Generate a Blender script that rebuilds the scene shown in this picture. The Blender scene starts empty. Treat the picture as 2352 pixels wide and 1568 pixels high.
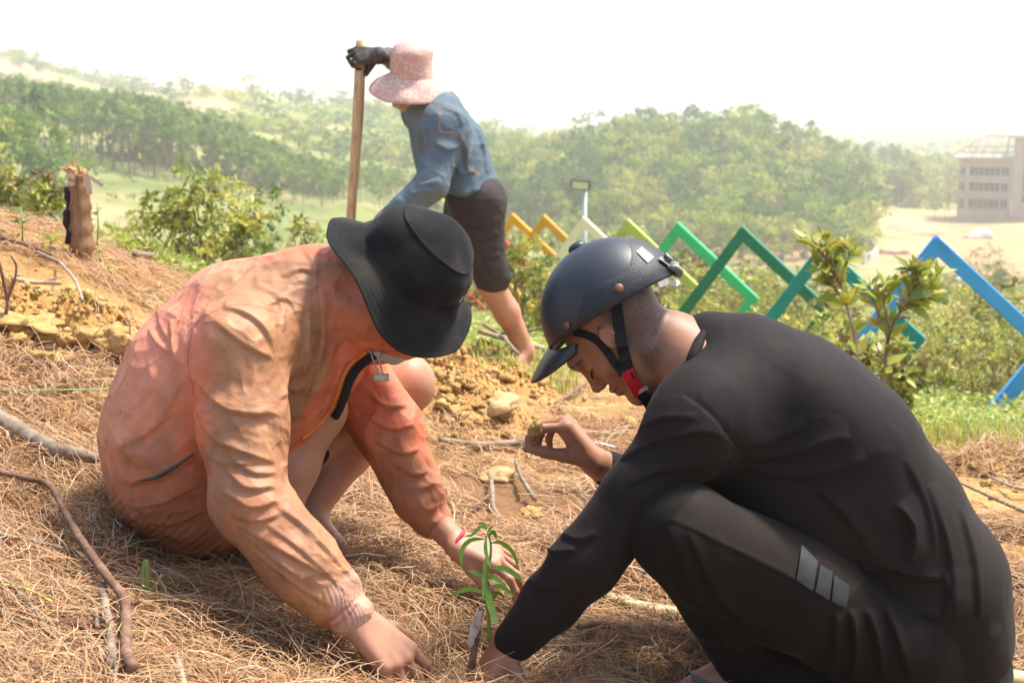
import bpy, math, random
import numpy as np
from mathutils import Vector, Matrix

# ---------------------------------------------------------------- camera / world / sun / exposure
F = 2352 * 50.0 / 36.0            # focal length in "photo pixels" (photo seen at 2352 x 1568)
PITCH = math.radians(9.7)
H = 1.05                          # camera height
SC = bpy.context.scene
COL = SC.collection
cam_d = bpy.data.cameras.new('camera'); cam_d.lens = 50.0; cam_d.sensor_width = 36.0
cam_d.clip_start = 0.05; cam_d.clip_end = 20000
cam_d.dof.use_dof = True; cam_d.dof.focus_distance = 2.62; cam_d.dof.aperture_fstop = 8.0
cam = bpy.data.objects.new('camera', cam_d); COL.objects.link(cam)
cam.location = (0, 0, H); cam.rotation_euler = (math.pi / 2 - PITCH, 0, 0)
SC.camera = cam

SUN_EL, SUN_AZ = math.radians(63), math.radians(62)      # azimuth clockwise from +Y
world = bpy.data.worlds.new('World'); SC.world = world; world.use_nodes = True
wn = world.node_tree; bg = wn.nodes['Background']
sky = wn.nodes.new('ShaderNodeTexSky'); sky.sky_type = 'NISHITA'; sky.sun_disc = False
sky.sun_elevation = SUN_EL; sky.sun_rotation = SUN_AZ
sky.air_density = 1.0; sky.dust_density = 3.0; sky.ozone_density = 0.6
wn.links.new(sky.outputs[0], bg.inputs[0]); bg.inputs[1].default_value = 0.15
sun_d = bpy.data.lights.new('sun', 'SUN'); sun_d.energy = 3.5; sun_d.angle = math.radians(8)
sun_d.color = (1.0, 0.94, 0.86)
sun = bpy.data.objects.new('sun', sun_d); COL.objects.link(sun)
sdir = Vector((math.sin(SUN_AZ) * math.cos(SUN_EL), math.cos(SUN_AZ) * math.cos(SUN_EL), math.sin(SUN_EL)))
sun.rotation_euler = sdir.to_track_quat('Z', 'Y').to_euler(); sun.location = (6, 2, 12)

SC.view_settings.view_transform = 'Standard'; SC.view_settings.look = 'None'
SC.view_settings.exposure = 1.1; SC.view_settings.gamma = 1.0
SC.view_settings.use_curve_mapping = False
SC.render.engine = 'CYCLES'
cy = SC.cycles
cy.use_denoising = True
try: cy.denoiser = 'OPENIMAGEDENOISE'
except Exception: pass
cy.max_bounces = 6; cy.diffuse_bounces = 3; cy.glossy_bounces = 2; cy.transmission_bounces = 3
cy.transparent_max_bounces = 6; cy.volume_bounces = 1; cy.use_adaptive_sampling = False
cy.sample_clamp_indirect = 6.0

rng = np.random.default_rng(7); random.seed(7)
V3 = lambda *a: np.array(a, float)

# ---------------------------------------------------------------- pixel helpers
CP, SP = math.cos(PITCH), math.sin(PITCH)
def P(px, py, d):
    """photo pixel + depth (world Y in metres) -> world point"""
    u = (px - 1176.0) / F; v = (784.0 - py) / F
    t = d / (CP + v * SP)
    return np.array([u * t, d, H + (v * CP - SP) * t])
def proj(Q):
    Q = np.asarray(Q, float); x = Q[..., 0]; y = Q[..., 1]; z = Q[..., 2] - H
    w = y * CP - z * SP; v = y * SP + z * CP
    return 1176.0 + F * x / w, 784.0 - F * v / w, w
def px2m(d): return d / F

# ---------------------------------------------------------------- noise
def _hash(ix, iy, iz, seed):
    h = (ix * 374761393 + iy * 668265263 + iz * 2147483647 + seed * 974634777) & 0xffffffff
    h = ((h ^ (h >> 13)) * 1274126177) & 0xffffffff
    h = h ^ (h >> 16)
    return (h & 0xffff) / 32767.5 - 1.0
def vnoise(p, seed=0):
    p = np.asarray(p, float); ip = np.floor(p).astype(np.int64); f = p - ip
    u = f * f * f * (f * (f * 6 - 15) + 10)
    r = 0
    for dx in (0, 1):
        wx = u[..., 0] if dx else 1 - u[..., 0]
        for dy in (0, 1):
            wy = u[..., 1] if dy else 1 - u[..., 1]
            for dz in (0, 1):
                wz = u[..., 2] if dz else 1 - u[..., 2]
                r = r + wx * wy * wz * _hash(ip[..., 0] + dx, ip[..., 1] + dy, ip[..., 2] + dz, seed)
    return r
def fbm(p, oct=3, seed=0):
    p = np.asarray(p, float); a, s, r = 1.0, 1.0, 0.0
    for i in range(oct):
        r = r + a * vnoise(p * s, seed + i); a *= 0.5; s *= 2.03
    return r
def sstep(a, b, x):
    t = np.clip((x - a) / (b - a), 0, 1); return t * t * (3 - 2 * t)

# ---------------------------------------------------------------- objects
def tag(o, label=None, cat=None, group=None, kind=None):
    if label: o['label'] = label
    if cat: o['category'] = cat
    if group: o['group'] = group
    if kind: o['kind'] = kind
    return o
def empty(name, loc=(0, 0, 0), rot=(0, 0, 0), parent=None):
    o = bpy.data.objects.new(name, None); COL.objects.link(o)
    o.empty_display_size = 0.1
    o.location = loc; o.rotation_euler = rot
    if parent: o.parent = parent
    return o
def world_of(o):
    m = Matrix.LocRotScale(o.location, o.rotation_euler.to_quaternion(), o.scale)
    if o.parent is not None: m = world_of(o.parent) @ o.matrix_parent_inverse @ m
    return m
def link(name, me, m=None, parent=None, loc=None, rot=None, scale=None):
    """parent given and loc None: the mesh is in world space; else loc is local to the parent"""
    if m is not None and len(me.materials) == 0:
        for q in (m if isinstance(m, (list, tuple)) else [m]): me.materials.append(q)
    o = bpy.data.objects.new(name, me); COL.objects.link(o)
    if parent is not None:
        o.parent = parent
        if loc is None: o.matrix_parent_inverse = world_of(parent).inverted()
    if loc is not None: o.location = loc
    if rot is not None: o.rotation_euler = rot
    if scale is not None: o.scale = (scale,) * 3 if np.isscalar(scale) else scale
    return o
def mesh_np(name, V, Fc, smooth=True, mats=None, attrs=None):
    V = np.asarray(V, np.float32); Fc = np.asarray(Fc, np.int32)
    me = bpy.data.meshes.new(name); k = Fc.shape[1]; n = len(Fc)
    me.vertices.add(len(V)); me.vertices.foreach_set('co', V.ravel())
    me.loops.add(n * k); me.loops.foreach_set('vertex_index', Fc.ravel())
    me.polygons.add(n); me.polygons.foreach_set('loop_start', np.arange(0, n * k, k, dtype=np.int32))
    if smooth: me.polygons.foreach_set('use_smooth', np.ones(n, bool))
    if mats is not None: me.polygons.foreach_set('material_index', np.asarray(mats, np.int32))
    if attrs:
        for an, av in attrs.items():
            av = np.asarray(av, np.float32)
            if av.ndim == 1:
                a = me.attributes.new(an, 'FLOAT', 'POINT'); a.data.foreach_set('value', av)
            else:
                if av.shape[1] == 3: av = np.concatenate([av, np.ones((len(av), 1), np.float32)], 1)
                a = me.attributes.new(an, 'FLOAT_COLOR', 'POINT'); a.data.foreach_set('color', av.ravel())
    me.update(calc_edges=True); me.validate()
    return me
class MB:
    """collects simple shapes into one mesh (quads / tris as python lists)"""
    def __init__(s): s.v = []; s.f = []
    def add(s, vs, fs):
        o = len(s.v); s.v += [tuple(map(float, q)) for q in vs]; s.f += [tuple(i + o for i in q) for q in fs]
    def box(s, c, hx, R=None):
        R = np.eye(3) if R is None else np.asarray(R); c = np.asarray(c)
        vs = [c + R @ (np.array([a, b, e]) * hx) for a in (-1, 1) for b in (-1, 1) for e in (-1, 1)]
        s.add(vs, [(0, 1, 3, 2), (4, 6, 7, 5), (0, 4, 5, 1), (2, 3, 7, 6), (0, 2, 6, 4), (1, 5, 7, 3)])
    def bar(s, a, b, w, t=None, up=(0, 0, 1)):
        a, b = np.asarray(a, float), np.asarray(b, float); d = b - a; L = np.linalg.norm(d); d /= L
        up = np.asarray(up, float); sx = np.cross(d, up)
        if np.linalg.norm(sx) < 1e-4: sx = np.cross(d, (1, 0, 0))
        sx /= np.linalg.norm(sx); uy = np.cross(sx, d)
        s.box((a + b) / 2, np.array([w / 2, L / 2, (t or w) / 2]), np.stack([sx, d, uy], 1))
    def tube(s, pts, rad, n=8, cap=True, squash=1.0):
        pts = [np.asarray(q, float) for q in pts]
        if np.isscalar(rad): rad = [rad] * len(pts)
        o = len(s.v); prev = None
        for i, q in enumerate(pts):
            t = pts[min(i + 1, len(pts) - 1)] - pts[max(i - 1, 0)]; t = t / (np.linalg.norm(t) + 1e-9)
            if prev is None:
                ref = np.array([0, 0, 1.0]) if abs(t[2]) < .9 else np.array([1.0, 0, 0])
                a = np.cross(t, ref)
            else: a = prev - t * np.dot(prev, t)
            a = a / (np.linalg.norm(a) + 1e-9); prev = a; b = np.cross(t, a)
            for j in range(n):
                an = 2 * math.pi * j / n
                s.v.append(tuple(q + rad[i] * (math.cos(an) * a + squash * math.sin(an) * b)))
        for i in range(len(pts) - 1):
            for j in range(n):
                k = (j + 1) % n
                s.f.append((o + i * n + j, o + i * n + k, o + (i + 1) * n + k, o + (i + 1) * n + j))
        if cap:
            s.f.append(tuple(o + j for j in range(n))[::-1])
            e = o + (len(pts) - 1) * n; s.f.append(tuple(e + j for j in range(n)))
    def lathe(s, prof, M=None, n=32, cap=True):
        """prof: (r, z) list, about local z; M 4x4"""
        M = Matrix.Identity(4) if M is None else M
        o = len(s.v)
        for r, z in prof:
            for j in range(n):
                an = 2 * math.pi * j / n
                s.v.append(tuple(M @ Vector((r * math.cos(an), r * math.sin(an), z))))
        for i in range(len(prof) - 1):
            for j in range(n):
                k = (j + 1) % n
                s.f.append((o + i * n + j, o + i * n + k, o + (i + 1) * n + k, o + (i + 1) * n + j))
        if cap:
            s.f.append(tuple(o + j for j in range(n))[::-1])
            e = o + (len(prof) - 1) * n; s.f.append(tuple(e + j for j in range(n)))
    def mesh(s, name, smooth=False):
        me = bpy.data.meshes.new(name); me.from_pydata(s.v, [], s.f)
        if smooth: me.polygons.foreach_set('use_smooth', np.ones(len(me.polygons), bool))
        me.update(); return me
    def build(s, name, m, parent=None, smooth=False, **kw):
        return link(name, s.mesh(name, smooth), m, parent, **kw)
def copy_tree(o, parent=None):
    c = o.copy(); COL.objects.link(c)
    if parent is not None: c.parent = parent
    for ch in list(o.children): copy_tree(ch, c)
    return c
def spline(pts, n=10):
    """Catmull-Rom through points (any dimension) -> dense polyline"""
    p = [np.asarray(q, float) for q in pts]
    if len(p) < 3: return [p[0] + (p[-1] - p[0]) * t for t in np.linspace(0, 1, n + 1)]
    p = [2 * p[0] - p[1]] + p + [2 * p[-1] - p[-2]]
    out = []
    for i in range(1, len(p) - 2):
        for t in np.linspace(0, 1, n, endpoint=False):
            out.append(0.5 * (2 * p[i] + (p[i + 1] - p[i - 1]) * t + (2 * p[i - 1] - 5 * p[i] + 4 * p[i + 1] - p[i + 2]) * t * t
                              + (3 * p[i] - p[i - 1] - 3 * p[i + 1] + p[i + 2]) * t ** 3))
    out.append(p[-2]); return out

# ---------------------------------------------------------------- materials
def mat(name, cols, scale=8.0, rough=0.8, bump=0.0, bscale=60.0, detail=4.0, spec=0.3, attr=None, attr_mix=None,
        coord='Object', stretch=None, transl=0.0, sheen=0.0, sss=0.0, metal=0.0, distort=0.0, coat=0.0, bdist=0.004, transp=0.0, rvar=0.0, crumple=0.0, cscale=14.0):
    """cols: list of colours spread over a noise ramp (or one colour).  attr: colour attribute multiplied/used instead"""
    m = bpy.data.materials.new(name); m.use_nodes = True; nt = m.node_tree; N = nt.nodes; L = nt.links
    b = N['Principled BSDF']; out = N['Material Output']
    b.inputs['Roughness'].default_value = rough; b.inputs['Specular IOR Level'].default_value = spec
    b.inputs['Metallic'].default_value = metal
    if sheen: b.inputs['Sheen Weight'].default_value = sheen
    if coat: b.inputs['Coat Weight'].default_value = coat; b.inputs['Coat Roughness'].default_value = 0.15
    if sss:
        b.inputs['Subsurface Weight'].default_value = sss
        b.inputs['Subsurface Radius'].default_value = (0.012, 0.005, 0.003); b.inputs['Subsurface Scale'].default_value = 0.6
    tc = N.new('ShaderNodeTexCoord'); vec = tc.outputs[coord]
    if stretch:
        mp = N.new('ShaderNodeMapping'); mp.inputs['Scale'].default_value = stretch; L.new(vec, mp.inputs[0]); vec = mp.outputs[0]
    col = None
    if cols is not None:
        cols = cols if isinstance(cols[0], (list, tuple)) else [cols]
        if len(cols) == 1:
            rgb = N.new('ShaderNodeRGB'); rgb.outputs[0].default_value = (*cols[0], 1); col = rgb.outputs[0]
        else:
            nz = N.new('ShaderNodeTexNoise'); nz.inputs['Scale'].default_value = scale; nz.inputs['Detail'].default_value = detail
            nz.inputs['Roughness'].default_value = 0.62; nz.inputs['Distortion'].default_value = distort
            L.new(vec, nz.inputs['Vector'])
            rp = N.new('ShaderNodeValToRGB'); L.new(nz.outputs['Fac'], rp.inputs[0])
            e = rp.color_ramp.elements
            while len(e) > 1: e.remove(e[-1])
            for i, c in enumerate(cols):
                q = e[0] if i == 0 else e.new(0.5)
                q.position = 0.30 + 0.40 * i / (len(cols) - 1); q.color = (*c, 1)
            col = rp.outputs[0]
            if rvar:
                mr = N.new('ShaderNodeMapRange'); mr.inputs[1].default_value = 0.3; mr.inputs[2].default_value = 0.7
                mr.inputs[3].default_value = rough - rvar; mr.inputs[4].default_value = rough + rvar
                L.new(nz.outputs['Fac'], mr.inputs[0]); L.new(mr.outputs[0], b.inputs['Roughness'])
    if attr:
        at = N.new('ShaderNodeAttribute'); at.attribute_name = attr
        if col is None: col = at.outputs['Color']
        else:
            mx = N.new('ShaderNodeMix'); mx.data_type = 'RGBA'; mx.blend_type = attr_mix or 'MULTIPLY'
            mx.inputs[0].default_value = 1.0; L.new(col, mx.inputs[6]); L.new(at.outputs['Color'], mx.inputs[7]); col = mx.outputs[2]
    L.new(col, b.inputs['Base Color'])
    if bump:
        bz = N.new('ShaderNodeTexNoise'); bz.inputs['Scale'].default_value = bscale; bz.inputs['Detail'].default_value = 5.0
        L.new(vec, bz.inputs['Vector'])
        bp = N.new('ShaderNodeBump'); bp.inputs['Strength'].default_value = bump; bp.inputs['Distance'].default_value = bdist
        L.new(bz.outputs['Fac'], bp.inputs['Height']); L.new(bp.outputs[0], b.inputs['Normal'])
    if crumple:        # creased thin cloth: facets of a warped cell pattern
        wz = N.new('ShaderNodeTexNoise'); wz.inputs['Scale'].default_value = 5.0; wz.inputs['Detail'].default_value = 3.0; L.new(tc.outputs[coord], wz.inputs['Vector'])
        am = N.new('ShaderNodeVectorMath'); am.operation = 'MULTIPLY_ADD'; am.inputs[1].default_value = (.22, .22, .22); L.new(wz.outputs['Color'], am.inputs[0]); L.new(tc.outputs[coord], am.inputs[2])
        prev = b.inputs['Normal'].links[0].from_socket if b.inputs['Normal'].links else None
        for sc_, st_ in ((cscale, 1.0), (cscale * 2.3, .55)):
            vz = N.new('ShaderNodeTexVoronoi'); vz.inputs['Scale'].default_value = sc_; L.new(am.outputs[0], vz.inputs['Vector'])
            bp = N.new('ShaderNodeBump'); bp.inputs['Strength'].default_value = crumple * st_; bp.inputs['Distance'].default_value = .25 / sc_
            L.new(vz.outputs['Distance'], bp.inputs['Height'])
            if prev is not None: L.new(prev, bp.inputs['Normal'])
            prev = bp.outputs[0]
        L.new(prev, b.inputs['Normal'])
    if transl:
        tr = N.new('ShaderNodeBsdfTranslucent'); L.new(col, tr.inputs['Color'])
        ms = N.new('ShaderNodeMixShader'); ms.inputs[0].default_value = transl
        L.new(b.outputs[0], ms.inputs[1]); L.new(tr.outputs[0], ms.inputs[2]); L.new(ms.outputs[0], out.inputs['Surface'])
    return m
# ---------------------------------------------------------------- implicit surfaces -> continuous meshes
def unit(v): v = np.asarray(v, float); return v / (np.linalg.norm(v) + 1e-12)
def frame(z, x=None):
    """3x3 with columns x,y,z; z along the given direction, x near the hint"""
    z = unit(z); x = np.array([1.0, 0, 0]) if x is None else np.asarray(x, float)
    x = x - z * np.dot(x, z)
    if np.linalg.norm(x) < 1e-4: x = np.array([0, 1.0, 0]) - z * z[1]
    x = unit(x); return np.stack([x, np.cross(z, x), z], 1)
def rc(a, b, r1, r2=None, k=0.02, op='u', sq=None):
    return dict(t='rc', a=np.asarray(a, float), b=np.asarray(b, float), r1=r1, r2=r1 if r2 is None else r2, k=k, op=op, sq=sq)
def el(c, r, R=None, k=0.02, op='u'):
    return dict(t='el', c=np.asarray(c, float), r=np.asarray(r, float), R=np.eye(3) if R is None else np.asarray(R, float), k=k, op=op)
def bxp(c, hs, R=None, rd=0.005, k=0.01, op='u'):
    return dict(t='bx', c=np.asarray(c, float), r=np.asarray(hs, float), R=np.eye(3) if R is None else np.asarray(R, float), rd=rd, k=k, op=op)
def chain(pts, rads, k=0.02, sq=None):
    return [rc(pts[i], pts[i + 1], rads[i], rads[i + 1], k, sq=sq) for i in range(len(pts) - 1)]
def pdist(pr, p):
    if pr['t'] == 'rc':
        a, b = pr['a'], pr['b']; pa = p - a; ba = b - a
        if pr['sq'] is not None:
            ax, s = pr['sq']; pa = pa + np.outer(pa @ ax, ax) * (s - 1); ba = ba + ax * (ba @ ax) * (s - 1)
        h = np.clip(pa @ ba / (ba @ ba + 1e-12), 0, 1)
        q = pa - h[:, None] * ba
        return np.sqrt(np.einsum('ij,ij->i', q, q)) - (pr['r1'] + (pr['r2'] - pr['r1']) * h)
    q = (p - pr['c']) @ pr['R']
    if pr['t'] == 'el':
        k0 = np.sqrt(((q / pr['r']) ** 2).sum(1)); k1 = np.sqrt(((q / pr['r'] ** 2) ** 2).sum(1)) + 1e-9
        return k0 * (k0 - 1) / k1
    w = np.abs(q) - (pr['r'] - pr['rd'])
    return np.sqrt((np.maximum(w, 0) ** 2).sum(1)) + np.minimum(w.max(1), 0) - pr['rd']
def pbound(pr):
    if pr['t'] == 'rc':
        r = max(pr['r1'], pr['r2'])
        if pr['sq'] is not None: r = r / min(1.0, pr['sq'][1])
        return (pr['a'] + pr['b']) / 2, np.linalg.norm(pr['a'] - pr['b']) / 2 + r
    return pr['c'], float(np.linalg.norm(pr['r'])) if pr['t'] == 'bx' else float(pr['r'].max())
def comb(f, d, pr):
    k = pr['k']
    if pr['op'] == 'u':
        h = np.maximum(k - np.abs(f - d), 0) / k; return np.minimum(f, d) - h * h * k * 0.25
    d = -d if pr['op'] == 's' else d
    h = np.maximum(k - np.abs(f - d), 0) / k; return np.maximum(f, d) + h * h * k * 0.25
def sdf_eval(prims, p):
    f = np.full(len(p), 9.0)
    for pr in prims: f = comb(f, pdist(pr, p), pr)
    return f
def sdf_mesh(prims, h=0.004, disp=None):
    B = 8
    lo = np.min([pbound(q)[0] - pbound(q)[1] for q in prims if q['op'] == 'u'], 0) - 3 * h
    hi = np.max([pbound(q)[0] + pbound(q)[1] for q in prims if q['op'] == 'u'], 0) + 3 * h
    nb = np.ceil((hi - lo) / (B * h)).astype(int) + 1
    ii = np.stack(np.meshgrid(*[np.arange(n) for n in nb], indexing='ij'), -1).reshape(-1, 3)
    cen = lo + (ii * B + (B - 1) / 2) * h
    cf = np.concatenate([sdf_eval(prims, c) for c in np.array_split(cen, max(1, len(cen) // 200000))])
    act = np.abs(cf) < B * h * 0.9 * 1.35 + (disp[1] if disp else 0)
    G = np.repeat(np.repeat(np.repeat(np.where(cf < 0, -1, 1).astype(np.float32).reshape(nb), B, 0), B, 1), B, 2)
    ai = ii[act]; off = np.stack(np.meshgrid(*[np.arange(B)] * 3, indexing='ij'), -1).reshape(-1, 3)
    pts = lo + (ai[:, None, :] * B + off[None]) * h                 # (nblk, 512, 3)
    f = np.full(pts.shape[:2], 9.0); ac = cen[act]; br = B * h * 0.87
    for pr in prims:
        c, r = pbound(pr); m = np.linalg.norm(ac - c, axis=1) < r + br + pr['k'] + 2 * h
        if pr['op'] == 'i': m[:] = True
        if not m.any(): continue
        q = pts[m].reshape(-1, 3); f[m] = comb(f[m].ravel(), pdist(pr, q), pr).reshape(-1, B ** 3)
    if disp: f = f + disp[0](pts.reshape(-1, 3)).reshape(f.shape)
    for j in range(B ** 3):
        G[ai[:, 0] * B + off[j, 0], ai[:, 1] * B + off[j, 1], ai[:, 2] * B + off[j, 2]] = f[:, j]
    S = G < 0
    def corner(A, i, j, k): return A[i:A.shape[0] - 1 + i, j:A.shape[1] - 1 + j, k:A.shape[2] - 1 + k]
    o_any = np.zeros(tuple(s - 1 for s in S.shape), bool); o_all = ~o_any
    for i in (0, 1):
        for j in (0, 1):
            for k in (0, 1):
                c = corner(S, i, j, k); o_any = o_any | c; o_all = o_all & c
    cells = np.argwhere(o_any & ~o_all)
    cs = np.array(o_any.shape); flat = (cells[:, 0] * cs[1] + cells[:, 1]) * cs[2] + cells[:, 2]
    cor = [(i, j, k) for i in (0, 1) for j in (0, 1) for k in (0, 1)]
    val = np.stack([G[cells[:, 0] + i, cells[:, 1] + j, cells[:, 2] + k] for i, j, k in cor], 1).astype(float)
    acc = np.zeros((len(cells), 3)); cnt = np.zeros(len(cells))
    for a in range(8):
        for b in range(a + 1, 8):
            if sum(abs(cor[a][q] - cor[b][q]) for q in range(3)) != 1: continue
            m = (val[:, a] < 0) != (val[:, b] < 0)
            t = np.where(m, val[:, a] / np.where(m, val[:, a] - val[:, b], 1), 0)[:, None]
            acc += np.where(m[:, None], np.array(cor[a]) * (1 - t) + np.array(cor[b]) * t, 0); cnt += m
    Vt = lo + (cells + acc / cnt[:, None]) * h
    quads = []
    def cid(c): return np.searchsorted(flat, (c[:, 0] * cs[1] + c[:, 1]) * cs[2] + c[:, 2])
    for ax in range(3):
        sl0 = [slice(None)] * 3; sl1 = [slice(None)] * 3; sl0[ax] = slice(0, -1); sl1[ax] = slice(1, None)
        s0 = S[tuple(sl0)]; e = np.argwhere(s0 != S[tuple(sl1)])
        b1, b2 = (ax + 1) % 3, (ax + 2) % 3
        e = e[(e[:, b1] > 0) & (e[:, b2] > 0) & (e[:, b1] < cs[b1]) & (e[:, b2] < cs[b2])]
        sg = s0[e[:, 0], e[:, 1], e[:, 2]]
        d1 = np.zeros(3, int); d2 = np.zeros(3, int); d1[b1] = 1; d2[b2] = 1
        q = np.stack([cid(e - d1 - d2), cid(e - d2), cid(e), cid(e - d1)], 1)
        q[~sg] = q[~sg][:, ::-1]; quads.append(q)
    return Vt, np.concatenate(quads)
def vnormals(Vt, Q):
    n = np.cross(Vt[Q[:, 2]] - Vt[Q[:, 0]], Vt[Q[:, 3]] - Vt[Q[:, 1]])
    N = np.zeros_like(Vt)
    for i in range(4):
        for a in range(3): N[:, a] += np.bincount(Q[:, i], n[:, a], len(Vt))
    return N / (np.linalg.norm(N, axis=1)[:, None] + 1e-12)
def lap(Vt, Q, it=2, lam=0.5):
    a = np.concatenate([Q[:, i] for i in range(4)] * 2); b = np.concatenate([Q[:, (i + 1) % 4] for i in range(4)] + [Q[:, i - 1] for i in range(4)])
    c = np.bincount(a, minlength=len(Vt)).clip(1)
    for _ in range(it):
        s = np.stack([np.bincount(a, Vt[b, k], len(Vt)) for k in range(3)], 1) / c[:, None]
        Vt = Vt + lam * (s - Vt)
    return Vt
def folds(Vt, Q, items, win=0.05):
    """cloth folds drawn as lines over the garment: (points in photo pixels, width px, height m[, valley]) raise a ridge with a
    valley on one side; only the surface nearest the viewer's side along each line is touched"""
    N = vnormals(Vt, Q); x, y, w = proj(Vt)
    cam_v = Vt - np.array([0, 0, H]); facing = -(N * cam_v).sum(1) / np.linalg.norm(cam_v, axis=1)
    cx = np.floor(x / 10).astype(int); cyy = np.floor(y / 10).astype(int)
    key = (cx + 500) * 2000 + (cyy + 500); uk, inv = np.unique(key, return_inverse=True)
    zb = np.full(len(uk), 99.0); np.minimum.at(zb, inv, w)
    vis = (w < zb[inv] + win) & (facing > 0.05)
    D = np.zeros(len(Vt))
    for it in items:
        pts, wd, amp = it[0], it[1], it[2]; vl = it[3] if len(it) > 3 else 0.8
        L = np.array(spline(pts, 6)); m = vis & (x > L[:, 0].min() - 4 * wd) & (x < L[:, 0].max() + 4 * wd) & (y > L[:, 1].min() - 4 * wd) & (y < L[:, 1].max() + 4 * wd)
        if not m.any(): continue
        q = np.stack([x[m], y[m]], 1); best = np.full(len(q), 1e9); sd = np.zeros(len(q)); tt = np.zeros(len(q))
        for i in range(len(L) - 1):
            a, b = L[i], L[i + 1]; ba = b - a; h = np.clip(((q - a) @ ba) / (ba @ ba + 1e-9), 0, 1)
            r = q - a - h[:, None] * ba; d = np.hypot(r[:, 0], r[:, 1]); u = d < best
            best[u] = d[u]; sd[u] = (np.sign(ba[0] * r[:, 1] - ba[1] * r[:, 0]) * d)[u]; tt[u] = ((i + h) / (len(L) - 1))[u]
        env = np.sqrt(np.clip(4 * tt * (1 - tt), 0, 1)) if len(it) < 5 else 1.0
        D[m] += amp * env * np.where(sd < 0, np.exp(sd / (1.9 * wd)), (1 + .55 * vl) * np.exp(-(sd / (.45 * wd)) ** 2) - .55 * vl * np.exp(-sd / (1.5 * wd))) * np.clip(facing[m] * 3, 0, 1)
    a_ = np.concatenate([Q[:, i] for i in range(4)]); b_ = np.concatenate([Q[:, (i + 1) % 4] for i in range(4)]); c_ = np.bincount(a_, minlength=len(Vt)).clip(1)
    for _ in range(1): D = .5 * D + .5 * np.bincount(a_, D[b_], len(Vt)) / c_
    return Vt + N * D[:, None]
def body_mesh(name, prims, h, m, parent, fold=None, noise=None, smooth=1, attrs=None):
    Vt, Q = sdf_mesh(prims, h)
    if smooth: Vt = lap(Vt, Q, smooth)
    if noise is not None: Vt = Vt + vnormals(Vt, Q) * noise(Vt)[:, None]
    if fold: Vt = folds(Vt, Q, fold)
    at = attrs(Vt, vnormals(Vt, Q)) if attrs else None
    return link(name, mesh_np(name, Vt, Q, attrs=at), m, parent)
# ---------------------------------------------------------------- terrain
def zpy(c, py, d): return P(c, py, d)[2]
CT = []
for d in (0.6, 1.2, 2.0):
    for c in (-400, 0, 600, 1176, 1760, 2352, 2800):
        x = (c - 1176) / F * d; CT.append((c, d, -0.30 * x if x < 0 else -0.2 * x))
CT += [(-400, 2.5, .36), (0, 2.5, .26), (600, 2.5, .11), (1176, 2.5, -.01), (1760, 2.5, -.09), (2352, 2.5, -.12), (2800, 2.5, -.14),
       (-400, 3.5, .50), (0, 3.5, .36), (600, 3.2, .13), (860, 2.85, .09), (1176, 3.5, 0), (1760, 3.5, -.05), (2352, 3.5, -.05), (2800, 3.6, -.1),
       (-400, 5, .78), (0, 5, .6), (190, 5, .5), (600, 5, .22), (1176, 5, -.06), (1700, 5, -.12), (2250, 5, -.23), (2800, 5, -.3),
       (-400, 6.5, .72), (0, 6.5, .51), (430, 6.5, .23), (700, 6.5, .0), (1215, 6.5, -.18), (1700, 6.5, -.3), (2000, 6.5, -.42), (2352, 6.5, -.5), (2800, 6.5, -.6),
       (-400, 9.5, 0.2), (0, 9.5, 0), (430, 9.5, -.3), (700, 9.5, -.5), (1176, 9.5, -.6), (1700, 9.5, -.9), (2352, 9.5, -1.1), (2800, 9.5, -1.2),
       (-400, 20, -2.4), (0, 20, -2.5), (430, 20, -2.5), (800, 20, -2.2), (1176, 20, -1.9), (1700, 20, -2.2), (2352, 20, -2.7), (2800, 20, -2.9),
       (-400, 45, -6), (0, 45, -6), (430, 45, -6), (1176, 45, -5.5), (1700, 45, -5.6), (2352, 45, -6.2), (2800, 45, -6.4),
       (-400, 100, -8), (0, 100, -9), (430, 100, -10.5), (800, 100, -11), (1176, 100, -11), (1700, 100, -11.5), (2352, 100, -12.3), (2800, 100, -12.6),
       (-400, 190, -3), (0, 190, -6), (200, 190, -8), (430, 190, -9.4), (600, 190, -12), (800, 190, -13), (1176, 190, -18), (1500, 190, -20.5), (1700, 190, -21), (2000, 190, -21.5), (2352, 190, -21.5), (2800, 190, -21.5),
       (-400, 300, 4), (0, 300, -1), (430, 300, -6), (800, 300, -10), (1000, 300, -13), (1176, 300, -15), (1300, 300, -14), (1450, 310, -11.5), (1580, 310, -10.5), (1720, 300, -11.5), (1830, 290, -15), (1900, 280, -18.5), (2030, 300, -22.3), (2352, 300, -22.3), (2800, 300, -22.3),
       (-400, 450, 9), (100, 450, 3), (300, 450, -1), (480, 450, 3), (700, 450, -1), (900, 450, -5), (1176, 450, -12), (1580, 450, -25), (2000, 450, -25), (2352, 450, -25), (2800, 450, -25),
       (-400, 700, 32), (0, 700, 22), (150, 700, 15), (300, 700, 3), (500, 700, -4), (900, 700, -15), (1176, 700, -22), (1600, 700, -27), (2352, 700, -25), (2800, 700, -25),
       (-400, 1100, -20), (0, 1100, -25), (600, 1100, -30), (1176, 1100, -30), (1700, 1100, -30), (2352, 1100, -26), (2800, 1100, -26)]
for d in (2000, 3200):
    for c in (-400, 600, 1176, 1760, 2352, 2800): CT.append((c, d, -30))
CT = np.array(CT, float)
def _tc(c, d): return np.stack([c / 600.0, np.log(d) * 1.25], -1)
def _tps(r2): return np.where(r2 > 1e-12, r2 * np.log(r2 + 1e-12), 0)
_K = _tc(CT[:, 0], CT[:, 1]); _n = len(CT)
_A = _tps(((_K[:, None] - _K[None]) ** 2).sum(-1)) + np.eye(_n) * 0.004
_Pm = np.concatenate([np.ones((_n, 1)), _K], 1)
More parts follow.
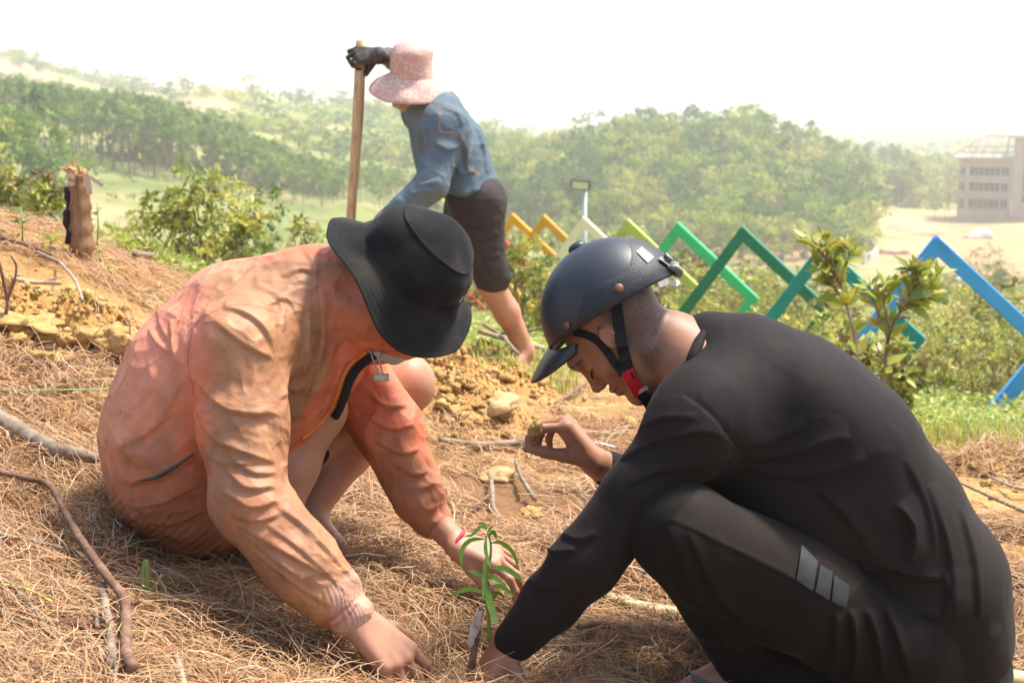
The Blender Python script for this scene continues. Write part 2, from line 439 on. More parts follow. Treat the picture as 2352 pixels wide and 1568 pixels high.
_M = np.block([[_A, _Pm], [_Pm.T, np.zeros((3, 3))]])
_w = np.linalg.solve(_M, np.concatenate([(CT[:, 2] - H) / CT[:, 1] * 1000, np.zeros(3)]))
MOUNDS = []                                   # (x, y, radius, height)
def gbase(x, y):
    x = np.atleast_1d(np.asarray(x, float)); y = np.maximum(np.atleast_1d(np.asarray(y, float)), 0.6)
    c = np.clip(1176 + F * x / y, -420, 2820); k = _tc(c, np.minimum(y, 3200)); out = np.empty(len(k))
    for i in range(0, len(k), 40000):
        q = k[i:i + 40000]
        out[i:i + 40000] = _tps(((q[:, None] - _K[None]) ** 2).sum(-1)) @ _w[:_n] + _w[_n] + q @ _w[_n + 1:]
    return H + out / 1000 * np.minimum(y, 3200)
def G(x, y):
    x = np.atleast_1d(np.asarray(x, float)); y = np.atleast_1d(np.asarray(y, float)); z = gbase(x, y)
    near = 1 - sstep(7, 14, y); p = np.stack([x, y, 0 * x], -1)
    z = z + near * (0.020 * vnoise(p * 3.1, 3) + 0.010 * vnoise(p * 9, 4) + 0.006 * vnoise(p * 24, 5))
    z = z + sstep(60, 200, y) * 1.2 * vnoise(p * 0.03, 8) + sstep(250, 420, y) * 2.0 * vnoise(p * 0.012, 9)
    for mx, my, r, h in MOUNDS:
        q = ((x - mx) ** 2 + (y - my) ** 2) / r ** 2
        m = q < 6
        if m.any(): z[m] += (h * np.exp(-q[m] * 1.5) * (1 + 0.35 * vnoise(p[m] * 13, 11) + 0.35 * np.abs(vnoise(p[m] * 26, 12)) + .22 * vnoise(p[m] * 55, 13)))
    return z
def g1(x, y): return float(G(x, y)[0])
def GP(px, py, d0=1.2, d1=500, hgt=0.0):
    """point where the view ray of a photo pixel meets the ground"""
    ds = np.exp(np.linspace(math.log(d0), math.log(d1), 500))
    Q = np.array([P(px, py, d) for d in ds]); b = Q[:, 2] - G(Q[:, 0], Q[:, 1]) - hgt; i = np.argmax(b < 0)
    if b[i] >= 0: return Q[np.argmin(b)]
    lo, hi = ds[max(i - 1, 0)], ds[i]
    for _ in range(18):
        mid = (lo + hi) / 2; q = P(px, py, mid)
        if q[2] > g1(q[0], q[1]) + hgt: lo = mid
        else: hi = mid
    return P(px, py, hi)
for px, py, r, h in ((1060, 960, .30, .10), (1150, 900, .22, .09), (1010, 880, .25, .08), (1100, 830, .35, .07), (90, 770, .28, .09), (230, 800, .2, .07),
                     (2280, 1090, .4, .07), (1250, 1170, .15, .02), (1160, 1090, .12, .02)):
    q = GP(px, py); MOUNDS.append((q[0], q[1], r, h))
q = P(1010, 1500, 2.5); MOUNDS.append((q[0], q[1], .13, -.05))
q = P(1580, 1590, 2.50); MOUNDS.append((q[0], q[1], .14, -.035))
q = P(905, 1540, 2.36); MOUNDS.append((q[0], q[1], .12, -.05))
q = P(1110, 1560, 2.46); MOUNDS.append((q[0], q[1], .10, -.03))
PILE = MOUNDS[:6]

cols = np.concatenate([np.linspace(-5200, -500, 30), np.linspace(-480, -60, 30), np.arange(-45, 2400, 8.0), np.linspace(2410, 2850, 30), np.linspace(2900, 7500, 30)])
rows = np.concatenate([np.linspace(0.6, 1.6, 12, endpoint=False), np.exp(np.linspace(math.log(1.6), math.log(9), 420, endpoint=False)),
                       np.exp(np.linspace(math.log(9), math.log(420), 190, endpoint=False)), np.exp(np.linspace(math.log(420), math.log(3200), 50))])
cc, rr = np.meshgrid(cols, rows); gx = ((cc - 1176) / F * rr).ravel(); gy = rr.ravel(); gz = G(gx, gy)
nC, nR = len(cols), len(rows); ix = np.arange(nC * nR).reshape(nR, nC)
gq = np.stack([ix[:-1, :-1], ix[:-1, 1:], ix[1:, 1:], ix[1:, :-1]], -1).reshape(-1, 4)
# land cover: what grows or lies there
pc = cc.ravel(); pd = gy; pn = np.stack([gx, gy, 0 * gx], -1)
n1 = vnoise(pn * 0.9, 21) + 0.5 * vnoise(pn * 2.7, 22); n2 = vnoise(pn * 5, 23) + 0.6 * vnoise(pn * 14, 24); nf = fbm(pn * 0.022, 4, 25); nf2 = fbm(pn * 0.05, 3, 27)
C = lambda *a: np.array(a, float)
def mixc(a, b, t): return a + (b - a) * np.clip(t, 0, 1)[:, None]
soil = mixc(np.tile(C(.33, .19, .072), (len(pd), 1)), C(.47, .295, .115), sstep(-.1, .6, n2))
soil = mixc(soil, C(.21, .115, .055), sstep(.1, .8, n1))
for mx, my, r, h in PILE: soil = mixc(soil, C(.43, .24, .08), np.exp(-((gx - mx) ** 2 + (gy - my) ** 2) / r ** 2 * 1.2) * 1.3)
grass = mixc(np.tile(C(.17, .19, .045), (len(pd), 1)), C(.30, .24, .10), sstep(-.2, .8, n1))
edge = 6.6 + 0.8 * n1 - 1.3 * sstep(2050, 2300, pc) + 0.2 * sstep(600, 200, pc)
cov = mixc(soil, grass, sstep(-.5, .6, pd - edge))
meadow = mixc(np.tile(C(.20, .215, .065), (len(pd), 1)), C(.31, .265, .11), sstep(-.3, .6, nf + .5 * nf2))
meadow = mixc(meadow, C(.13, .165, .05), sstep(.05, .7, fbm(pn * .11, 3, 44)))
meadow = mixc(meadow, C(.42, .31, .17), .7 * sstep(.45, .9, fbm(pn * .045, 3, 47)))
cov = mixc(cov, meadow, sstep(40, 110, pd))
wood = mixc(np.tile(C(.18, .215, .055), (len(pd), 1)), C(.31, .285, .10), sstep(-.3, .7, nf2))
bare = sstep(.0, .5, nf + .35 * np.exp(-((pc - 470) / 160) ** 2)) * sstep(240, 330, pd) * sstep(1300, 1000, pc)
wood = mixc(wood, C(.43, .28, .165), .9 * bare)
cov = mixc(cov, wood, sstep(200, 260, pd))
sand = mixc(np.tile(C(.38, .25, .125), (len(pd), 1)), C(.46, .32, .175), sstep(-.3, .5, nf2))
sand = mixc(sand, C(.26, .24, .09), sstep(.35, .75, nf2))
smask = sstep(1960, 2010, pc + 25 * nf2) * sstep(105, 135, pd + 12 * nf2) * sstep(330, 305, pd)
smask = np.maximum(smask, sstep(1560, 1640, pc) * sstep(172, 184, pd) * sstep(206, 196, pd))
cov = mixc(cov, sand, smask)
M_GROUND = mat('ground_soil', [(.80, .80, .80), (1, 1, 1), (1.15, 1.12, 1.05)], scale=40, rough=0.95, bump=0.9, bscale=75, spec=0.1, attr='cover', bdist=0.012)
ground = link('ground', mesh_np('ground', np.stack([gx, gy, gz], -1), gq, attrs={'cover': cov}), M_GROUND)
tag(ground, 'hillside of dry orange soil falling to the green valley', kind='structure')
bm_ = MB(); z0 = float(gbase(0, 0.6)[0])
bm_.add([(-6, .62, z0 + .35), (6, .62, z0 - .3), (40, -30, z0), (-40, -30, z0 + 4)], [(0, 3, 2, 1)])
tag(bm_.build('hillside', M_GROUND), 'bare hillside continuing behind the viewer', kind='structure')

# ---------------------------------------------------------------- pine needle litter and soil crumbs (nobody could count them)
def clear_of(x, y):
    """0 where bare soil shows, 1 where needles lie"""
    p = np.stack([x, y, 0 * x], -1); k = sstep(-1.0, -.05, vnoise(p * 2.3, 41) + .6 * vnoise(p * 6, 42) - .30 * sstep(2.7, 3.5, y))
    for mx, my, r, h in PILE: k = k * (1 - 0.95 * np.exp(-((x - mx) ** 2 + (y - my) ** 2) / r ** 2 * 1.1))
    a = P(1480, 1440, 2.7); k = k * (1 - .75 * np.exp(-((x - a[0]) ** 2 + (y - a[1]) ** 2) / .02))
    a = P(1010, 1520, 2.5); k = k * (1 - .55 * np.exp(-((x - a[0]) ** 2 + (y - a[1]) ** 2) / .015))
    return k
def needles(n, dmin, dmax, seed, wid):
    r = np.random.default_rng(seed)
    u = r.random(n * 3); y = 1 / (1 / dmin + u * (1 / dmax - 1 / dmin)); c = r.uniform(-480, 2720, n * 3); x = (c - 1176) / F * y
    keep = r.random(n * 3) < clear_of(x, y) * (1 - sstep(6.2, 7.6, y + .6 * vnoise(np.stack([x, y, x], -1) * .9, 3)))
    x, y = x[keep][:n], y[keep][:n]; n = len(x)
    p = np.stack([x, y, 0 * x], -1)
    ang = 2.2 * math.pi * vnoise(p * 1.7, 51) + r.normal(0, 1.25, n)
    L = r.uniform(.04, .15, n); cv = r.normal(0, 3.4, n); lift = r.random(n) ** 2.2 * .028 + .002; tilt = r.normal(0, .16, n)
    K = 4; pts = []; a = ang.copy(); q = np.stack([x, y], -1)
    zz = G(x, y) + lift
    gxn = (G(x + .03, y) - G(x - .03, y)) / .06; gyn = (G(x, y + .03) - G(x, y - .03)) / .06
    for i in range(K):
        s = (i / (K - 1) - .5) * L
        dx = q[:, 0] - x; dy = q[:, 1] - y
        pts.append(np.stack([q[:, 0], q[:, 1], zz + gxn * dx + gyn * dy + tilt * (i / (K - 1)) * L + .010 * np.sin(i / (K - 1) * 3.1) * (lift > .012)], -1))
        st = L / (K - 1); q = q + np.stack([np.cos(a), np.sin(a)], -1) * st[:, None]; a = a + cv * st * 3
    w = wid * r.uniform(.7, 1.3, n)
    roll = r.uniform(-.6, .6, n); V = []
    for i in range(K):
        t = pts[min(i + 1, K - 1)] - pts[max(i - 1, 0)]; t /= np.linalg.norm(t, axis=1)[:, None] + 1e-9
        sd = np.stack([-t[:, 1], t[:, 0], 0 * roll], -1); sd = sd * np.cos(roll)[:, None] + np.array([0, 0, 1.0]) * np.sin(roll)[:, None]
        ww = (w * (1 if i < K - 1 else .5))[:, None]
        V += [pts[i] - sd * ww, pts[i] + sd * ww]
    V = np.stack(V, 1).reshape(-1, 3); b = np.arange(n)[:, None] * (2 * K)
    Q = np.concatenate([np.concatenate([b + 2 * i, b + 2 * i + 1, b + 2 * i + 3, b + 2 * i + 2], 1) for i in range(K - 1)])
    pal = np.array([[.48, .30, .155], [.40, .225, .105], [.28, .13, .06], [.53, .375, .225], [.35, .26, .17], [.22, .105, .05]])
    ci = pal[r.choice(6, n, p=[.26, .26, .16, .16, .08, .08])] * r.uniform(.8, 1.2, n)[:, None]
    return V, Q, np.repeat(ci, 2 * K, 0)
M_NEEDLE = mat('dry_needle', None, rough=.7, attr='ncol', spec=.2, transl=.12)
parts = [needles(96000, 1.75, 3.6, 5, .00085), needles(50000, 3.0, 7.4, 6, .0013)]
ofs = 0; VV, QQ, CCc = [], [], []
for v, q, c in parts: VV.append(v); QQ.append(q + ofs); CCc.append(c); ofs += len(v)
nd = link('pine_needles', mesh_np('pine_needles', np.concatenate(VV), np.concatenate(QQ), smooth=False, attrs={'ncol': np.concatenate(CCc)}), M_NEEDLE)
tag(nd, 'dry brown pine needles littering the slope', 'pine needles', kind='stuff')

def lump(seed, sub=2, rough=.25, sq=(1, 1, .75)):
    import bmesh
    b = bmesh.new(); bmesh.ops.create_icosphere(b, subdivisions=sub, radius=1.0)
    v = np.array([q.co for q in b.verts]); f = [[w.index for w in q.verts] for q in b.faces]; b.free()
    r = np.random.default_rng(seed)
    n = 1 + rough * vnoise(v * 1.3 + seed * 7.1, seed) + rough * .7 * vnoise(v * 3.1 + seed, seed + 3) + rough * .35 * vnoise(v * 7 + seed, seed + 5)
    for _ in range(4):          # flat broken faces
        d = unit(r.normal(size=3)); c = r.uniform(.6, .85); h = np.maximum((v * n[:, None]) @ d - c, 0)
        v2 = v * n[:, None] - h[:, None] * d * .85; n = np.linalg.norm(v2, axis=1)
    return v * n[:, None] * np.array(sq), np.array(f)
M_CLOD = mat('clod_soil', [(.32, .18, .06), (.46, .285, .105), (.56, .375, .155)], scale=3, rough=.95, bump=.8, bscale=7, spec=.08, bdist=.004)
M_CLOD2 = mat('pale_clod', [(.38, .245, .10), (.50, .34, .165), (.58, .42, .23)], scale=3, rough=.95, bump=.7, bscale=7, spec=.08, bdist=.004)
LUMPS = []
for i in range(7):
    v, f = lump(i + 1, 3, .55); LUMPS.append(mesh_np('clod', v, f, smooth=False))
for me in LUMPS: me.materials.append(M_CLOD)
SM = [lump(50 + i, 1, .3) for i in range(5)]
def crumbs(n, seed):
    r = np.random.default_rng(seed); V = []; Q = []; ofs = 0
    xs, ys, ss = [], [], []
    while len(xs) < n:
        k = r.random()
        if k < .45:
            m = PILE[r.integers(0, len(PILE))]; x, y = m[0] + r.normal(0, m[2] * .6), m[1] + r.normal(0, m[2] * .6); s = .0025 + .012 * r.random() ** 3.5
        elif k < .54:
            a = P(r.normal(1470, 110), r.normal(1400, 90), 2.7); x, y = a[0], a[1] + r.normal(0, .1); s = .002 + .007 * r.random() ** 2
        else:
            y = 1 / (1 / 1.9 + r.random() * (1 / 6.3 - 1 / 1.9)); x = (r.uniform(0, 2352) - 1176) / F * y; s = .0015 + .006 * r.random() ** 3
        xs.append(x); ys.append(y); ss.append(s)
    zs = G(np.array(xs), np.array(ys))
    for x, y, z, s in zip(xs, ys, zs, ss):
        v, f = SM[r.integers(0, 5)]; a = r.uniform(0, 6.28); ca, sa = math.cos(a), math.sin(a)
        w = v @ np.array([[ca, sa, 0], [-sa, ca, 0], [0, 0, 1]]) * s * r.uniform(.8, 1.25, 3); V.append(w + (x, y, z + s * .45)); Q.append(f + ofs); ofs += len(v)
    return np.concatenate(V), np.concatenate(Q)
v, q = crumbs(11000, 9)
M_CRUMB = mat('crumb_soil', [(.32, .18, .06), (.46, .285, .105), (.56, .375, .155)], scale=24, rough=.95)
tag(link('soil_crumbs', mesh_np('soil_crumbs', v, q, smooth=False), M_CRUMB), 'loose crumbs of yellow soil around the dug holes', 'soil', kind='stuff')
# ---------------------------------------------------------------- foliage makers
def leaf_cards(cent, nrm, up, L, W, col, fold=.25, curl=0.0):
    """each leaf: 6-vertex folded blade (4 tris as 2 quads). cent = leaf base"""
    n = len(cent); s = np.cross(up, nrm); s /= np.linalg.norm(s, axis=1)[:, None] + 1e-9
    L = np.broadcast_to(L, (n,))[:, None]; W = np.broadcast_to(W, (n,))[:, None]
    mid = cent + up * L * .5 - nrm * W * fold; tip = cent + up * L - nrm * L * curl
    a = cent + up * L * .45 - s * W * .5; b = cent + up * L * .45 + s * W * .5
    V = np.stack([cent, a, tip, b, mid], 1).reshape(-1, 3); k = np.arange(n)[:, None] * 5
    Q = np.concatenate([np.concatenate([k, k + 4, k + 2, k + 1], 1), np.concatenate([k, k + 3, k + 2, k + 4], 1)])
    return V, Q, np.repeat(col, 5, 0)
def rand_dirs(r, n):
    v = r.normal(size=(n, 3)); return v / np.linalg.norm(v, axis=1)[:, None]
def crown(seed, h, w, clumps, per, leaf, pal, base=.25, shape='round', lw=.5):
    """leaf clumps spread through a crown volume; unit: metres, stands on z=0"""
    r = np.random.default_rng(seed); cs = []
    while len(cs) < clumps:
        p = r.uniform(-1, 1, 3)
        if shape == 'round' and p @ p > 1: continue
        if shape == 'cone' and np.hypot(p[0], p[1]) > .95 * (1 - (p[2] + 1) / 2) ** .7 + .1: continue
        if shape == 'column' and np.hypot(p[0], p[1]) > .8 + .3 * math.sin(3 * p[2] + seed): continue
        if shape != 'column' and p @ p < .12: continue
        cs.append(p)
    cs = np.array(cs); cs *= np.array([w / 2, w / 2, h * (1 - base) / 2]); cs[:, 2] += h * (1 + base) / 2
    cs[:, :2] *= (1 + .18 * r.normal(size=(clumps, 1)))
    rad = r.uniform(.6, 1.3, clumps) * (w * .5) / clumps ** .36
    ci = np.repeat(np.arange(clumps), per); n = len(ci)
    off = rand_dirs(r, n) * (r.random((n, 1)) ** .5) * rad[ci][:, None] * np.array([1.1, 1.1, .75])
    cent = cs[ci] + off
    nr = unit_rows(off / (rad[ci][:, None] + 1e-6) + np.array([0, 0, .5]) + r.normal(0, .45, (n, 3)))
    up = unit_rows(np.cross(nr, rand_dirs(r, n)))
    tone = r.uniform(.62, 1.3, clumps)[ci] * r.uniform(.8, 1.2, n)
    col = np.array(pal)[r.integers(0, len(pal), clumps)[ci]] * tone[:, None]
    s = leaf * r.uniform(.7, 1.3, n)
    return leaf_cards(cent, nr, up, s, s * lw, col), cs
def unit_rows(v): return v / (np.linalg.norm(v, axis=1)[:, None] + 1e-9)
def trunk_mesh(seed, h, r0, cs=None, nb=6, bend=.04, top=.8):
    r = np.random.default_rng(seed); b = MB()
    pts = [np.array([bend * h * math.sin(2.1 * t + seed) * t, bend * h * math.cos(1.7 * t + seed) * t, h * top * t - .05 * h * (t == 0)]) for t in np.linspace(0, 1, 6)]
    b.tube(pts, [r0 * (1 - .75 * t) for t in np.linspace(0, 1, 6)], 6)
    if cs is not None:
        for i in r.permutation(len(cs))[:nb]:
            t = np.clip((cs[i][2] - .15 * h) / (h * top), .15, .9) * .8; k = t * 5; a = pts[int(k)] + (pts[min(int(k) + 1, 5)] - pts[int(k)]) * (k - int(k))
            m = (a + cs[i]) / 2 + (0, 0, .03 * h); b.tube([a, m, cs[i]], [r0 * .45, r0 * .3, r0 * .12], 5)
    return b.mesh('trunk', True)
M_BARK = mat('bark', [(.13, .09, .06), (.24, .17, .12), (.33, .26, .2)], scale=6, rough=.95, bump=.6, bscale=30)
M_LEAF = mat('leaf_green', None, rough=.42, attr='lcol', transl=.4, spec=.5)
M_FARLEAF = mat('far_leaf', None, rough=.8, attr='lcol', transl=.42, spec=.1)
PAL_FOREST = [[.20, .30, .05], [.30, .40, .06], [.42, .45, .09], [.10, .18, .05], [.46, .44, .13]]
PAL_PINE = [[.17, .27, .05], [.23, .34, .06], [.30, .38, .08]]
PAL_SHRUB = [[.17, .20, .035], [.24, .25, .045], [.12, .14, .035], [.30, .28, .06], [.22, .17, .06]]
def tree_proto(seed, h, w, clumps, per, leaf, pal, base, shape, r0, nb=6):
    (V, Q, c), cs = crown(seed, h, w, clumps, per, leaf, pal, base, shape)
    cm = mesh_np('crown', V, Q, smooth=False, attrs={'lcol': c}); cm.materials.append(M_FARLEAF)
    tm = trunk_mesh(seed, h, r0, cs, nb); tm.materials.append(M_BARK)
    return tm, cm
FOREST = [tree_proto(100 + i, 1.0, [.75, .6, .9, .7, .55, .8][i], [17, 13, 22, 16, 12, 20][i], 30, .070, [PAL_FOREST[j] for j in ([0, 0, 1], [2, 4, 2], [3, 3, 0], [2, 1, 1], [0, 3, 3], [4, 4, 2])[i]], [.15, .3, .12, .2, .25, .1][i], 'round', .02) for i in range(6)]
PINES = [tree_proto(130 + i, 1.0, [.34, .42, .38][i], [20, 24, 22][i], 16, .06, PAL_PINE, [.45, .38, .5][i], 'round', .013, 4) for i in range(3)]
def plant(name, protos, x, y, h, label, cat, group, r, sink=.0, sx=1.0):
    tm, cm = protos[r.integers(0, len(protos))]
    e = empty(name, (x, y, g1(x, y) - sink), (0, 0, r.uniform(0, 6.28))); e.scale = (h * sx * r.uniform(.85, 1.2), h * sx * r.uniform(.85, 1.2), h)
    link('trunk', tm, None, e, loc=(0, 0, 0)); link('crown', cm, None, e, loc=(0, 0, 0))
    return tag(e, label, cat, group)
r = np.random.default_rng(3)
# forest on the round hill
pts = []
tries = 0
while len(pts) < 300 and tries < 60000:
    tries += 1
    d = r.uniform(188, 335); c = r.uniform(1120, 2035); x = (c - 1176) / F * d
    lim = 1990 + 30 * math.sin(d * .2) if d > 215 else 2010 - (215 - d) * 9
    if c > lim or (d < 205 and c < 1500) : continue
    if all((x - a) ** 2 + (d - b) ** 2 > (3.7 + .008 * (d - 188)) ** 2 for a, b in pts): pts.append((x, d))
for x, d in pts:
    c = 1176 + F * x / d; h = r.uniform(6.0, 12.5) * (1 - .25 * (d < 215)) * (1 if c > 1350 else .9)
    plant('forest_tree', FOREST, x, d, h, 'leafy green tree crowding the round wooded hill', 'tree', 'trees on the wooded hill', r, .3)
# the pine plantation on the left slope
pts = []
tries = 0
while len(pts) < 210 and tries < 60000:
    tries += 1
    c = r.uniform(-40, 930); d = r.uniform(184, 226) + (c > 700) * r.uniform(0, 15) ; x = (c - 1176) / F * d
    if c < 180 and d < 195: continue
    if all((x - a) ** 2 + (d - b) ** 2 > 1.9 ** 2 for a, b in pts): pts.append((x, d))
for x, d in pts:
    cq = 1176 + F * x / d; plant('plantation_tree', PINES, x, d, r.uniform(8.2, 10.2) * (1 - .52 * float(sstep(430, 850, cq))), 'slim bare-trunked plantation tree on the far left slope', 'tree', 'plantation trees on the left slope', r, .2)
# nearer trees at the left edge and in the valley, scattered trees on the far slopes
for c, d, h, sx in ((20, 120, 11.5, .9), (75, 128, 12.5, .8), (130, 125, 8.5, 1), (-10, 110, 9, 1), (50, 105, 7, 1.1), (110, 112, 6, 1.2), (-45, 116, 10, 1)):
    plant('valley_tree', FOREST, (c - 1176) / F * d, d, h, 'broad green tree at the left edge below the plantation', 'tree', 'trees at the left edge', r, .3, sx)
for c, d, h in ((690, 260, 7), (680, 300, 9), (1010, 330, 8), (850, 250, 8), (900, 262, 9), (960, 250, 7), (1020, 255, 8), (1080, 262, 8), (1130, 250, 8), (870, 290, 8), (780, 260, 6), (740, 330, 7), (350, 300, 8), (340, 330, 7), (390, 330, 6),
                (560, 300, 5), (830, 300, 7), (940, 290, 6), (990, 300, 7), (1050, 300, 8), (1110, 320, 9), (1160, 300, 9), (470, 300, 6), (620, 380, 7), (760, 230, 7), (815, 235, 8), (880, 232, 7), (930, 236, 8), (985, 232, 6), (1040, 238, 8), (1100, 232, 8), (1150, 225, 8)):
    plant('slope_tree', FOREST, (c - 1176) / F * d, d, h * r.uniform(.65, .9), 'single green tree scattered over the far grassy slope', 'tree', 'trees scattered on the far slope', r, .3)
k = 0
while k < 60:
    c, d = r.uniform(-60, 1260), r.uniform(410, 720)
    if vnoise(np.array([[c / 90., d / 60., 0]]), 33)[0] < -.15 and not (d > 640 and c < 350): continue
    plant('ridge_tree', FOREST, (c - 1176) / F * d, d, r.uniform(5, 8.5), 'hazy tree on the distant ridges', 'tree', 'trees on the distant ridges', r, .5, 1.3); k += 1
k = 0
while k < 170:
    c, d = r.uniform(1880, 2420), (r.uniform(316, 460) if k < 70 else r.uniform(330, 900))
    if d < 420 and c > 2185: d += 130
    plant('plain_tree', FOREST, (c - 1176) / F * d, d, r.uniform(6, 10) * (1.25 if d < 450 else .62), 'hazy tree on the plain around the town', 'tree', 'trees on the plain', r, .3, 1.15); k += 1
for c, d, h in ((1960, 196, 6), (1985, 200, 5), (1925, 192, 5), (1890, 190, 6), (1850, 188, 6), (1800, 186, 7), (1760, 186, 7), (1700, 185, 7), (1650, 186, 7), (1600, 186, 6)):
    plant('bamboo_clump', FOREST, (c - 1176) / F * d, d, h, 'pale bamboo-like clump at the foot of the wooded hill', 'bamboo', 'clumps at the foot of the hill', r, .2, 1.2)

# ---------------------------------------------------------------- haze
hz = MB(); hz.box((0, 1580, 20), (6600, 1720, 58)); M_HAZE = bpy.data.materials.new('haze'); M_HAZE.use_nodes = True
nt = M_HAZE.node_tree; nt.nodes.remove(nt.nodes['Principled BSDF']); pv = nt.nodes.new('ShaderNodeVolumePrincipled')
pv.inputs['Color'].default_value = (.95, .95, .93, 1); pv.inputs['Density'].default_value = .00095; pv.inputs['Anisotropy'].default_value = .35
nt.links.new(pv.outputs[0], nt.nodes['Material Output'].inputs['Volume'])
tag(hz.build('haze', M_HAZE), 'pale dry-season haze lying over the valley', 'haze', kind='stuff')
# ---------------------------------------------------------------- people
YA = np.array([0, 1.0, 0])
CAMX, CAMU, CAMB = np.array([1.0, 0, 0]), np.array([0, SP, CP]), np.array([0, -CP, SP])      # screen right, screen up, towards the viewer
def scr(a, b, c): return unit(a * CAMX + b * CAMU + c * CAMB)
NAILS_ = []
def hand(W, D, B, T, curls, s=1.0, tdir=(.55, .75, -.35), tbend=.35, spread=.20, k=.004):
    """palm with five fingers. D wrist->knuckles, B back of the hand, T thumb side"""
    D = unit(D); B = unit(B - D * np.dot(B, D)); T0 = np.asarray(T, float); T = np.cross(D, B); T = T if np.dot(T, T0) > 0 else -T
    W = np.asarray(W, float); out = []; NAILS_.clear() if k == -1 else None
    offs = [.031, .0105, -.010, -.029]; lens = [.090, .094, .088, .079]; rk = [.0125, .0125, .0118, .0108]
    ph = [(.043, .026, .021), (.047, .030, .022), (.043, .028, .021), (.034, .021, .019)]
    for i in range(4):
        K = W + s * (D * lens[i] + T * offs[i]); base = W + s * (D * .006 + T * offs[i] * .55)
        out.append(rc(base, K, .0155 * s, rk[i] * s, k=.012)); out.append(rc(base - B * .006 * s, K - B * .008 * s, .014 * s, .011 * s, k=.012))
    rf = [.0086, .0088, .0083, .0075]
    for i in range(4):
        K = W + s * (D * lens[i] + T * offs[i]); an = 0; dd = unit(D + T * spread * (1.5 - i)); q = K
        for j in range(3):
            an += curls[i][j]; v = dd * math.cos(an) - B * math.sin(an); e = q + v * ph[i][j] * s
            r1 = rf[i] * s * (1.06, .98, .9)[j]; r2 = rf[i] * s * (.98, .9, .78)[j]
            out.append(rc(q, e, r1, r2, k=k if j == 0 else .004)); q = e
        bj = B * math.cos(an) + dd * math.sin(an); NAILS_.append((q - v * .002 * s + bj * r2 * .8, bj))
    b0 = W + s * (D * .022 + T * .020 - B * .008); td = unit(D * tdir[0] + T * tdir[1] + B * tdir[2]); q = b0
    inw = unit(-T * .8 + D * .6 - B * .2)
    for j, (l, a, b) in enumerate(((.042, .0165, .0125), (.033, .0118, .0106), (.027, .0106, .0082))):
        v = unit(td + inw * tbend * j); e = q + v * l * s; out.append(rc(q, e, a * s, b * s, k=.012 if j == 0 else .005)); q = e
    return out, (lambda i: W + s * (D * lens[i] + T * offs[i]))
def nails(c, V, N):
    n = vnoise(V * 60, 9)
    for p, b_ in NAILS_:
        m = (np.abs(V - p) < .06).all(1)
        if not m.any(): continue
        r_ = np.linalg.norm(V[m] - p, axis=1); q = mixc(c[m], C(.27, .16, .085), .5 * sstep(.06, .0, r_) * sstep(-.5, .5, n[m])); c[m] = mixc(q, C(.55, .36, .27), .85 * ((r_ < .0068) & (N[m] @ b_ > .3)))
    return c
def foot(A, D, U, s=1.0, side=1):
    """bare foot: A ankle, D towards the toes, U up"""
    D = unit(D); U = unit(U - D * np.dot(U, D)); S = np.cross(D, U) * side; A = np.asarray(A, float); o = []
    sole = A - U * .065 * s
    o.append(rc(A - D * .025 * s - U * .03 * s, sole - D * .03 * s + U * .022 * s, .032 * s, .028 * s, k=.02))
    o.append(rc(A, A + D * .09 * s - U * .030 * s, .034 * s, .026 * s, k=.03))
    o.append(rc(sole - D * .03 * s + U * .02 * s, sole + D * .12 * s + U * .018 * s, .026 * s, .024 * s, k=.02))
    o.append(rc(sole + D * .10 * s + S * .022 * s + U * .016 * s, sole + D * .12 * s - S * .026 * s + U * .014 * s, .020 * s, .016 * s, k=.02))
    for i in range(5):
        t = (i - 1.6) / 4; b = sole + D * (.128 - .02 * abs(i - .8) * .5 - .006 * max(i - 1, 0)) * s + S * (.030 - .0165 * i) * s + U * .014 * s
        L = (.036, .030, .027, .023, .018)[i] * s; r_ = (.0125, .009, .0085, .008, .0078)[i] * s
        o.append(rc(b, b + D * L + U * (-.003) * s, r_ * 1.05, r_ * .9, k=.005))
    return o
M_SKIN = mat('skin', [(.88, .88, .88), (1, 1, 1), (1.08, 1.05, 1.03)], scale=30, rough=.52, bump=.25, bscale=260, spec=.4, attr='scol', sss=.12, bdist=.001)
def nav(V, sc, seed, st=(1, 1, 1)): return fbm(V * np.array(st) * sc, 3, seed)
def ridged(V, sc, seed, st=(1, 1, 1)):
    n = vnoise(V * np.array(st) * sc, seed); m = vnoise(V * np.array(st) * sc * 2.1 + 5, seed + 1)
    return (1 - np.abs(n)) ** 2 - .5 + .45 * ((1 - np.abs(m)) ** 2 - .5)
def poly_in(x, y, pg):
    c = np.zeros(len(x), bool); n = len(pg)
    for i in range(n):
        (x1, y1), (x2, y2) = pg[i], pg[(i + 1) % n]
        if y1 == y2: continue
        k = ((y1 > y) != (y2 > y)) & (x < (x2 - x1) * (y - y1) / (y2 - y1) + x1); c ^= k
    return c
def ribbon(pts, w, nrm, t=.002):
    """flat strap along points"""
    b = MB(); pts = [np.asarray(q, float) for q in pts]; n = len(pts); o = 0
    for i, q in enumerate(pts):
        d = unit(pts[min(i + 1, n - 1)] - pts[max(i - 1, 0)]); nn = nrm[i] if isinstance(nrm, list) else nrm
        nn = unit(nn - d * np.dot(nn, d)); s = np.cross(d, nn) * w / 2
        b.v += [tuple(q - s - nn * t / 2), tuple(q + s - nn * t / 2), tuple(q + s + nn * t / 2), tuple(q - s + nn * t / 2)]
    for i in range(n - 1):
        for j in range(4): k = (j + 1) % 4; b.f.append((4 * i + j, 4 * i + k, 4 * i + 4 + k, 4 * i + 4 + j))
    b.f += [(3, 2, 1, 0), (4 * n - 4, 4 * n - 3, 4 * n - 2, 4 * n - 1)]
    return b

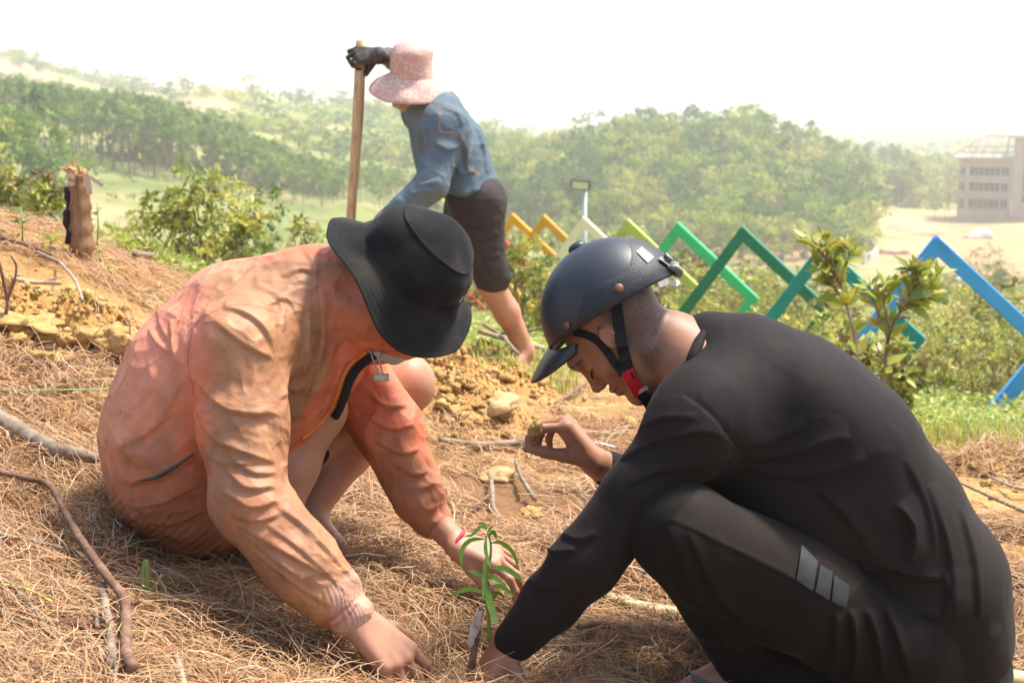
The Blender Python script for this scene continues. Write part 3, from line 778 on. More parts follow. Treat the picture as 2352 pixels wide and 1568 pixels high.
# ================= man in the orange jacket (A), faces right
dA = 2.78; sA = px2m(dA)
person_a = empty('person', (P(480, 1200, dA)[0], dA, 0.16))
tag(person_a, 'person in dusty orange hooded jacket and black bucket hat squatting barefoot', 'person')
A = lambda x, y, d=dA: P(x, y, d)
sqA = (YA, .74)
spineA = [(700, 700, 120), (565, 765, 160), (490, 870, 188), (446, 990, 196), (452, 1085, 180), (480, 1140, 125)]
jkt = []
for i in range(len(spineA) - 1):
    a, b = spineA[i], spineA[i + 1]; jkt.append(rc(A(a[0], a[1]), A(b[0], b[1]), a[2] * sA, b[2] * sA, k=.05, sq=sqA))
jkt += [rc(A(560, 880), A(670, 860), 150 * sA, 112 * sA, k=.06, sq=sqA), rc(A(520, 960), A(640, 930), 150 * sA, 112 * sA, k=.05, sq=(YA, .8)),
        rc(A(700, 760), A(760, 830), 100 * sA, 80 * sA, k=.05, sq=(YA, .8)),
        rc(A(700, 690), A(760, 690), 118 * sA, 108 * sA, k=.05, sq=(YA, .85))]
# hood round the head
jkt += [el(A(880, 695), (.112, .098, .108), k=.05), el(A(915, 745), (.075, .07, .062), k=.04), rc(A(770, 690), A(850, 690), .092, .1, k=.05)]
shA, elA, wrA = A(548, 800, 2.57), A(572, 1150, 2.46), A(806, 1412, 2.40)
jkt += [rc(A(640, 760, 2.72), shA, .09, .083, k=.05), rc(shA, (shA + elA) / 2 + (0, 0, 0), .083, .080, k=.04), rc((shA + elA) / 2, elA, .080, .068, k=.02),
        rc(elA, A(690, 1290, 2.43), .070, .066, k=.02), rc(A(690, 1290, 2.43), A(758, 1364, 2.415), .067, .058, k=.02), rc(A(770, 1378, 2.41), wrA, .041, .041, k=.005)]
shA2, elA2, wrA2 = A(775, 815, 2.93), A(893, 985, 2.88), A(990, 1188, 2.86)
jkt += [rc(A(700, 770, 2.85), shA2, .085, .08, k=.05), rc(shA2, elA2, .078, .070, k=.02), rc(elA2, A(962, 1140, 2.865), .070, .057, k=.02), rc(A(962, 1140, 2.865), wrA2, .046, .042, k=.008)]
foldsA = [([(448, 866), (506, 931), (564, 949), (636, 949)], 15, .013), ([(448, 931), (492, 1004), (550, 1033), (630, 1062)], 16, .014),
          ([(491, 735), (543, 779), (593, 808), (625, 820)], 13, .012), ([(513, 706), (564, 721), (608, 757), (629, 808)], 14, .012),
          ([(542, 1200), (637, 1258), (753, 1323)], 13, .010), ([(637, 1163), (709, 1221), (818, 1338)], 12, .010), ([(564, 1250), (666, 1330), (770, 1400)], 13, .009),
          ([(600, 1195), (700, 1270), (800, 1365)], 10, .007), ([(560, 1225), (640, 1290), (720, 1350)], 10, .007),
          ([(520, 1077), (564, 1120), (632, 1118)], 13, .014), ([(508, 1127), (578, 1164), (636, 1150)], 13, .014), ([(520, 1040), (580, 1085), (636, 1085)], 11, .010),
          ([(535, 1185), (600, 1195), (650, 1175)], 11, .010), ([(460, 1040), (520, 1065), (600, 1060)], 10, .007),
          ([(392, 735), (408, 808), (446, 880)], 13, .014), ([(338, 750), (368, 794), (433, 837)], 12, .008), ([(360, 706), (375, 757), (415, 822)], 12, .009),
          ([(480, 640), (430, 700), (405, 790)], 16, .006), ([(540, 610), (470, 660), (440, 730)], 16, .006), ([(600, 590), (560, 640), (500, 690)], 14, .006),
          ([(266, 1026), (325, 1004), (390, 950)], 15, .007), ([(300, 940), (340, 900), (360, 850)], 16, .005), ([(340, 990), (390, 930), (420, 860)], 18, .006),
          ([(296, 1112), (369, 1090), (450, 1045)], 10, .013), ([(310, 1165), (380, 1150), (460, 1110)], 13, .008), ([(340, 1200), (400, 1200), (470, 1170)], 12, .008),
          ([(636, 915), (670, 900), (704, 880)], 11, .011), ([(709, 700), (702, 820), (676, 900)], 13, .012), ([(735, 660), (740, 779), (700, 910)], 13, .011),
          ([(650, 640), (690, 620), (735, 630)], 11, .009), ([(610, 700), (660, 690), (690, 740)], 12, .007), ([(585, 650), (640, 690), (650, 760)], 14, .008),
          ([(700, 575), (720, 610), (725, 660)], 9, .007), ([(770, 780), (740, 860), (700, 930)], 12, .009), ([(790, 830), (750, 920), (690, 985)], 10, .008),
          ([(845, 905), (890, 935), (935, 930)], 11, .012), ([(845, 960), (900, 985), (950, 975)], 11, .011), ([(860, 1010), (920, 1040), (965, 1030)], 12, .010), ([(900, 1060), (950, 1090), (985, 1080)], 10, .008),
          ([(800, 730), (830, 770), (880, 790)], 12, .007), ([(770, 700), (800, 760), (810, 800)], 12, .007)]
foldsA = [(f_[0], max(f_[1] * .66, 6.5), f_[2] * .62) for f_ in foldsA]
def noiseA(V):
    x, y, w = proj(V)
    sl = sstep(430, 470, x) * sstep(760, 820, y)
    cuff = np.clip(((V - wrA) @ unit(wrA - A(690, 1290, 2.43)) + .062) / .004, 0, 1) * (x > 720) * (w < 2.62)
    hem = sstep(1130, 1170, y - .35 * (x - 290)) * (x < 520) * (w < 3.0)
    base = .0030 * ridged(V, 9, 61, (1, .6, 1)) + .0028 * ridged(V + .04 * np.stack([vnoise(V * 7, 1), vnoise(V * 7, 2), vnoise(V * 7, 3)], 1), 19, 64) ** 1
    return base * (1 - cuff) + cuff * .0012 * np.sin(V[:, 1] * 900 + V[:, 0] * 500) + .0009 * hem * np.sin((V[:, 0] - V[:, 2]) * 330 + 3 * vnoise(V * 9, 2))
def colA(V, N):
    x, y, w = proj(V); n = nav(V, 6, 71); n2 = nav(V, 17, 75); n3 = vnoise(V * 60, 79)
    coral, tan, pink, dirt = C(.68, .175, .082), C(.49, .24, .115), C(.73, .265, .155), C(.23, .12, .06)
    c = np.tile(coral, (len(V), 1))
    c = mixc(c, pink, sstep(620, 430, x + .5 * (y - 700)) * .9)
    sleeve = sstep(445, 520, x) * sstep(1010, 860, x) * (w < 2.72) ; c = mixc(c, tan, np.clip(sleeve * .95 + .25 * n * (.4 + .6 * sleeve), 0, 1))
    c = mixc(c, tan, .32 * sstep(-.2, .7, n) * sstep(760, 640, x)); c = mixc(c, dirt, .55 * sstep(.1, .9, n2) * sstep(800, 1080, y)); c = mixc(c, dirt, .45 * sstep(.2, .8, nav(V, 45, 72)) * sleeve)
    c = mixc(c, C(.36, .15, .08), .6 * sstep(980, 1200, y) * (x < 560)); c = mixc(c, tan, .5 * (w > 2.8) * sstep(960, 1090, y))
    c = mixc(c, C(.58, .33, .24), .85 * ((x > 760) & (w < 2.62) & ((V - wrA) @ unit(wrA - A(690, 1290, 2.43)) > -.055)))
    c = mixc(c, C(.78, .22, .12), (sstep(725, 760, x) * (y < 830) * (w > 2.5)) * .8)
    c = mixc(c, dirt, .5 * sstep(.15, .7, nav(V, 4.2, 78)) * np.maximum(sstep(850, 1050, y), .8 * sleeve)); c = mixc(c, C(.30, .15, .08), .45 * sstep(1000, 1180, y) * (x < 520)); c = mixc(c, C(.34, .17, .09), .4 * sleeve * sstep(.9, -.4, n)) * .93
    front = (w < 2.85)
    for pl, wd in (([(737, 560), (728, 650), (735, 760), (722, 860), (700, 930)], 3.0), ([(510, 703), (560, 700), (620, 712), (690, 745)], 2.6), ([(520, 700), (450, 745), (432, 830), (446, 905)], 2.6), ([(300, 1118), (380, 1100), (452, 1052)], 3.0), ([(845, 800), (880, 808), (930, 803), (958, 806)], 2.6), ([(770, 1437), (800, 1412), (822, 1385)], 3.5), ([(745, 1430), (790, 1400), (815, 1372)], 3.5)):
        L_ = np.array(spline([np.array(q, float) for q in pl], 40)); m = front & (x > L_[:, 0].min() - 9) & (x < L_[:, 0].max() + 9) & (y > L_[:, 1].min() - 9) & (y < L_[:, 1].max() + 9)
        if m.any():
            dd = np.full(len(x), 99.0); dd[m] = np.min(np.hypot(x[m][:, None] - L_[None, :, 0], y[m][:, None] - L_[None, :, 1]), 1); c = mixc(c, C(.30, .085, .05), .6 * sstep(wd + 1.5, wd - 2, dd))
    return {'jcol': c * (1 + .08 * n3[:, None])}
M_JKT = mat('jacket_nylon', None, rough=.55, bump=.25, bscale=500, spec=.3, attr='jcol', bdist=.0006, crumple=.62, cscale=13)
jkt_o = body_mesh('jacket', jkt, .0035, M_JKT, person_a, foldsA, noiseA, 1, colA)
# zip, dark lining, draw cords with toggle, pocket
zl = [(852, 812), (818, 838), (796, 872), (783, 912), (762, 955), (730, 992), (700, 1014)]
def snap(px, py, prims, d0, d1, lift=.002):
    ds = np.linspace(d0, d1, 240); Q = np.array([P(px, py, d) for d in ds]); f = sdf_eval(prims, Q); i = np.argmax(f < 0)
    return Q[i] - unit(Q[i] - V3(0, 0, H)) * lift if f[i] < 0 else Q[np.argmin(f)]
M_ZIP = mat('zip_orange', [(.62, .17, .03), (.78, .27, .06)], scale=90, rough=.45, bump=.6, bscale=400, bdist=.002)
M_DARK = mat('dark_lining', [(.012, .012, .013), (.03, .028, .027)], scale=20, rough=.85)
zp = [snap(x - 8, y - 6, jkt, 2.45, 3.1, .003) for x, y in spline([np.array(q, float) for q in zl], 5)]
b = MB(); b.tube(zp, .0075, 8, squash=.6); zip_o = b.build('zip', M_ZIP, jkt_o, True)
b = MB(); b.tube([p + CAMX * .012 - CAMU * .008 - CAMB * .008 for p in zp[:int(len(zp) * .7)]], .0085, 8); b.build('lining', M_DARK, jkt_o, True)
M_CORD = mat('cord_grey', [(.35, .32, .28), (.55, .5, .45)], scale=80, rough=.8)
for p0, p1, p2 in (((848, 800), (862, 840), (870, 862)), ((880, 808), (872, 825), (880, 860))):
    b = MB(); b.tube(spline([snap(*p0, jkt, 2.5, 3.1, .002), P(*p1, 2.66), P(*p2, 2.66)], 6), .0017, 6); b.build('draw_cord', M_CORD, jkt_o, True)
b = MB(); b.tube([P(858, 868, 2.655), P(893, 866, 2.66)], .0075, 12); b.build('cord_toggle', mat('toggle_horn', [(.42, .36, .24), (.6, .54, .40)], scale=60, rough=.35), jkt_o, True)
pk = [snap(x, y, jkt, 2.45, 3.0, .004) for x, y in spline([V3(312, 1104), V3(355, 1096), V3(400, 1072), V3(445, 1042)], 5)]
b = MB(); nP = len(pk)
b.tube(pk, [.002 + .0105 * math.sin(math.pi * (i + .3) / (nP)) for i in range(nP)], 8, squash=.35); b.build('pocket', mat('pocket_grey', [(.045, .05, .05), (.11, .11, .10)], scale=40, rough=.9), jkt_o, True)
b = MB(); msk = [(870, 815), (905, 826), (940, 823), (962, 812)]
Vm, Qm = sdf_mesh([rc(P(868, 806, 2.72), P(905, 812, 2.74), .018, .02, k=.01), rc(P(905, 812, 2.74), P(950, 806, 2.78), .02, .014, k=.01)], .004)
link('face_mask', mesh_np('face_mask', Vm, Qm), mat('mask_grey', [(.42, .47, .42), (.55, .58, .52)], scale=30, rough=.85), person_a)
# body (skin)
bodyA = []
for i in range(len(spineA) - 1):
    a, c_ = spineA[i], spineA[i + 1]; bodyA.append(rc(A(a[0] + 10, a[1] + 8), A(c_[0] + 10, c_[1] + (8 if i < 4 else -40)), a[2] * sA * .72, c_[2] * sA * .70, k=.05, sq=(YA, .78)))
bodyA += [rc(A(720, 700), A(850, 690), .058, .056, k=.04), el(A(893, 695), (.092, .072, .088), k=.03), el(A(915, 752), (.055, .052, .05), k=.03)]
bodyA += [rc(A(650, 760, 2.72), shA, .055, .05, k=.03), rc(shA, elA, .048, .040, k=.02), rc(elA, wrA, .041, .027, k=.02)]
hA, _ = hand(P(828, 1430, 2.39), scr(.72, -.66, .08), scr(.42, .58, .70), scr(.4, .7, -.6), [(.45, .6, .4), (.5, .65, .4), (.55, .65, .4), (.6, .6, .4)], 1.06)
SK_A = 1
bodyA += [rc(wrA, P(834, 1440, 2.40), .028, .027, k=.02)] + hA
bodyA += [rc(A(700, 770, 2.85), shA2, .055, .05, k=.03), rc(shA2, elA2, .048, .040, k=.02), rc(elA2, wrA2, .042, .030, k=.02), rc(wrA2, P(1040, 1240, 2.83), .031, .026, k=.02)]
hA2, _ = hand(P(1042, 1243, 2.825), scr(.92, -.30, .1), scr(.25, .85, .45), scr(-.2, -.6, .8), [(.25, .55, .5), (.35, .6, .4), (.4, .6, .5), (.45, .6, .5)], 1.05, tdir=(.8, .45, -.4), tbend=.2)
bodyA += hA2
hipA, knA, anA = A(480, 1090, 2.70), A(722, 938, 2.80), A(640, 1205, 2.72)
hipA2, knA2, anA2 = A(520, 1090, 2.88), A(926, 882, 3.06), A(700, 1185, 2.93)
bodyA += [rc(hipA, knA, .085, .062, k=.03), el(knA, (.062, .06, .062), k=.02), rc(knA, (knA + anA) / 2 + CAMX * -.012, .055, .055, k=.02), rc((knA + anA) / 2 + CAMX * -.012, anA, .053, .036, k=.02)]
bodyA += foot(anA, scr(.75, -.55, .3), (0, 0, 1), 1.0)
bodyA += [rc(hipA2, knA2, .085, .064, k=.03), el(knA2 + CAMX * .01, (.058, .06, .062), k=.02), rc(knA2, (knA2 + anA2) / 2 + CAMX * -.015, .055, .056, k=.02), rc((knA2 + anA2) / 2 + CAMX * -.015, anA2, .054, .036, k=.02)]
bodyA += foot(anA2, unit(P(850, 1290, 2.80) - P(690, 1200, 2.90)) * 1.0, (0, 0, 1), 1.02)
def skinA(V, N):
    x, y, w = proj(V); n = nav(V, 14, 81); c = np.tile(C(.47, .225, .135), (len(V), 1))
    c = mixc(c, C(.40, .175, .10), .6 * sstep(-.3, .8, n)); leg = (y < 1210) & (x > 600) & (x < 1000) & (y > 780)
    c = mixc(c, C(.50, .25, .14), .5 * leg); c = mixc(c, C(.36, .20, .11), .55 * sstep(.0, .9, nav(V, 30, 85)) * ((y > 1150)))
    return {'scol': nails(c, V, N)}
body_mesh('body', bodyA, .0029, M_SKIN, person_a, None, None, 1, skinA)
# shorts
M_SHORTS = mat('shorts_black', [(.012, .012, .013), (.03, .028, .026)], scale=12, rough=.9)
sh = [rc(hipA, hipA + (knA - hipA) * .45, .085, .076, k=.03), rc(hipA2, hipA2 + (knA2 - hipA2) * .42, .09, .078, k=.03), rc(hipA, hipA2, .09, .09, k=.03)]
body_mesh('shorts', sh, .005, M_SHORTS, person_a, None, lambda V: .004 * ridged(V, 12, 91), 1)
# wristband
bw = P(1052, 1252, 2.822); ax = scr(.92, -.30, .1); Mx = Matrix.Translation(bw) @ Matrix(frame(ax).tolist()).to_4x4()
b = MB(); n = 28
b.tube([np.array(Mx @ Vector((.0305 * math.cos(t), .0265 * math.sin(t), .003 * math.sin(3 * t)))) for t in np.linspace(0, 2 * math.pi, n)], .0042, 6)
wb = b.build('wristband', mat('red_cord', [(.55, .03, .06), (.75, .08, .12)], scale=120, rough=.7), person_a, True)
b = MB(); q = P(1035, 1268, 2.798); b.tube([q, q + ax * .012], .006, 8); b.build('bead', mat('silver', [(.55, .52, .5)], rough=.3, metal=.8), wb, True)
# bucket hat
def hat_obj(name, prof, base, axis, m, parent, nseg, wob, n=72, ell=1.0, seed=1):
    R = frame(axis, CAMX); V = []
    th = np.linspace(0, 2 * math.pi, n, endpoint=False)
    for i, (rr_, hh) in enumerate(prof):
        ring = np.stack([rr_ * ell * np.cos(th), rr_ / ell * np.sin(th), hh + 0 * th], -1); V.append(ring)
    V = np.concatenate(V); V = wob(V)
    Vw = V @ R.T + base; k = len(prof); ix = np.arange(k * n).reshape(k, n); nx = np.roll(ix, -1, 1)
    Q = np.stack([ix[:-1], nx[:-1], nx[1:], ix[1:]], -1).reshape(-1, 4)
    return link(name, mesh_np(name, Vw, Q[:, ::-1]), m, parent), R
def prof_bucket():
    p = []
    for t in np.linspace(0, 1, 40): p.append((.176 - .066 * t - .004 * math.sin(math.pi * t), -.040 + .046 * t + .0004 * math.sin(t * 2 * math.pi * 7)))
    for t in np.linspace(0, 1, 18)[1:]: p.append((.110 + .003 * math.sin(3.1 * t) - .028 * t ** 2.4, .006 + .084 * t))
    p += [(.0825, .0915), (.0832, .0928), (.0820, .0942), (.0795, .0952)]
    for t in np.linspace(0, 1, 16)[1:]: p.append((.0795 * (1 - t) + 1e-4, .0952 + .036 * math.sin(t * math.pi / 2)))
    return [(.168, -.038), (.1755, -.0415)] + p
hat_ax = scr(.67, .62, .41); hat_base = P(944, 618, 2.74)
def wobA(V):
    r_ = np.hypot(V[:, 0], V[:, 1]); a = np.arctan2(V[:, 1], V[:, 0]); out = sstep(.110, .176, r_)
    V = V.copy(); V[:, 2] += out * (.016 * np.sin(2 * a + .8) + .009 * np.sin(3 * a + 2) + .006 * np.sin(5 * a)) ; dn = vnoise(V * 26, 5) * .007 + vnoise(V * 11, 6) * .015
    top = sstep(.07, .125, V[:, 2]); s = 1 + (dn * (1 - out * .6) + top * .012 * vnoise(V * 18 + 3, 8)) / (r_ + .03)
    V[:, 0] *= s; V[:, 1] *= s; V[:, 2] += top * (.008 * vnoise(V * 15, 9) - .012 * np.exp(-((V[:, 0] - .05) ** 2 + (V[:, 1] + .04) ** 2) / .0012)); return V
M_HAT = mat('hat_black', [(.0095, .0095, .0098), (.015, .0146, .0145), (.028, .025, .021)], scale=7, rough=.9, bump=.5, bscale=420, spec=.12, sheen=.05, bdist=.0015, crumple=.12, cscale=9)
hat, RH = hat_obj('bucket_hat', prof_bucket(), hat_base, hat_ax, M_HAT, person_a, 72, wobA, 96)
# white emblem near the front of the crown
def on_hat(ang, h, r_): return hat_base + RH @ V3(r_ * math.cos(ang), r_ * math.sin(ang), h)
b = MB(); pts_ = [(-.16, .030), (-.10, .026), (-.02, .036), (.10, .056), (-.02, .047), (-.10, .042), (-.15, .042)]
b.add([on_hat(-.30 + u, h, .110 - .027 * (max(h - .006, 0) / .094) ** 1.5 + .005) for u, h in pts_], [tuple(range(len(pts_)))])
b.build('emblem', mat('emblem_white', [(.8, .8, .78)], rough=.7), hat)
# stitched seams on the hat
M_SEAM = mat('seam_thread', [(.03, .03, .032), (.06, .058, .055)], scale=200, rough=.9)

# ================= man in black with the helmet (B), faces left
dB = 2.60; sB = px2m(dB)
person_b = empty('person', (P(1900, 1500, dB)[0], dB, -.06))
tag(person_b, 'person in black long-sleeved shirt and dark helmet squatting by the sapling', 'person')
Bp = lambda x, y, d=dB: P(x, y, d)
outl = [(1718, 850, 102), (1803, 897, 133), (1865, 955, 148), (1946, 1027, 153), (2046, 1172, 156), (2142, 1323, 156), (2158, 1425, 150)]
shirt = []
for i in range(len(outl) - 1):
    a, c_ = outl[i], outl[i + 1]; shirt.append(rc(Bp(a[0], a[1]), Bp(c_[0], c_[1]), a[2] * sB, c_[2] * sB, k=.05, sq=(YA, .66 if i < 3 else .72)))
shirt += [rc(Bp(1720, 1000), Bp(1860, 1130), .125, .14, k=.06, sq=(YA, .7)), rc(Bp(1700, 1060, 2.55), Bp(1840, 1200, 2.52), .09, .10, k=.06), rc(Bp(1900, 1140), Bp(2060, 1330), .125, .13, k=.06, sq=(YA, .75)), rc(Bp(2080, 1350), Bp(2150, 1455), .13, .125, k=.05, sq=(YA, .75))]
shB, elB, wrB = Bp(1588, 985, 2.43), Bp(1345, 1292, 2.38), Bp(1186, 1468, 2.44)
shB2, elB2, wrB2 = Bp(1600, 960, 2.78), Bp(1560, 1150, 2.86), Bp(1398, 1078, 2.76)
shirt += [rc(Bp(1700, 850), Bp(1620, 930, 2.46), .085, .075, k=.06), rc(Bp(1740, 930), shB, .10, .078, k=.06), rc(shB, (shB + elB) / 2, .072, .064, k=.03), rc((shB + elB) / 2, elB, .064, .060, k=.02),
          rc(elB, (elB + wrB) / 2, .060, .052, k=.02), rc((elB + wrB) / 2, wrB, .052, .040, k=.02),
          rc(Bp(1700, 850), Bp(1620, 920, 2.74), .085, .075, k=.06), rc(Bp(1720, 900), shB2, .09, .07, k=.05), rc(shB2, elB2, .066, .055, k=.02), rc(elB2, wrB2, .055, .037, k=.02),
          rc(Bp(1655, 815), Bp(1632, 800), .078, .070, k=.02)]
foldsB = [([(1421, 1056), (1515, 1014), (1610, 993), (1655, 1000)], 11, .008), ([(1442, 1113), (1515, 1082), (1600, 1065), (1678, 1045)], 12, .008), ([(1460, 985), (1530, 960), (1600, 960)], 12, .005),
          ([(1709, 1050), (1803, 1045), (1903, 1013), (1950, 1003)], 12, .010), ([(1715, 1075), (1800, 1090), (1882, 1087), (1990, 1055)], 11, .009), ([(1690, 1020), (1760, 1015), (1850, 975)], 13, .006),
          ([(2060, 1160), (2092, 1205), (2094, 1255), (2076, 1280)], 14, .016), ([(1975, 1300), (2040, 1296), (2110, 1318), (2160, 1328)], 15, .016), ([(2010, 1372), (2060, 1390), (2110, 1410), (2160, 1405)], 15, .014),
          ([(2165, 1310), (2180, 1370), (2165, 1410)], 12, .010), ([(2130, 1113), (2180, 1270), (2195, 1428)], 15, .006), ([(2205, 1165), (2240, 1297), (2250, 1428)], 14, .006), ([(2080, 1050), (2130, 1160), (2150, 1260)], 18, .005),
          ([(1568, 904), (1620, 940), (1667, 993), (1691, 1029)], 5, -.004, 0), ([(1258, 1250), (1274, 1271), (1325, 1262)], 9, .012), ([(1290, 1225), (1330, 1240), (1370, 1225)], 12, .007), ([(1210, 1330), (1260, 1350), (1320, 1340)], 12, .006),
          ([(1880, 1120), (1950, 1190), (2010, 1280)], 18, .007), ([(1990, 1350), (2040, 1440), (2060, 1520)], 14, .008), ([(2180, 1500), (2250, 1495), (2300, 1440)], 7, .004)]
M_SHIRT = mat('shirt_black', crumple=.10, cscale=6, cols=[(.0125, .0098, .0092), (.0155, .0122, .0114), (.019, .015, .014)], scale=5, rough=.72, bump=.3, bscale=700, spec=.1, sheen=.04, bdist=.0006)
shirt_cut = [dict(t='bx', c=Bp(2150, 1700, 2.6), r=np.array([.6, .6, .10]), R=frame(scr(.14, .98, 0)), rd=.01, k=.01, op='s')]
body_mesh('shirt', shirt + shirt_cut, .004, M_SHIRT, person_b, foldsB, lambda V: .0022 * ridged(V, 6, 101, (1, .5, 1)) + .0008 * ridged(V, 17, 103), 1)
# collar band
colr = [Bp(1640, 742), Bp(1612, 775, 2.545), Bp(1588, 830, 2.50), Bp(1580, 880, 2.53), Bp(1575, 890, 2.60), Bp(1580, 870, 2.68), Bp(1600, 800, 2.69), Bp(1630, 750, 2.65), Bp(1640, 742)]
b = MB(); b.tube(spline(colr, 6), .011, 8); b.build('collar', M_SHIRT, bpy.data.objects['shirt'], True)
# trousers
hipB, knB, anB = Bp(2050, 1470, 2.50), Bp(1565, 1222, 2.36), Bp(1722, 1520, 2.54)
hipB2, knB2, anB2 = Bp(2060, 1470, 2.72), Bp(1600, 1240, 2.86), Bp(1760, 1540, 2.80)
tr = [rc(hipB, (hipB + knB) / 2, .115, .103, k=.03), rc((hipB + knB) / 2, knB, .103, .083, k=.03), rc(knB, (knB + anB) / 2 + CAMX * .01, .083, .075, k=.03), rc((knB + anB) / 2 + CAMX * .01, anB, .075, .062, k=.02),
      rc(hipB2, knB2, .11, .083, k=.03), rc(knB2, anB2, .083, .065, k=.03), rc(hipB, hipB2, .13, .13, k=.04), rc(Bp(2130, 1430), Bp(2150, 1520), .12, .135, k=.04, sq=(YA, .75)), rc(Bp(1960, 1480), Bp(1820, 1560, 2.52), .09, .07, k=.05)]
foldsT = [([(1536, 1213), (1562, 1270), (1594, 1349), (1672, 1420)], 13, .009), ([(1580, 1220), (1610, 1290), (1660, 1370), (1740, 1440)], 13, .007), ([(1500, 1240), (1530, 1320), (1590, 1400)], 13, .006),
          ([(1541, 1192), (1672, 1255), (1830, 1333), (1924, 1396)], 4, .0035), ([(1950, 1400), (1960, 1470), (1960, 1560)], 10, .012), ([(1990, 1400), (2010, 1470), (2030, 1560)], 11, .012), ([(1920, 1400), (1915, 1480), (1910, 1560)], 12, .009),
          ([(1620, 1330), (1700, 1400), (1800, 1450)], 14, .007), ([(1600, 1390), (1690, 1480), (1790, 1540)], 15, .006), ([(2030, 1390), (2060, 1470), (2090, 1560)], 12, .010)]
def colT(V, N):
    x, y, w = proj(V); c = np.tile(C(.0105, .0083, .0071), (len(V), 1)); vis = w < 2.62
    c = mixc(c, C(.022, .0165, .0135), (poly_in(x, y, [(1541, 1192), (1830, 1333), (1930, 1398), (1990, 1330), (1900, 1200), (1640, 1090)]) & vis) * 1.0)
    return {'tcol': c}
M_TROU = mat('trousers_black', None, crumple=.14, cscale=8, rough=.75, attr='tcol', spec=.1, sheen=.03, bump=.25, bscale=600, bdist=.0006)
body_mesh('trousers', tr, .004, M_TROU, person_b, foldsT, lambda V: .0022 * ridged(V, 9, 111), 1, colT)
M_REFL = mat('reflective_grey', [(.022, .0235, .023), (.045, .047, .045)], scale=20, rough=.45, bump=.3, bscale=400, bdist=.0008)
for pg in ([(1842, 1250), (1879, 1288), (1866, 1357), (1830, 1331)], [(1885, 1296), (1913, 1312), (1906, 1377), (1873, 1358)], [(1917, 1320), (1952, 1344), (1944, 1396), (1910, 1380)]):
    g_ = []; n_ = 7
    for i in range(n_):
        for j in range(n_):
            u, v = i / (n_ - 1), j / (n_ - 1); c_ = [(1 - u) * (1 - v), u * (1 - v), u * v, (1 - u) * v]
            g_.append(snap(sum(c_[q] * pg[q][0] for q in range(4)), sum(c_[q] * pg[q][1] for q in range(4)), tr, 2.2, 2.7, .006))
    b = MB(); b.add(g_, [(i * n_ + j, (i + 1) * n_ + j, (i + 1) * n_ + j + 1, i * n_ + j + 1) for i in range(n_ - 1) for j in range(n_ - 1)]); b.build('reflective_patch', M_REFL, bpy.data.objects['trousers'], True)
# body with head
fH, uH, sH = np.array([-.548, 0, -.836]), np.array([-.836, 0, .548]), np.array([0, -1.0, 0])
CH = Bp(1432, 752); RHd = np.stack([fH, uH, np.cross(fH, uH)], 1)
def hp(f, u, s=0.0): return CH + fH * f + uH * u + sH * s
bodyB = []
for i in range(len(outl) - 1):
    a, c_ = outl[i], outl[i + 1]; bodyB.append(rc(Bp(a[0] - 6, a[1] + 8), Bp(c_[0] - 6, c_[1] + 8), a[2] * sB * .78, c_[2] * sB * .76, k=.05, sq=(YA, .70)))
bodyB += [rc(Bp(1700, 860), Bp(1620, 940, 2.46), .06, .055, k=.05), rc(Bp(1700, 860), Bp(1620, 930, 2.74), .06, .055, k=.05)]
bodyB += [rc(shB, elB, .05, .042, k=.02), rc(elB, wrB, .043, .028, k=.02), rc(shB2, elB2, .05, .042, k=.02), rc(elB2, wrB2, .042, .029, k=.02)]
bodyB += [rc(hipB, knB, .085, .06, k=.03), rc(knB, anB, .058, .038, k=.02), rc(hipB2, knB2, .085, .06, k=.03), rc(knB2, anB2, .058, .038, k=.02)]
bodyB += foot(anB, scr(-.98, -.08, .1), (0, 0, 1), 1.0) + foot(anB2, scr(-.98, -.05, .0), (0, 0, 1), 1.0)
# neck and head
bodyB += [rc(Bp(1490, 785), Bp(1640, 840), .060, .070, k=.04), rc(Bp(1540, 800), Bp(1660, 890, 2.52), .045, .06, k=.05), rc(Bp(1540, 800), Bp(1660, 880, 2.68), .045, .06, k=.05),
          el(hp(-.003, .035), (.097, .085, .075), RHd, k=.03), el(hp(.048, -.025), (.056, .082, .060), RHd, k=.03),
          rc(hp(.012, -.045, .050), hp(.080, -.094, .018), .016, .016, k=.03), rc(hp(.012, -.045, -.050), hp(.080, -.094, -.018), .016, .016, k=.03), el(hp(.090, -.094), (.019, .019, .024), RHd, k=.02),
          el(hp(.072, -.008, .040), (.022, .018, .020), RHd, k=.02), el(hp(.072, -.008, -.040), (.022, .018, .020), RHd, k=.02),
          rc(hp(.094, .042, .034), hp(.102, .038, 0), .012, .012, k=.02), rc(hp(.094, .042, -.034), hp(.102, .038, 0), .012, .012, k=.02),
          rc(hp(.103, .020), hp(.119, -.020), .0078, .0095, k=.012), el(hp(.121, -.0225), (.0095, .009, .011), RHd, k=.008), el(hp(.111, -.026, .012), (.0095, .0075, .0065), RHd, k=.006), el(hp(.111, -.026, -.012), (.0095, .0075, .0065), RHd, k=.006),
          el(hp(.1055, -.0475), (.0095, .0065, .021), RHd, k=.008), el(hp(.1035, -.0615), (.0095, .0075, .019), RHd, k=.008), rc(hp(.118, -.0545, .016), hp(.118, -.0545, -.016), .0028, k=.004, op='s'),
          el(hp(.104, .018, .033), (.012, .010, .015), RHd, k=.012, op='s'), el(hp(.104, .018, -.033), (.012, .010, .015), RHd, k=.012, op='s'),
          el(hp(.088, .017, .033), (.0125, .0105, .0135), RHd, k=.003), el(hp(.088, .017, -.033), (.0125, .0105, .0135), RHd, k=.003)]
Rear = np.stack([unit(fH * .9 + sH * .45), uH, unit(np.cross(unit(fH * .9 + sH * .45), uH))], 1)
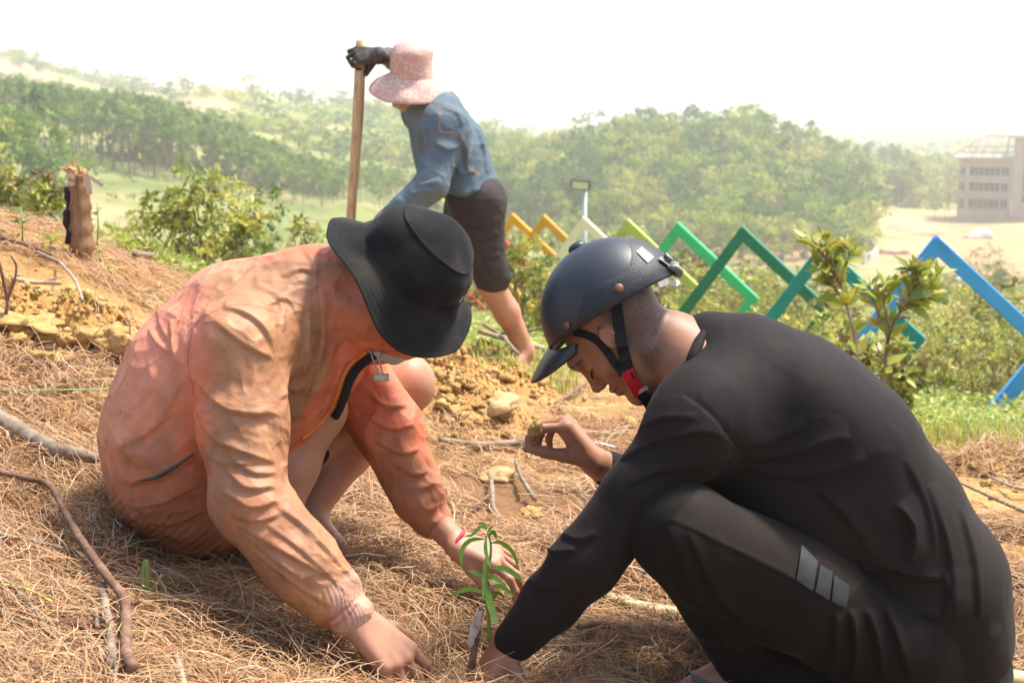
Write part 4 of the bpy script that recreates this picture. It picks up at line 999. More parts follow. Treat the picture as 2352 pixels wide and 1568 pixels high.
bodyB += [el(hp(.020, .021, .078), (.017, .027, .0085), Rear, k=.006), el(hp(.023, .023, .0875), (.0115, .021, .0062), Rear, k=.004, op='s'), el(hp(.031, .015, .081), (.006, .009, .006), Rear, k=.004), el(hp(.021, -.002, .077), (.009, .009, .006), Rear, k=.006)]
hB, _ = hand(P(1166, 1470, 2.45), scr(-.50, -.78, .05), scr(-.80, .40, .35), scr(0, -.1, 1), [(.9, .9, .5), (.95, .9, .5), (1.0, .9, .5), (1.0, .9, .5)], 1.04, tdir=(.45, .60, -.62), tbend=.10)
bodyB += [rc(wrB, P(1166, 1470, 2.45), .030, .029, k=.02)] + hB
hB2, kB2 = hand(P(1368, 1062, 2.745), scr(-.58, .80, .12), scr(.62, .60, .15), scr(0, -.15, 1), [(.95, .75, .3), (1.05, .85, .35), (1.15, .95, .4), (1.2, 1.0, .5)], 1.10, tdir=(.72, .30, -.66), tbend=.10)
bodyB += [rc(wrB2, P(1368, 1062, 2.745), .030, .030, k=.02)] + hB2
def skinB(V, N):
    n = nav(V, 16, 121); c = np.tile(C(.37, .17, .095), (len(V), 1)); c = mixc(c, C(.29, .125, .068), .6 * sstep(-.3, .8, n))
    q = V - CH; f, u, s = q @ fH, q @ uH, q @ sH; head = (np.abs(s) < .09) & (f > -.13) & (f < .14) & (u > -.13) & (u < .14)
    hairz = head * sstep(.030, .004, f + .25 * (u - .0)) * sstep(-.098, -.055, u + .25 * f) * (np.abs(s) < .0755)
    c = mixc(c, C(.055, .034, .026), .82 * hairz * (.75 + .5 * np.abs(vnoise(V * 420, 7))))
    lip = head * np.exp(-((u + .0545) / .0105) ** 2) * sstep(.100, .107, f) * (np.abs(s) < .021); c = mixc(c, C(.33, .12, .09), .7 * lip)
    brow = head * np.exp(-((u - .040 + .12 * (np.abs(s) - .03)) / .0055) ** 2) * sstep(.078, .092, f) * (np.abs(s) > .010); c = mixc(c, C(.02, .014, .012), .9 * brow)
    lid = head * np.exp(-((u - .0095) / .0030) ** 2) * (np.abs(np.abs(s) - .033) < .014) * sstep(.085, .092, f); c = mixc(c, C(.02, .014, .012), .9 * lid)
    nost = head * (((f - .113) / .005) ** 2 + ((u + .033) / .004) ** 2 + ((np.abs(s) - .009) / .005) ** 2 < 1); c = mixc(c, C(.12, .04, .03), .8 * nost)
    return {'scol': nails(c, V, N)}
body_mesh('body', bodyB, .0026, M_SKIN, person_b, None, None, 1, skinB)
# eyelashes
b = MB(); M_LASH = mat('lash_black', [(.01, .008, .008)], rough=.8)
for sg in (1, -1):
    for t in np.linspace(-.011, .011, 12):
        q = hp(.0985 - 6 * t * t * 4, .0085, sg * (.033 + t)); b.tube([q, q + fH * .007 - uH * .005 + sH * sg * t * .3, q + fH * .010 - uH * .011], [.0006, .0005, .0002], 4)
b.build('eyelashes', M_LASH, person_b)
# helmet
hu, ha = np.array([-.517, 0, .856]), np.array([-.856, 0, -.517])            # helmet up / helmet front
HC = Bp(1412, 714); RHm = np.stack([ha, np.cross(hu, ha), hu], 1)
hr = np.array([.138, .122, .136])
M_HELM = mat('helmet_paint', [(.020, .025, .034), (.025, .030, .039), (.036, .038, .044)], scale=5, rough=.46, spec=.5, bump=.03, bscale=900, bdist=.0006, rvar=.06)
helm = [el(HC, hr, RHm, k=.004), el(HC - hu * .004, hr - .010, RHm, k=.004, op='s'), bxp(HC - hu * .205, (.3, .3, .2), RHm, .001, .003, 's')] + [bxp(HC - (RHm @ rx_)[:, 2] * .203, (.3, .3, .2), RHm @ rx_, .001, .004, 's') for rx_ in [np.array([[1, 0, 0], [0, math.cos(t), -math.sin(t)], [0, math.sin(t), math.cos(t)]]) for t in (.25, -.25)]]
Vh, Qh = sdf_mesh(helm, .003); helmet = link('helmet', mesh_np('helmet', lap(Vh, Qh, 3), Qh), M_HELM, person_b)
def dome(phi, elv, off=0.0):       # phi 0 = front, +90 = viewer's side
    return HC + RHm @ (np.array([math.cos(elv) * math.cos(phi), -math.cos(elv) * math.sin(phi), math.sin(elv)]) * (hr + off))
vs = 1.0 if (RHm @ V3(0, -1, 0))[1] < 0 else -1.0
def domeS(phi, elv, off=0.0): return dome(vs * phi, elv, off)
b = MB(); nph, nel = 73, 7; R2 = []
for i in range(nph):
    phi = -math.pi + 2 * math.pi * i / (nph - 1); t = abs(phi) / math.pi
    top = .10 + .36 * sstep(.30, .44, t) - .06 * sstep(.46, .60, t) + .40 * sstep(.62, .92, t)
    if t < .26: top = .035
    for j in range(nel):
        e0 = .235 * abs(math.sin(phi)); e = e0 + max(top - .45 * e0, .03) * j / (nel - 1); R2.append(domeS(phi, e, .0022 if 0 < j < nel - 1 else .0006))
b.add(R2, [(i * nel + j, (i + 1) * nel + j, (i + 1) * nel + j + 1, i * nel + j + 1) for i in range(nph - 1) for j in range(nel - 1)])
b.build('leather_band', mat('leatherette', [(.012, .0145, .017), (.02, .022, .024)], scale=9, rough=.5, bump=.8, bscale=330, bdist=.0012, spec=.45), helmet, True)
b = MB(); nph, ns = 29, 9; top, bot = [], []
vd = unit(scr(-.54, -.84, 0))
for i in range(nph):
    phi = (-.5 + i / (nph - 1)) * math.radians(104); c0 = domeS(phi, .02, .0015); ln = .068 * max(math.cos(phi * 1.62), 0) ** .75
    out = unit(vd + .15 * (RHm @ V3(math.cos(phi), -vs * math.sin(phi), 0)))
    for j in range(ns):
        t = j / (ns - 1); p = c0 + out * ln * t + unit(ha * .6 - hu * .8) * 0 + hu * (-.010 * t * t) ; top.append(p); bot.append(p - unit(np.cross(out, sH)) * 0 - hu * .004 * (1 - .4 * t) - ha * .004)
fs = [(i * ns + j, i * ns + j + 1, (i + 1) * ns + j + 1, (i + 1) * ns + j) for i in range(nph - 1) for j in range(ns - 1)]
b.add(top, fs); b.add(bot, [q[::-1] for q in fs]); o2 = len(top)
b.f += [(i * ns + ns - 1, o2 + i * ns + ns - 1, o2 + (i + 1) * ns + ns - 1, (i + 1) * ns + ns - 1) for i in range(nph - 1)]
b.build('visor', mat('visor_paint', [(.016, .018, .022), (.024, .025, .027)], scale=8, rough=.4, spec=.5), helmet, True)
M_RIVET = mat('rivet_rust', [(.16, .08, .05), (.26, .15, .10)], scale=80, rough=.5, metal=.5)
def on_dome(px, py, off=.003):
    ds = np.linspace(2.3, 2.7, 400); Q = np.array([P(px, py, d) for d in ds]); f = pdist(el(HC, hr + off, RHm), Q); i = np.argmax(f < 0)
    return Q[i] if f[i] < 0 else Q[np.argmin(f)]
def dome_n(p): q = (p - HC) @ RHm / hr ** 2; return unit(RHm @ q)
for px, py, rr_ in ((1422, 662, .0085), (1302, 748, .007)):
    p = on_dome(px, py); n = dome_n(p); Mx = Matrix.Translation(p) @ Matrix(frame(n).tolist()).to_4x4()
    b = MB(); b.lathe([(rr_, -.002), (rr_, .001), (rr_ * .7, .003), (.0005, .0036)], Mx, 16); b.build('rivet', M_RIVET, helmet, True)
p = on_dome(1325, 575, .001); p = dome(vs * .35, .95, .0); b = MB(); Mx = Matrix.Translation(on_dome(1335, 575)) @ Matrix(frame(dome_n(on_dome(1335, 575)) * .6 + CAMB * -.5).tolist()).to_4x4()
kn = dome(-vs * math.pi / 2, math.radians(78)); Mx = Matrix.Translation(kn) @ Matrix(frame(dome_n(kn)).tolist()).to_4x4()
b.lathe([(.019, -.006), (.018, .003), (.013, .009), (.001, .011)], Mx, 20); b.build('top_knob', M_HELM, helmet, True)
def patch(corners, off, n=6):
    b = MB(); g = []
    for i in range(n):
        for j in range(n):
            u, v = i / (n - 1), j / (n - 1)
            c = [(1 - u) * (1 - v), u * (1 - v), u * v, (1 - u) * v]
            g.append(on_dome(sum(c[k] * corners[k][0] for k in range(4)), sum(c[k] * corners[k][1] for k in range(4)), off))
    b.add(g, [(i * n + j, (i + 1) * n + j, (i + 1) * n + j + 1, i * n + j + 1) for i in range(n - 1) for j in range(n - 1)]); return b
patch([(1462, 577), (1474, 567), (1502, 590), (1488, 603)], .0045).build('sticker', mat('sticker_white', [(.75, .77, .8)], rough=.5), helmet, True)
M_BADGE = mat('badge_grey', [(.22, .21, .20), (.34, .33, .31)], scale=30, rough=.35, metal=.35)
b = patch([(1512, 592), (1526, 586), (1560, 604), (1546, 618)], .007, 5); bq = b.build('rear_badge', M_BADGE, helmet, True)
b = MB(); b.lathe([(.010, -.002), (.010, .002), (.001, .0025)], Matrix.Translation(on_dome(1536, 590, .011)) @ Matrix(frame(dome_n(on_dome(1536, 590))).tolist()).to_4x4(), 14); b.build('snap', M_BADGE, helmet, True)
b = MB(); b.tube([on_dome(1543, 612, .010), on_dome(1558, 622, .006), Bp(1556, 636, 2.56)], [.012, .011, .008], 10, squash=.5); b.build('clip', M_BADGE, helmet, True)
cu = bpy.data.curves.new('lettering', 'FONT'); cu.body = 'HELMET'; cu.size = .0105; cu.extrude = .0002; cu.align_x = 'CENTER'
tmp = bpy.data.objects.new('tmp', cu); COL.objects.link(tmp); bpy.context.view_layer.update()
tm_ = bpy.data.meshes.new_from_object(tmp.evaluated_get(bpy.context.evaluated_depsgraph_get())); bpy.data.objects.remove(tmp)
pt = on_dome(1541, 604, .013); xd = unit(on_dome(1560, 607, .012) - on_dome(1520, 598, .012)); zd = unit(dome_n(pt) * .5 + CAMB)
zd = unit(zd - xd * np.dot(zd, xd)); Rt = np.stack([xd, np.cross(zd, xd), zd], 1)
vt = np.array([q.co for q in tm_.vertices]) @ Rt.T + pt
for q, co in zip(tm_.vertices, vt): q.co = co
link('lettering', tm_, mat('lettering_dark', [(.02, .02, .02)], rough=.6), bq)
# pale cracked trim, straps, buckle
b = ribbon([on_dome(1512, 655, -.004), on_dome(1530, 647, -.002), Bp(1552, 652, 2.56), Bp(1557, 645, 2.6)], .010, CAMB, .003); b.build('worn_trim', mat('trim_pale', [(.3, .3, .29), (.5, .5, .48)], scale=60, rough=.6), helmet)
M_STRAP = mat('strap_black', [(.008, .008, .008), (.02, .02, .02)], scale=200, rough=.8, bump=.5, bscale=500, bdist=.001)
def face_pt(px, py, lift=.004): return snap(px, py, bodyB, 2.35, 2.75, lift)
ribbon([face_pt(x, y, .006) for x, y in spline([V3(1414, 690), V3(1421, 740), V3(1429, 795), V3(1442, 845), V3(1455, 880)], 5)], .021, CAMB, .0025).build('chin_strap', M_STRAP, helmet)
ribbon([face_pt(x, y, .005) for x, y in spline([V3(1318, 762), V3(1350, 770), V3(1376, 786), V3(1398, 812), V3(1416, 838), V3(1440, 858)], 5)], .015, CAMB, .0025).build('chin_strap', M_STRAP, helmet)
ribbon([face_pt(x, y, .006) for x, y in spline([V3(1440, 858), V3(1462, 893), V3(1485, 918), V3(1500, 945)], 5)], .020, CAMB, .0025).build('chin_strap', M_STRAP, helmet)
bp_ = [face_pt(1440, 850, .012), face_pt(1450, 873, .013), face_pt(1468, 903, .012)]
ribbon(spline(bp_, 4), .023, CAMB, .010).build('buckle', mat('buckle_red', [(.62, .02, .03)], rough=.35, spec=.5), helmet)
ribbon([face_pt(1452, 906, .013), face_pt(1470, 898, .013), face_pt(1488, 888, .012)], .007, CAMB, .008).build('buckle_bar', M_BADGE, helmet)
ribbon([face_pt(1428, 838, .010), face_pt(1438, 856, .012)], .027, CAMB, .006).build('buckle_frame', M_STRAP, helmet)
for o_ in (-6, 6): ribbon([face_pt(1443 + o_, 858 - o_ * .5, .0185), face_pt(1452 + o_, 874 - o_ * .5, .0185)], .0035, CAMB, .001).build('buckle_slot', M_STRAP, helmet)
# sandal
M_SANDAL = mat('sandal_grey', [(.10, .105, .09), (.16, .16, .14)], scale=30, rough=.55, bump=.4, bscale=300, bdist=.001)
sd_ = scr(-.98, -.08, .1); sole = [rc(anB - V3(0, 0, .082) - sd_ * .06, anB - V3(0, 0, .082) + sd_ * .165, .022, .026, k=.02, sq=None), rc(anB - V3(0, 0, .084) + sd_ * .05, anB - V3(0, 0, .084) + sd_ * .15, .03, .034, k=.02)]
Vs_, Qs_ = sdf_mesh([dict(p, sq=(V3(0, 0, 1), 1.8)) for p in sole], .004); sandal = link('sandal', mesh_np('sandal', Vs_, Qs_), M_SANDAL, person_b)
b = MB(); up_ = V3(0, 0, 1); sd2 = unit(np.cross(sd_, up_)); c0 = anB + sd_ * .085 - up_ * .06
for w in np.linspace(-.025, .03, 2):
    pass
pts_ = [c0 + sd2 * .05 * math.cos(t) + up_ * (.052 * math.sin(t) - .004) for t in np.linspace(0, math.pi, 12)]
rb = ribbon(pts_, .055, [unit(sd2 * math.cos(t) + up_ * math.sin(t)) for t in np.linspace(0, math.pi, 12)], .004); rb.build('sandal_strap', M_SANDAL, sandal, True)

# ================= man in denim with the hoe (C), faces left, bent over
dC = 6.5; sC = px2m(dC)
person_c = empty('person', (P(1180, 840, dC)[0], dC, -.18))
tag(person_c, 'standing person in denim jacket, shorts and pink sun hat bending over a hoe', 'person')
Cp = lambda x, y, d=dC: P(x, y, d)
jc = [rc(Cp(1003, 262), Cp(1040, 340), 60 * sC, 70 * sC, k=.05, sq=(YA, .72)), rc(Cp(1040, 340), Cp(1070, 420), 70 * sC, 70 * sC, k=.05, sq=(YA, .75)), rc(Cp(985, 300), Cp(1010, 420), 45 * sC, 48 * sC, k=.05, sq=(YA, .7)),
      rc(Cp(1055, 415), Cp(1074, 448), 76 * sC, 77 * sC, k=.03, sq=(YA, .78)), bxp(Cp(1075, 575, 6.5), (.5, .5, .21), frame(scr(.27, .96, 0)), .01, .01, 's')]
shC, elC, wrC = Cp(1030, 295, 6.32), Cp(990, 425, 6.22), Cp(885, 512, 6.2)
jc += [rc(Cp(1010, 270, 6.42), shC, .10, .09, k=.05), rc(shC, elC, .086, .072, k=.03), rc(elC, wrC, .072, .052, k=.02)]
shC2, elC2, wrC2 = Cp(965, 262, 6.68), Cp(945, 175, 6.95), Cp(893, 130, 6.62)
jc += [rc(Cp(1000, 270, 6.6), shC2, .10, .085, k=.05), rc(shC2, elC2, .08, .065, k=.03), rc(elC2, wrC2, .06, .045, k=.02)]
jc += [rc(Cp(985, 215), Cp(955, 262, 6.46), .055, .05, k=.04)]
foldsC = [([(985, 240), (965, 280), (960, 340)], 7, .012), ([(1000, 330), (1030, 345), (1060, 330)], 7, .014), ([(1010, 410), (985, 420), (960, 425)], 6, .012), ([(995, 440), (970, 435), (945, 445)], 6, .012), ([(1050, 300), (1070, 350), (1075, 400)], 8, .014),
          ([(1040, 380), (1060, 400), (1090, 395)], 7, .014), ([(1010, 455), (1070, 445), (1140, 425)], 5, .012), ([(1090, 280), (1110, 340), (1120, 400)], 8, .010), ([(920, 450), (900, 470), (880, 480)], 6, .010), ([(1020, 250), (1050, 262), (1062, 290)], 6, .008)]
def colC(V, N):
    x, y, w = proj(V); n = nav(V, 5, 131); n2 = nav(V, 14, 135); c = np.tile(C(.105, .15, .18), (len(V), 1)); c = mixc(c, C(.20, .26, .29), sstep(.0, .9, n) * .45); c = mixc(c, C(.16, .14, .12), .45 * sstep(.0, .8, n2) * sstep(1075, 1010, x))
    for pl in ([(1010, 262), (1012, 300), (1040, 305), (1062, 320)], [(1005, 468), (1070, 462), (1145, 432)], [(1085, 330), (1075, 380), (1100, 400)]):
        L = np.array(spline([np.array(q, float) for q in pl], 6)); dd = np.min(np.hypot(x[:, None] - L[None, :, 0], y[:, None] - L[None, :, 1]), 1); c = mixc(c, C(.36, .24, .15), .8 * sstep(3.5, 1.5, dd))
    return {'jcol': c}
M_DENIM = mat('denim', None, crumple=.4, cscale=7, rough=.85, attr='jcol', bump=.3, bscale=300, spec=.15, bdist=.002)
body_mesh('denim_jacket', jc, .0065, M_DENIM, person_c, foldsC, lambda V: .007 * ridged(V, 7, 141), 1, colC)
hipC, knC, anC = Cp(1098, 468, 6.42), Cp(1128, 655, 6.45), Cp(1208, 806, 6.5)
hipC2, knC2, anC2 = Cp(1085, 470, 6.62), Cp(1010, 640, 6.7), Cp(1000, 800, 6.75)
sc_ = [rc(hipC, Cp(1118, 600, 6.43), .118, .088, k=.03), rc(Cp(1118, 600, 6.43), Cp(1131, 638, 6.45), .088, .086, k=.02), rc(hipC2, Cp(1030, 610, 6.68), .12, .09, k=.03), rc(hipC, hipC2, .12, .12, k=.04), rc(Cp(1085, 440), Cp(1100, 460), .125, .125, k=.04, sq=(YA, .8))]
body_mesh('shorts', sc_, .0065, mat('shorts_brown', [(.034, .026, .026), (.055, .042, .04)], scale=5, rough=.85, crumple=.3, cscale=7), person_c, [([(1060, 500), (1100, 520), (1150, 500)], 7, .010), ([(1080, 545), (1110, 550), (1145, 535)], 7, .010), ([(1105, 580), (1125, 590), (1150, 585)], 6, .010), ([(1110, 600), (1125, 620), (1135, 640)], 6, .008)], lambda V: .004 * ridged(V, 9, 151), 1)
bc = [rc(Cp(1003, 262), Cp(1085, 450), .10, .11, k=.05, sq=(YA, .72)), rc(Cp(985, 235), Cp(950, 200), .055, .055, k=.04), el(Cp(940, 185), (.09, .075, .11), frame(scr(.3, .9, 0)), k=.03), rc(Cp(925, 205), Cp(935, 232), .06, .045, k=.03),
      rc(Cp(918, 205), Cp(912, 215), .02, .016, k=.02),
      rc(shC, elC, .055, .045, k=.03), rc(elC, wrC, .045, .03, k=.02), rc(shC2, elC2, .055, .045, k=.03), rc(elC2, wrC2, .042, .03, k=.02), rc(Cp(1000, 270, 6.6), shC2, .06, .055, k=.04), rc(Cp(1010, 270, 6.42), shC, .06, .055, k=.04),
      rc(hipC, knC, .085, .064, k=.03), rc(knC, knC + (anC - knC) * .4 + CAMX * .006, .062, .060, k=.02), rc(knC + (anC - knC) * .4 + CAMX * .006, anC, .060, .038, k=.02), rc(hipC2, knC2, .085, .064, k=.03), rc(knC2, knC2 + (anC2 - knC2) * .4, .060, .058, k=.02), rc(knC2 + (anC2 - knC2) * .4, anC2, .058, .04, k=.02)]
bc += foot(anC, scr(-.45, -.3, .75), (0, 0, 1), 1.0) + foot(anC2, scr(-.6, -.2, .75), (0, 0, 1), 1.0)
hc_near, _ = hand(wrC, scr(-.9, -.35, 0), scr(-.2, .6, .7), scr(0, 0, 1), [(.8, .8, .5)] * 4, 1.0); bc += hc_near
bc_glove = hc_near
body_mesh('body', bc, .005, M_SKIN, person_c, None, None, 1, lambda V, N: {'scol': mixc(np.tile(C(.50, .235, .13), (len(V), 1)), C(.38, .165, .09), sstep(-.2, .8, nav(V, 9, 161)))})
# glove on the raised hand
GL = mat('glove_dark', [(.02, .017, .016), (.06, .05, .045), (.18, .16, .15)], scale=22, rough=.7)
hg, _ = hand(Cp(872, 128, 6.47), scr(-.97, .0, .12), scr(.1, .45, .88), scr(.1, .9, -.3), [(.7, 1.1, .7), (.8, 1.1, .7), (.85, 1.1, .7), (.9, 1.1, .7)], 1.12, tdir=(.6, -.2, -.75), tbend=.2)
body_mesh('glove', hg + [rc(Cp(905, 134, 6.62), Cp(872, 128, 6.47), .042, .036, k=.02), rc(Cp(858, 140, 6.55), Cp(840, 170, 6.5), .02, .014, k=.02)], .004, GL, person_c)
body_mesh('glove', [dict(q, r1=q['r1'] + .004, r2=q['r2'] + .004) for q in hc_near], .004, GL, person_c)
# scarf, green shirt, hat
body_mesh('neck_gaiter', [rc(Cp(926, 228, 6.46), Cp(960, 236, 6.5), .052, .066, k=.04), rc(Cp(960, 236, 6.5), Cp(975, 225, 6.52), .066, .07, k=.03)], .006, mat('gaiter_beige', [(.42, .31, .21), (.58, .46, .34)], scale=14, rough=.9), person_c, None, lambda V: .005 * np.sin(V[:, 2] * 150 + V[:, 0] * 60))
body_mesh('undershirt', [rc(Cp(968, 258, 6.42), Cp(970, 310, 6.40), .035, .02, k=.03)], .006, mat('shirt_green', [(.03, .26, .17), (.05, .33, .22)], scale=10, rough=.9), person_c)
def prof_sun():
    p = [(.180, -.075), (.184, -.078)]
    for t in np.linspace(0, 1, 20): p.append((.184 - .082 * t, -.078 + .082 * t ** .75))
    for t in np.linspace(0, 1, 12)[1:]: p.append((.102 - .010 * t, .004 + .10 * t))
    for t in np.linspace(0, 1, 10)[1:]: p.append((.092 * math.cos(t * math.pi / 2) + 1e-4, .104 + .055 * math.sin(t * math.pi / 2)))
    return p
def wobC(V):
    r_ = np.hypot(V[:, 0], V[:, 1]); a = np.arctan2(V[:, 1], V[:, 0]); o = sstep(.10, .18, r_); V = V.copy()
    V[:, 2] += o * (.018 * np.sin(2 * a + 1.9) + .012 * np.sin(3 * a + .4)) + .010 * vnoise(V * 14, 3); s = 1 + .10 * vnoise(V * 13, 4) * (1 - .5 * o); V[:, 0] *= s; V[:, 1] *= s; return V
M_PINK = bpy.data.materials.new('hat_pink'); M_PINK.use_nodes = True; nt = M_PINK.node_tree; bs = nt.nodes['Principled BSDF']; bs.inputs['Roughness'].default_value = .9
vo = nt.nodes.new('ShaderNodeTexVoronoi'); vo.inputs['Scale'].default_value = 46; vo.feature = 'DISTANCE_TO_EDGE'; tc = nt.nodes.new('ShaderNodeTexCoord'); nt.links.new(tc.outputs['Object'], vo.inputs['Vector'])
rp = nt.nodes.new('ShaderNodeValToRGB'); rp.color_ramp.elements[0].position = .03; rp.color_ramp.elements[0].color = (.58, .33, .27, 1); rp.color_ramp.elements[1].position = .28; rp.color_ramp.elements[1].color = (.70, .50, .40, 1)
nt.links.new(vo.outputs['Distance'], rp.inputs[0]); nt.links.new(rp.outputs[0], bs.inputs['Base Color'])
hat_obj('sun_hat', prof_sun(), Cp(944, 178, 6.46), scr(.10, .93, .34), M_PINK, person_c, 64, wobC, 64)
# the hoe
hoe = empty('hoe', tuple(Cp(792, 800, 6.5))); tag(hoe, 'long-handled hoe with a pale wooden shaft gripped by the standing person', 'hoe')
b = MB(); hp0, hp1 = Cp(829, 94, 6.52), Cp(792, 800, 6.4); n = 26
b.tube([hp0 + (hp1 - hp0) * t + V3(.004 * math.sin(7 * t), 0, 0) for t in np.linspace(0, 1, n)], [.0225 + .0025 * math.sin(9 * t) + .003 * t for t in np.linspace(0, 1, n)], 12)
b.build('handle', mat('wood_pale', [(.36, .21, .10), (.58, .38, .20), (.68, .48, .28)], scale=3, rough=.6, stretch=(30, 30, 2), bump=.3, bscale=20), hoe, True)
b = MB(); b.tube([hp1 + V3(0, 0, .06), hp1 - V3(0, 0, .02)], .032, 12); b.box(hp1 + V3(-.09, 0, -.03), (.10, .07, .005), frame(V3(.35, 0, 1))); b.build('blade', mat('steel_dirty', [(.12, .10, .08), (.25, .22, .2)], scale=14, rough=.5, metal=.7), hoe)
# ---------------------------------------------------------------- rainbow square frames down the slope
FR = [('red', 1112, 508, (.62, .03, .02)), ('amber yellow', 1175, 490, (.80, .36, .015)), ('ochre yellow', 1247, 493, (.70, .34, .03)), ('cream', 1338, 497, (.85, .74, .48)),
      ('lime green', 1440, 503, (.46, .52, .10)), ('bright green', 1555, 510, (.05, .52, .18)), ('dark green', 1703, 519, (.02, .20, .10)), ('teal', 1888, 556, (.015, .27, .22)), ('sky blue', 2150, 540, (.06, .36, .72))]
for nm, px, py, c in FR:
    d = 9.5 * 1850.0 / (px - 300.0); T = P(px, py, d); L = 1.10; w = .096; t = .11
    yaw = math.radians(-14); hx = V3(math.cos(yaw), math.sin(yaw), 0); zz = V3(0, 0, 1)
    e1 = hx * math.cos(math.radians(42)) - zz * math.sin(math.radians(42)); e2 = -hx * math.cos(math.radians(55)) - zz * math.sin(math.radians(55))
    O = [T, T + e1 * L, T + e1 * L + e2 * L, T + e2 * L]; k = w / math.sin(math.radians(97)) * 1.0
    I = [T + (e1 + e2) * k, T + e1 * (L - k) + e2 * k, T + (e1 + e2) * (L - k), T + e1 * k + e2 * (L - k)]
    nrm = unit(np.cross(e1, e2)); nrm = nrm if nrm[1] > 0 else -nrm; b = MB()
    v = [*O, *I, *[q + nrm * t for q in O], *[q + nrm * t for q in I]]; f = []
    for i in range(4):
        j = (i + 1) % 4; f += [(i, 4 + i, 4 + j, j), (8 + i, 8 + j, 12 + j, 12 + i), (i, j, 8 + j, 8 + i), (4 + i, 12 + i, 12 + j, 4 + j)]
    b.add(v, f); me = b.mesh('square_frame')
    import bmesh
    bm2 = bmesh.new(); bm2.from_mesh(me); bmesh.ops.recalc_face_normals(bm2, faces=bm2.faces); bmesh.ops.bevel(bm2, geom=bm2.edges[:], offset=.008, segments=2, affect='EDGES'); bm2.to_mesh(me); bm2.free()
    c = np.array(c); o = link('square_frame', me, mat('paint_' + nm.replace(' ', '_'), [tuple(c * .85), tuple(c), tuple(np.minimum(c * 1.08, .9))], scale=6, rough=.45, spec=.4, bump=.08, bscale=40))
    tag(o, nm + ' painted square frame tilted on its corner in the row behind the helmet' if nm != 'red' else 'red painted square frame mostly hidden behind the standing person', 'frame', 'rainbow row of square frames')

# ---------------------------------------------------------------- flood lamp on a pole
q = P(1342, 425, 36); lp = empty('flood_lamp', (q[0], q[1], g1(q[0], q[1]))); tag(lp, 'flood lamp with square head on a pale pole before the wooded hill', 'lamp')
b = MB(); b.tube([(q[0], 36, g1(q[0], 36) - .2), q + V3(.02, .12, -.1)], [.075, .055], 12); b.build('pole', mat('galvanised', [(.5, .5, .48), (.62, .62, .6)], scale=4, rough=.5, metal=.3), lp, True)
R_ = frame(unit(V3(-.1, -.8, -.5)), V3(1, 0, -.04)); hd = P(1333, 424, 36)
b = MB(); b.box(hd, (.24, .145, .035), R_); ho = b.build('lamp_head', mat('lamp_black', [(.03, .03, .028)], rough=.5), lp)
b = MB(); b.box(hd + R_ @ V3(0, 0, .037), (.205, .11, .006), R_); b.build('lamp_glass', mat('lamp_glass', [(.62, .62, .48), (.8, .8, .7)], scale=12, rough=.2, spec=.6), ho)

# ---------------------------------------------------------------- construction site on the plain
D0 = 290.0; B0 = P(2197, 494, D0); K = D0 / F / CP; M_CONC = mat('raw_concrete', [(.33, .285, .245), (.41, .355, .305), (.48, .42, .365)], scale=.4, rough=.9, bump=.2, bscale=2)
M_HOLE = mat('window_dark', [(.012, .011, .011)], rough=.9); M_POLE = mat('bamboo_pole', [(.36, .24, .15), (.48, .34, .22)], scale=.5, rough=.8)
bz = g1(B0[0], D0) ; BO = V3(B0[0], D0, B0[2]); bd = empty('building', tuple(BO)); tag(bd, 'unfinished three-storey concrete building with bare roof trusses on the plain', 'building')
def lb(x0, x1, y0, y1, z0, z1): b = MB(); b.box(BO + V3((x0 + x1) / 2, (y0 + y1) / 2, (z0 + z1) / 2), ((x1 - x0) / 2, (y1 - y0) / 2, (z1 - z0) / 2)); return b
b = lb(.1, 10.2, 1.2, 13, -3, 11.2); b.build('inner_wall', M_CONC, bd)
wc = [(.75, .5), (3.1, .95), (4.95, .95), (7.0, .95), (8.9, .7)]
for zc, hh in ((2.3, .98), (5.8, .84), (8.9, .79)):
    for xc, hw in wc:
        b = lb(xc - hw, xc + hw, .42, .55, zc - hh, zc + hh); wo = b.build('window', M_HOLE, bd)
        mb = MB()
        mb.box(BO + V3(xc + hw * .05, .36, zc), (.06, .05, hh))
        mb.build('mullion', M_CONC, wo)
zs = [(-3, 1.3), (3.3, 4.95), (6.65, 8.1), (9.7, 11.3)]
for i, (a, c_) in enumerate(zs): lb(0, 10.3, .0 + .003 * i, 1.19, a, c_).build('spandrel', M_CONC, bd)
for z0, z1 in ((1.302, 3.298), (4.952, 6.648), (8.102, 9.698)):
    ed = [0.02] + sum([[xc - hw, xc + hw] for xc, hw in wc], []) + [10.28]
    for i in range(0, len(ed), 2):
        if ed[i + 1] - ed[i] > .05: lb(ed[i], ed[i + 1], .04, 1.15, z0, z1).build('pier', M_CONC, bd)
for z in (3.9, 7.3): lb(-.35, 10.4, -.4, -.01, z, z + .3).build('ledge', M_CONC, bd)
lb(-1.6, 10.6, -1.4, 13.5, 11.35, 11.75).build('eave', M_CONC, bd)
rb = [(V3(-1.6, -1.4, 11.7), V3(4.5, 5, 15.9)), (V3(10.6, -1.4, 11.7), V3(10.6, 5, 15.9)), (V3(4.5, 5, 15.9), V3(10.6, 5, 15.9)), (V3(-1.6, 12, 11.7), V3(4.5, 5, 15.9)), (V3(1.4, 1.7, 13.8), V3(10.6, 1.7, 13.8)), (V3(-.2, .2, 12.8), V3(10.6, .2, 12.8))]
for x in (1.2, 3.2, 5.2, 7.2, 9.2): rb.append((V3(x, -1.4, 11.7), V3(max(x, 4.5), 5, 15.9)))
for x in (2.2, 4.2, 6.2, 8.2): rb.append((V3(x, 0, 11.7), V3(x + 1.2, 1.7, 13.8)))
